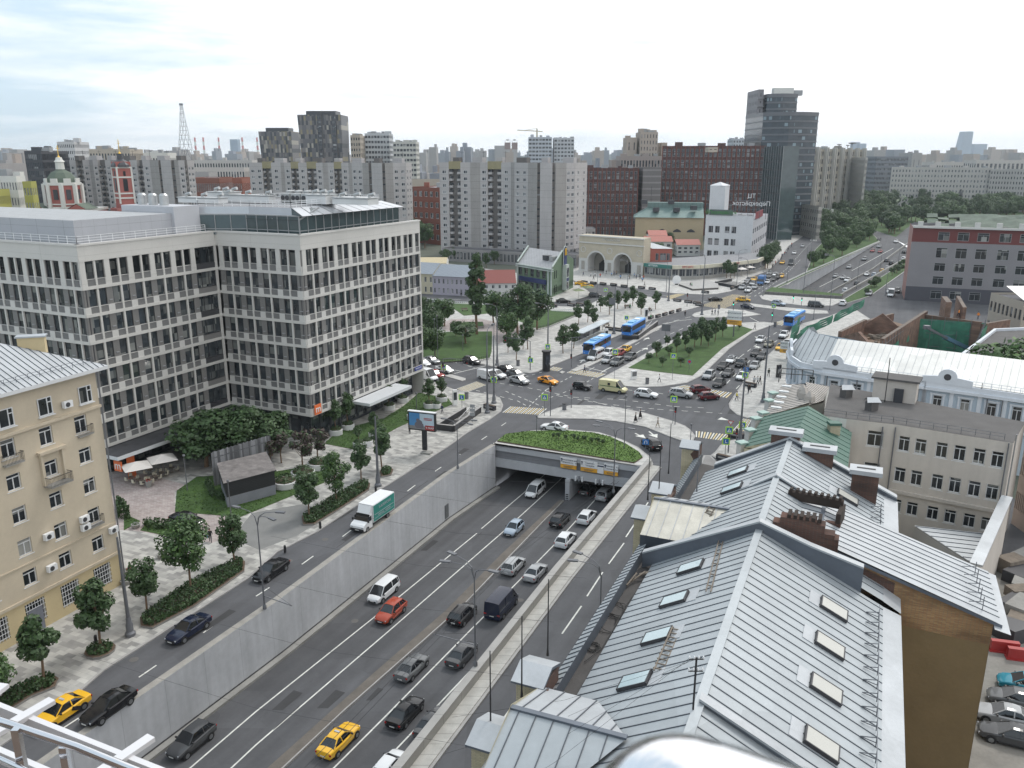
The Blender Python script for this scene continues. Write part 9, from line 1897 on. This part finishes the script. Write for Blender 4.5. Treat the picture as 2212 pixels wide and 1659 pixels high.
bl=[(q2(85,500),0),(q2(180,512),0),(q2(280,520),0),(q2(390,530),0),(q2(500,545),0),(q2(680,560),0),(q2(790,572),0),(q2(1050,693),0),(q2(1165,708),0),(q2(1280,738),0),(q2(1255,722),0),(q2(1340,607),0),(q2(1620,565),1),(q2(1655,550),1),(q2(775,872),1),(q2(850,857),1),(q2(920,838),1),(q2(990,818),1),(q2(1065,797),1),(q1(1535,750),0),(q1(1720,742),0),(q1(1810,740),0),(q1(1890,730),0),((1058,884),0),((1620,835),0),((1590,945),0),((1565,995),0),(q2(350,990),0),(q2(440,1000),0)]
for i,((x,y),k) in enumerate(bl):
 b=P(x,y,.13); r=thing('barrier_planter','dark concrete planter box, %s'%(['%s in the row along the plaza edge by the station road'%ords[i] if i<7 else '', '%s of the dark planters before the box junction'%ords[i-7] if 7<=i<11 else '','%s beside the avenue queue'%ords[i-11] if 11<=i<14 else '','%s in the diagonal row along the bus lane'%ords[i-14] if 14<=i<19 else '','%s on the pavement before the restaurant'%ords[i-19] if 19<=i<23 else '',{23:'at the left corner masts',24:'near the three pedestrians on the right',25:'at the foot of the thick right-hand mast',26:'at the lower right corner',27:'left one behind the subway stairs',28:'right one behind the subway stairs'}.get(i,'')][[i<7,7<=i<11,11<=i<14,14<=i<19,19<=i<23,i>=23].index(True)]),'planter',b,ang((1410,700),(1500,665)) if k else ang((1300,620),(1400,632)),'dark planter boxes'); m=MB(); m.box((0,0,.42),(2.6,.7,.84),BLK); m.build('box',r,0,True); m=MB(); m.box((0,-.36,.5),(1.9,.02,.25),KERB); m.build('panel',r,0,True); m=MB(); m.box((0,0,.86),(2.4,.5,.06),EARTH); m.build('soil',r,0,True)
for i,(x,y,l) in enumerate(((1219,885,'grey litter bin on the crossing island'),(1398,829,'grey litter bin on the pavement before the central lawn'),(1008,861,'grey litter bin at the left corner of the junction'),(1674,705,'grey litter bin near the right tip of the central island'),(1553,667,'grey litter bin on the triangular islet'),(1119,790,'grey litter bin on the park corner'))):
 b=P(x,y,.13); r=thing('litter_bin',l,'bin',b); m=MB(); m.lathe((0,0,0),[(.38,0),(.38,1.1),(.3,1.15)],METAL,10); m.build('body',r,0,True); m=MB(); m.lathe((0,0,1.15),[(.42,0),(.42,.08)],BLACK,10); m.build('lid',r,0,True)
for i,(x,y) in enumerate(((616,1193),(692,1141),(812,1063),(208,1390))):
 b=P(x,y,.13); m=MB(); m.lathe(b,[(.16,0),(.16,.75),(.1,.9)],BLACK,10); tag(m.build('bollard'),'short dark bollard %s'%('beside the driveway, left','beside the driveway, right','at the far end of the truck-side hedge','behind the round hedge bed')[i],'bollard')
for i,(x,y) in enumerate(((294,1140),(350,1205),(280,1240),(272,1262))):
 b=P(x,y,.13); r=thing('flower_tub','small stone flower tub %s'%('by the cobbled forecourt edge','alone on the pavement behind the tall bright tree','with red flowers behind the dark maple','near the cream house corner')[i],'flower tub',b); m=MB(); m.lathe((0,0,0),[(.4,0),(.6,.5),(.55,.55)],CONCD,8); m.build('tub',r,0,True); m=MB(); leafcloud(m,60,[((0,0,.6),.4,.5)],.1,(LEAF,LEAF2 if i!=2 else mat('red_flowers',(.35,.03,.03),.7)),i); m.build('flowers',r,0,True)
for x,y,ty,w,l in ((1369,819,800,1.3,'white cabinet at the corner of the central lawn'),(1180,800,760,1.4,'dark round advertising pillar on the plaza corner'),(1395,693,665,1.0,'pale information pillar among the young trees'),(1681,815,788,1.0,'black and white information pillar on the right pavement'),(983,875,842,.8,'pale information pillar near the office lawn'),(1309,740,710,.9,'white pillar at the end of the bus shelter')):
 b=P(x,y,.13); h=ZR(ty,b.y)-.13; r=thing('info_pillar',l,'pillar',b,.4); m=MB()
 if 'round' in l: m.lathe((0,0,0),[(w*.6,0),(w*.6,h),(w*.75,h),(w*.75,h+.3)],BLACK,14)
 else: m.box((0,0,h/2),(w,.4,h),SW if 'black' not in l else BLACK)
 m.build('body',r,0,True)
 m=MB(); m.box((0,-.22 if 'round' not in l else -w*.6,h*.6),(w*.8,.03,h*.5),GLF); m.build('panel',r,0,True)
b=P(1461,615,.13); r=thing('round_clock_board','upright white round board on the station plaza','sculpture',b,.2); m=MB(); m.tube([(0,0,1.8),(0,-.2,1.8)],1.6,WHITEP,20); m.build('disc',r,0,True); m=MB(); m.box((0,-.1,.2),(1,.6,.4),BLACK); m.build('foot',r,0,True)
m=MB(); q=[P(x,y,.13) for x,y in ((1466,617),(1497,628),(1552,625),(1551,615),(1520,606))]; m.prism(q,.13,.75,mat('plaza_bed_wall',(.10,.09,.085),.7),KERB); tag(m.build('paved_bed'),'low dark-edged raised bed beside the round board on the station plaza','bed')
m=MB(); q=[P(x,y,.13) for x,y in ((975,706),(990,713),(1045,709),(1043,700),(1008,700))]; m.prism(q,.13,.8,CONCD,GRASSM); leafcloud(m,150,[((q[2].x-3,q[2].y,1.2),1.2,1),((q[0].x+3,q[0].y+1,1),.9,.8)],.2,(LEAF2,LEAF),3); tag(m.build('ship_flowerbed'),'ship-shaped stone flowerbed in the park square','flowerbed')
def fence(pts,label,h=.9,step=.35,m_=BLACK,w=.035):
 q=[P(x,y,.15) for x,y in pts]; r=thing('lawn_fence',label,'fence',q[0]); m=MB(); m2=MB()
 for a,b_ in zip(q,q[1:]):
  n_=int((b_-a).length/step)
  for i in range(n_): p=a.lerp(b_,i/n_); m.beam(p,p+Vector((0,0,h)),w,w,m_)
  for z in (.15,h*.85): m2.beam(a+Vector((0,0,z)),b_+Vector((0,0,z)),w,w*1.2,m_)
 m.build('pickets',r); m2.build('rails',r)
fence([(905,778),(960,785),(1030,781),(1060,776)],'black iron fence along the near lawn of the park',1.0,.6,w=.06); fence([(1161,713),(1184,708),(1242,684),(1245,674)],'black iron fence beside the square lawn',1.0,.6,w=.06); fence([(905,648),(973,656),(1070,660)],'white low fence along the rear edge of the park',.9,.6,WHITEP,.09); fence([(1190,672),(1243,675)],'white low fence behind the square lawn',.9,.6,WHITEP,.09); fence([(1245,655),(1275,645),(1285,636)],'thin fence around the restaurant terrace',1.1,.5,w=.06)
KD=mat('kiosk_dark',(.022,.023,.026),.6,joint=[(2,.22,.05,.5)]); KL=mat('kiosk_grey',(.22,.23,.26),.7); k0,k1,k2,k3=[V2(P(x,y)) for x,y in ((492,1099),(597,1070),(576,1030),(478,1055))]; r=thing('utility_kiosk','dark slatted utility kiosk with a stained flat roof on the lawn','kiosk',v3(k0,.1)); m=MB(); m.prism([k0,k1,k2,k3],0,1.6,KL); m.build('base',r); m=MB(); m.prism([k0,k1,k2,k3],1.6,3.6,KD); m.build('slatted_wall',r); m=MB(); m.prism(ins([k0,k1,k2,k3],-.25),3.6,3.75,KD,mat('stained_roof',(.17,.155,.15),.9,var=.5,vs=1.2)); m.build('roof',r)
a,c=V2(P(465,1052)),V2(P(590,1010)); r=thing('slatted_screen','tall grey vertical-board screen behind the kiosk','screen',v3(a,.1)); m=MB(); n_=44; SG=[mat('slat_%d'%k,(v,v*1.02,v*1.08),.8) for k,v in enumerate((.12,.2,.30))]
for i in range(n_): p=a.lerp(c,i/n_)+Vector((0,.05*(i%2))); m.box((p.x,p.y,2.6),((c-a).length/n_*.95,.08,5.0+.1*(i%3)),SG[R.randrange(3)],rot=math.atan2((c-a).y,(c-a).x))
m.build('boards',r); m=MB(); m.beam(v3(a,4.3),v3(c,4.3),.08,.15,METAL); m.build('rail',r)
UM=mat('umbrella_cloth',(.66,.62,.58),.8,var=.04)
def umbrella(p,rz_,label,s=1.0,m_=None,n_=4,h=2.7):
 r=thing('parasol',label,'parasol',p,rz_); m=MB(); k=[(s*1.9*math.cos(math.pi/4+2*math.pi*i/n_),s*1.9*math.sin(math.pi/4+2*math.pi*i/n_),h) for i in range(n_)]
 for i in range(n_): m.poly([k[i],k[(i+1)%n_],(0,0,h+.55*s)],m_ or UM);
 m.build('canopy',r,0,True); m=MB(); m.tube([(0,0,0),(0,0,h+.5)],.04,WOOD,6); m.build('pole',r,0,True)
 return r
umbrella(P(300,1046,.13),.6,'cream square parasol, left of two on the cafe terrace',1.35); umbrella(P(355,1029,.13),.6,'cream square parasol, right of two on the cafe terrace',1.35); umbrella(P(1250,645,.13),.3,'green parasol nearest the street at the restaurant',1.3,mat('umbrella_green',(.16,.19,.10),.8)); umbrella(P(1270,638,.13),.5,'green parasol at the back of the restaurant terrace',1.3,MATS['umbrella_green']); umbrella(P(1555,596,.13),.3,'pale parasol in front of the shop arcade',1.4); umbrella(P(1602,596,.13),.3,'pale parasol by the cafe at the arcade end, left',1.3); umbrella(P(1618,592,.13),.3,'pale parasol by the cafe at the arcade end, right',1.3)
for i,(x,y) in enumerate(((285,1040),(300,1045),(318,1048),(335,1038),(350,1030),(372,1020),(325,1025))):
 b=P(x,y,.13); r=thing('cafe_table','small round cafe table with chairs, %s on the terrace'%ords[i],'table',b,0,'cafe tables'); m=MB(); m.lathe((0,0,0),[(.25,0),(.04,.05),(.04,.7),(.42,.71),(.42,.74)],WOOD,10); m.build('table_top',r,0,True)
 for a0 in (0,2.1,4.2):
  cb=b+Vector((.75*math.cos(a0),.75*math.sin(a0),0)); m=MB(); m.box(cb+Vector((0,0,.45)),(.42,.42,.06),CF); m.box(cb+Vector((.2*math.cos(a0),.2*math.sin(a0),.7)),(.08,.42,.5),CF,rot=a0)
  for sx,sy in ((-.17,-.17),(.17,-.17),(.17,.17),(-.17,.17)): m.beam(cb+Vector((sx,sy,0)),cb+Vector((sx,sy,.45)),.03,.03,WOOD)
  tag(m.build('cafe_chair'),'wicker cafe chair at a terrace table outside the office','chair','cafe chairs')
b=P(322,1052,.13); m=MB(); m.lathe(b,[(.35,0),(.45,.9),(.2,.95)],CONCD,10); leafcloud(m,60,[((b.x,b.y,1.15),.35,.5)],.1,(MATS['red_flowers'],LEAF),4); tag(m.build('flower_tub'),'grey tub of red flowers at the front of the cafe terrace','flower tub')
for i,(x,y,l) in enumerate(((1310,705,'dark bench group by the subway stairs'),(1402,672,'dark bench among the young plaza trees'),(1355,665,'second dark bench among the young plaza trees'),(1004,672,'white-topped park bench near the poplar'))):
 b=P(x,y,.13); r=thing('bench',l,'bench',b,.5); m=MB(); m.box((0,0,.45),(2,.5,.08),WOOD); m.build('seat',r,0,True); m=MB(); m.box((0,.25,.75),(2,.06,.4),WOOD); m.build('backrest',r,0,True)
 for s_ in (-.8,.8): m=MB(); m.box((s_,0,.22),(.08,.5,.44),BLACK); m.build('leg',r,0,True)
SKIN=mat('skin',(.42,.25,.17),.6,objtex=True); HAIR=mat('hair',(.035,.02,.012),.7,objtex=True); TOP=mat('clothes_top',None,.9,var=.05,objcol=True,objtex=True)
LEGM=[mat('trousers_dark',(.025,.028,.04),.9,objtex=True),mat('trousers_beige',(.28,.22,.15),.9,objtex=True)]
def bodymesh(pose,dress=False,legm=0):
 J={}; sw=.28 if pose=='walk' else .03
 pts=[((0,0,.95),.15),((0,0,1.15),.135),((0,0,1.38),.165),((0,0,1.5),.06),((0,0,1.58),.085),((.01,0,1.70),.10)]; ed=[(0,1),(1,2),(2,3),(3,4),(4,5)]
 def add(p,r_,to): pts.append((p,r_)); ed.append((to,len(pts)-1)); return len(pts)-1
 for s in (1,-1):
  k=add((.0,s*.1,.9),.1,0); k=add((s*sw*.6,s*.1,.5),.07,k); k=add((s*sw-.04*(pose=='walk'),s*.1,.09),.045,k); add((s*sw+.14,s*.1,.05),.04,k)
  k=add((0,s*.2,1.42),.06,2); k=add((-s*sw*.35,s*.25,1.15),.045,k); k=add((-s*sw*.6+.06,s*.26,.9),.035,k); add((-s*sw*.6+.1,s*.26,.8),.035,k)
 me=bpy.data.meshes.new('b'); me.from_pydata([p for p,_ in pts],ed,[]); o=bpy.data.objects.new('b',me); S.collection.objects.link(o); m=o.modifiers.new('s','SKIN'); m.use_smooth_shade=True
 sv_=me.skin_vertices[0].data
 for i,(_,r_) in enumerate(pts): sv_[i].radius=(r_,r_*(1.25 if i in (1,2) else 1)); sv_[i].use_root=(i==0)
 ss=o.modifiers.new('d','SUBSURF'); ss.levels=1; ss.render_levels=1
 dg=bpy.context.evaluated_depsgraph_get(); dg.update(); out=bpy.data.meshes.new_from_object(o.evaluated_get(dg)); bpy.data.objects.remove(o)
 out.materials.clear()
 for mm in (TOP,LEGM[legm],SKIN,BLACK): out.materials.append(mm)
 for f in out.polygons:
  z=f.center.z; f.material_index=2 if z>1.5 or (z<.9 and abs(f.center.y)>.2) else (0 if z>.93 or (dress and z>.35) else (1 if z>.1 else 3))
 return out
PM=[bodymesh('stand'),bodymesh('walk'),bodymesh('walk',legm=1)]; hb_=MB(); hb_.lathe((0,0,0),[(.095,-.02),(.112,.05),(.09,.12),(.04,.15)],HAIR,10); HM=hb_.mesh('hair',smooth=60)
db=MB(); db.lathe((0,0,0),[(.32,.35),(.24,.7),(.15,1.05)],TOP,12); DM=db.mesh('skirt')
pc_=[0]
def person(x,y,col,label,a=None,z=.13,group=None,walk=1,skirt=False,p=None,sc=1.0):
 pc_[0]+=1; i=pc_[0]; b=p or P(x,y,z); r=thing('person',label,'person',b,a if a is not None else i*1.9,group); r.scale=(sc,sc,sc); o=part('body',PM[walk if walk else 0],r); o.color=(*col,1); part('hair',HM,r,(-.01,0,1.68))
 if skirt: s_=part('skirt',DM,r); s_.color=(*col,1)
 return r
wh,bk_,nv,bl_,rd=(.6,.6,.6),(.02,.02,.022),(.03,.04,.09),(.2,.35,.6),(.5,.08,.05)
person(455,1171,bk_,'person in dark clothes with a blue bag on the left pavement by the parked car'); m=part('blue_bag',bxm('bag',(.2,.12,.3),mat('bag_blue',(.05,.3,.7),.5)),bpy.data.objects['person'],(.1,.3,.75))
person(955,893,nv,'person in a dark jacket walking behind the billboard'); person(885,937,bk_,'person in black standing left of the billboard post',walk=0)
for x,y,c,l,sk in ((1180,90,nv,'person in navy on the zebra crossing by the minibus',0),(1825,170,wh,'person in a white shirt with a dark backpack before the central lawn',0),(1620,515,bk_,'left of two women in long black dresses on the crossing island',1),(1661,482,bk_,'right of two women in long black dresses on the crossing island',1),(1811,560,(.3,.27,.24),'person in shorts walking alone on the crossing island',0)): person(967.8+.25*x,783.4+.25*y,c,l,ang((1240,885),(1480,925)) if sk==0 else 2.9,walk=2 if 'shorts' in l else 1,skirt=bool(sk))
for x,y,c,l in ((1130,850,bk_,'person in black running across the bus lane'),(1410,835,bk_,'left of three people standing on the triangular islet'),(1440,832,nv,'middle of three people standing on the triangular islet'),(1472,840,(.3,.3,.3),'right of three people standing on the triangular islet'),(1852,985,bk_,'person in black at the tip of the central island'),(1845,1555,wh,'left of three pedestrians in white shirts on the right pavement'),(1880,1552,wh,'middle of three pedestrians on the right pavement'),(1906,1555,bk_,'right of three pedestrians on the right pavement, in black'),(1785,1645,bk_,'left of a dark-clothed pair below the three pedestrians'),(1802,1638,bk_,'right of a dark-clothed pair below the three pedestrians'),(1995,1470,(.05,.06,.05),'person in dark green near the information pillar'),(775,885,(.05,.25,.1),'person in green seated on the planter by the bus lane'),(710,540,(.35,.33,.3),'person near the lime sign on the station plaza'),(750,432,wh,'person in white in front of the pharmacy windows'),(1275,432,bk_,'person in dark clothes by the arcade glass, left'),(1375,430,bk_,'person in dark clothes by the arcade glass, right'),(1185,545,bk_,'person standing near the raised bed, left'),(1200,548,(.1,.3,.15),'person standing near the raised bed, right'),(560,775,(.05,.2,.08),'person resting among the plaza trees'),(760,810,bk_,'person seated on the dark bench among the trees')): person(1244.3+.2083*x,506.9+.2083*y,c,l)
qq=random.Random(4)
for i in range(22): person(1250+qq.random()*150,590+qq.random()*16+(6 if i%3==0 else 0),[wh,bk_,nv,bl_,rd,(.3,.25,.2)][i%6],['person in white','person in black','person in navy','person in pale blue','person in red','person in beige'][i%6]+' in the crowd before the station arches','crowd before the station arches' and None,group='people before the station arches')
for i in range(12): person(1660+i*4.5+qq.random()*5,585-i*5+qq.random()*4,[wh,bk_,nv,rd][i%4],['person in white','person in black','person in navy','person in red'][i%4]+' on the avenue pavement beside the white tiled block',group='people on the avenue pavement')
person(0,0,(.8,.25,.02),'worker in an orange vest on the ruin wall, right',p=P(2112,690,9.6)); person(0,0,(.8,.25,.02),'worker in an orange vest on the ruin wall, left',p=P(2070,684,9.8))
b=P(1591,866,0); ca_=ang((1570,866),(1610,868)); r=thing('bicycle','black bicycle ridden by the courier at the right corner','bicycle',b,ca_);
for x in (-.52,.52): m=MB(); m.tube([(x+.33*math.cos(t),0,.34+.33*math.sin(t)) for t in [2*math.pi*i/16 for i in range(17)]],.025,BLACK,5,False); m.build('wheel',r,0,True)
m=MB(); m.tube([(-.52,0,.34),(-.1,0,.4),(.4,0,.85),(.52,0,.34)],.025,BLACK,5); m.tube([(-.1,0,.4),(-.2,0,.9),(.38,0,.8)],.025,BLACK,5); m.build('frame',r,0,True); m=MB(); m.tube([(.4,-.25,1.0),(.4,.25,1.0)],.02,BLACK,5); m.build('handlebar',r,0,True)
person(0,0,(.75,.6,.02),'cyclist in a yellow jacket on a black bicycle at the right corner',ca_,p=b+Vector((0,0,.12)),walk=1)
def CS(x,y,d):
 dx=(x-CX)/F; dy=-(y-CY)/F; v=Vector((dx,cT+dy*sT,-sT+dy*cT)); return Vector((0,0,H))+v*d
STL=mat('polished_steel',(.72,.72,.74),.10,metal=1,var=.02); WHB=mat('white_bar',(.70,.70,.72),.45,var=.04)
r=thing('balcony_handrail','polished steel balcony handrail with flat uprights at the bottom left','handrail',CS(60,1580,2.6)); m=MB(); m.tube([CS(-80,1528,4.1),CS(0,1558,4),CS(167,1614,3.85),CS(267,1655,3.8),CS(420,1716,3.7)],.02,STL,14); m.build('rail',r,40); m=MB(); m.tube([CS(-60,1610,4.1),CS(0,1638,4.),CS(55,1663,3.9),CS(200,1730,3.8)],.012,STL,10); m.build('lower_rail',r,40)
for x,y in ((34,1574),(137,1612)): a=CS(x,y,3.93); m=MB(); m.beam(a,a-Vector((0,0,.6)),.035,.03,STL); m.build('upright',r)
r=thing('sunshade_frame','white slatted sunshade frame below the balcony at the bottom left','frame',P(100,1560,41.5)); m=MB(); zz_=41.5
A=P(0,1534,zz_); B=P(262,1640,zz_); dd=(B-A).normalized(); A-=dd*1.5; B+=dd*3; nn=Vector((dd.y,-dd.x,0))
for o_ in (0,.28,.52,.8): m.beam(A+nn*o_,B+nn*o_,.036,.09,WHB);
m.build('long_bars',r); m=MB()
for u,v in (((30,1561),(113,1513)),((247,1648),(327,1593)),((-55,1490+40),(10,1480))):
 p,q=P(*u,zz_+.05),P(*v,zz_+.05); e=(q-p).normalized(); m.beam(p-e*1.6,q,.07,.03,WHB)
m.build('cross_bars',r)
m=MB(); pts=[CS(1400,2300,.30),CS(1405,1990,.29),CS(1412,1830,.285),CS(1450,1768,.28),CS(1520,1775,.275),CS(1640,1818,.27),CS(1800,1880,.26),CS(2100,2000,.25)]; sp_=[]
for i in range(len(pts)-1):
 p0_,p1_,p2_,p3_=pts[max(i-1,0)],pts[i],pts[i+1],pts[min(i+2,len(pts)-1)]
 for k in range(6):
  t=k/6; sp_.append(.5*((2*p1_)+(p2_-p0_)*t+(2*p0_-5*p1_+4*p2_-p3_)*t*t+(3*p1_-p0_-3*p2_+p3_)*t**3))
m.tube(sp_,.026,mat('chrome_tube',(.8,.8,.82),.05,metal=1,var=.02),28); tag(m.build('chrome_handrail',None,60),'blurred shiny bent steel tube right in front of the camera at the bottom','handrail')
t=Bld('viewpoint_building','tall building whose balcony the view is taken from, behind the railing','building',(0,-8,0)); BM=mat('viewpoint_plaster',(.22,.17,.14),.9)  # unseen; added behind the camera to give the steel tube dark reflections
q=[Vector(v) for v in ((-14,-1.3),(14,-1.3),(14,-16),(-14,-16))]; q=q[::-1]
for a,c in zip(q,q[1:]+q[:1]): t.wall(a,c,0,49,even((c-a).length,7,1.4),floors(0,3.5,14,1,1.7),BM,'F',.2)
t.w.flat([v3(v,49) for v in q],BM); t.done()
cd.dof.use_dof=True; cd.dof.focus_distance=120; cd.dof.aperture_fstop=15
hz=bpy.data.materials.new('haze'); hz.use_nodes=True; n=hz.node_tree.nodes; n.remove(n['Principled BSDF']); v=n.new('ShaderNodeVolumePrincipled'); v.inputs['Color'].default_value=(.84,.93,1,1); v.inputs['Density'].default_value=1.0e-4; v.inputs['Anisotropy'].default_value=.3; hz.node_tree.links.new(v.outputs[0],n['Material Output'].inputs['Volume'])
m=MB(); m.box((0,3750,95),(12100,8320,214),hz); tag(m.build('haze'),kind='stuff')
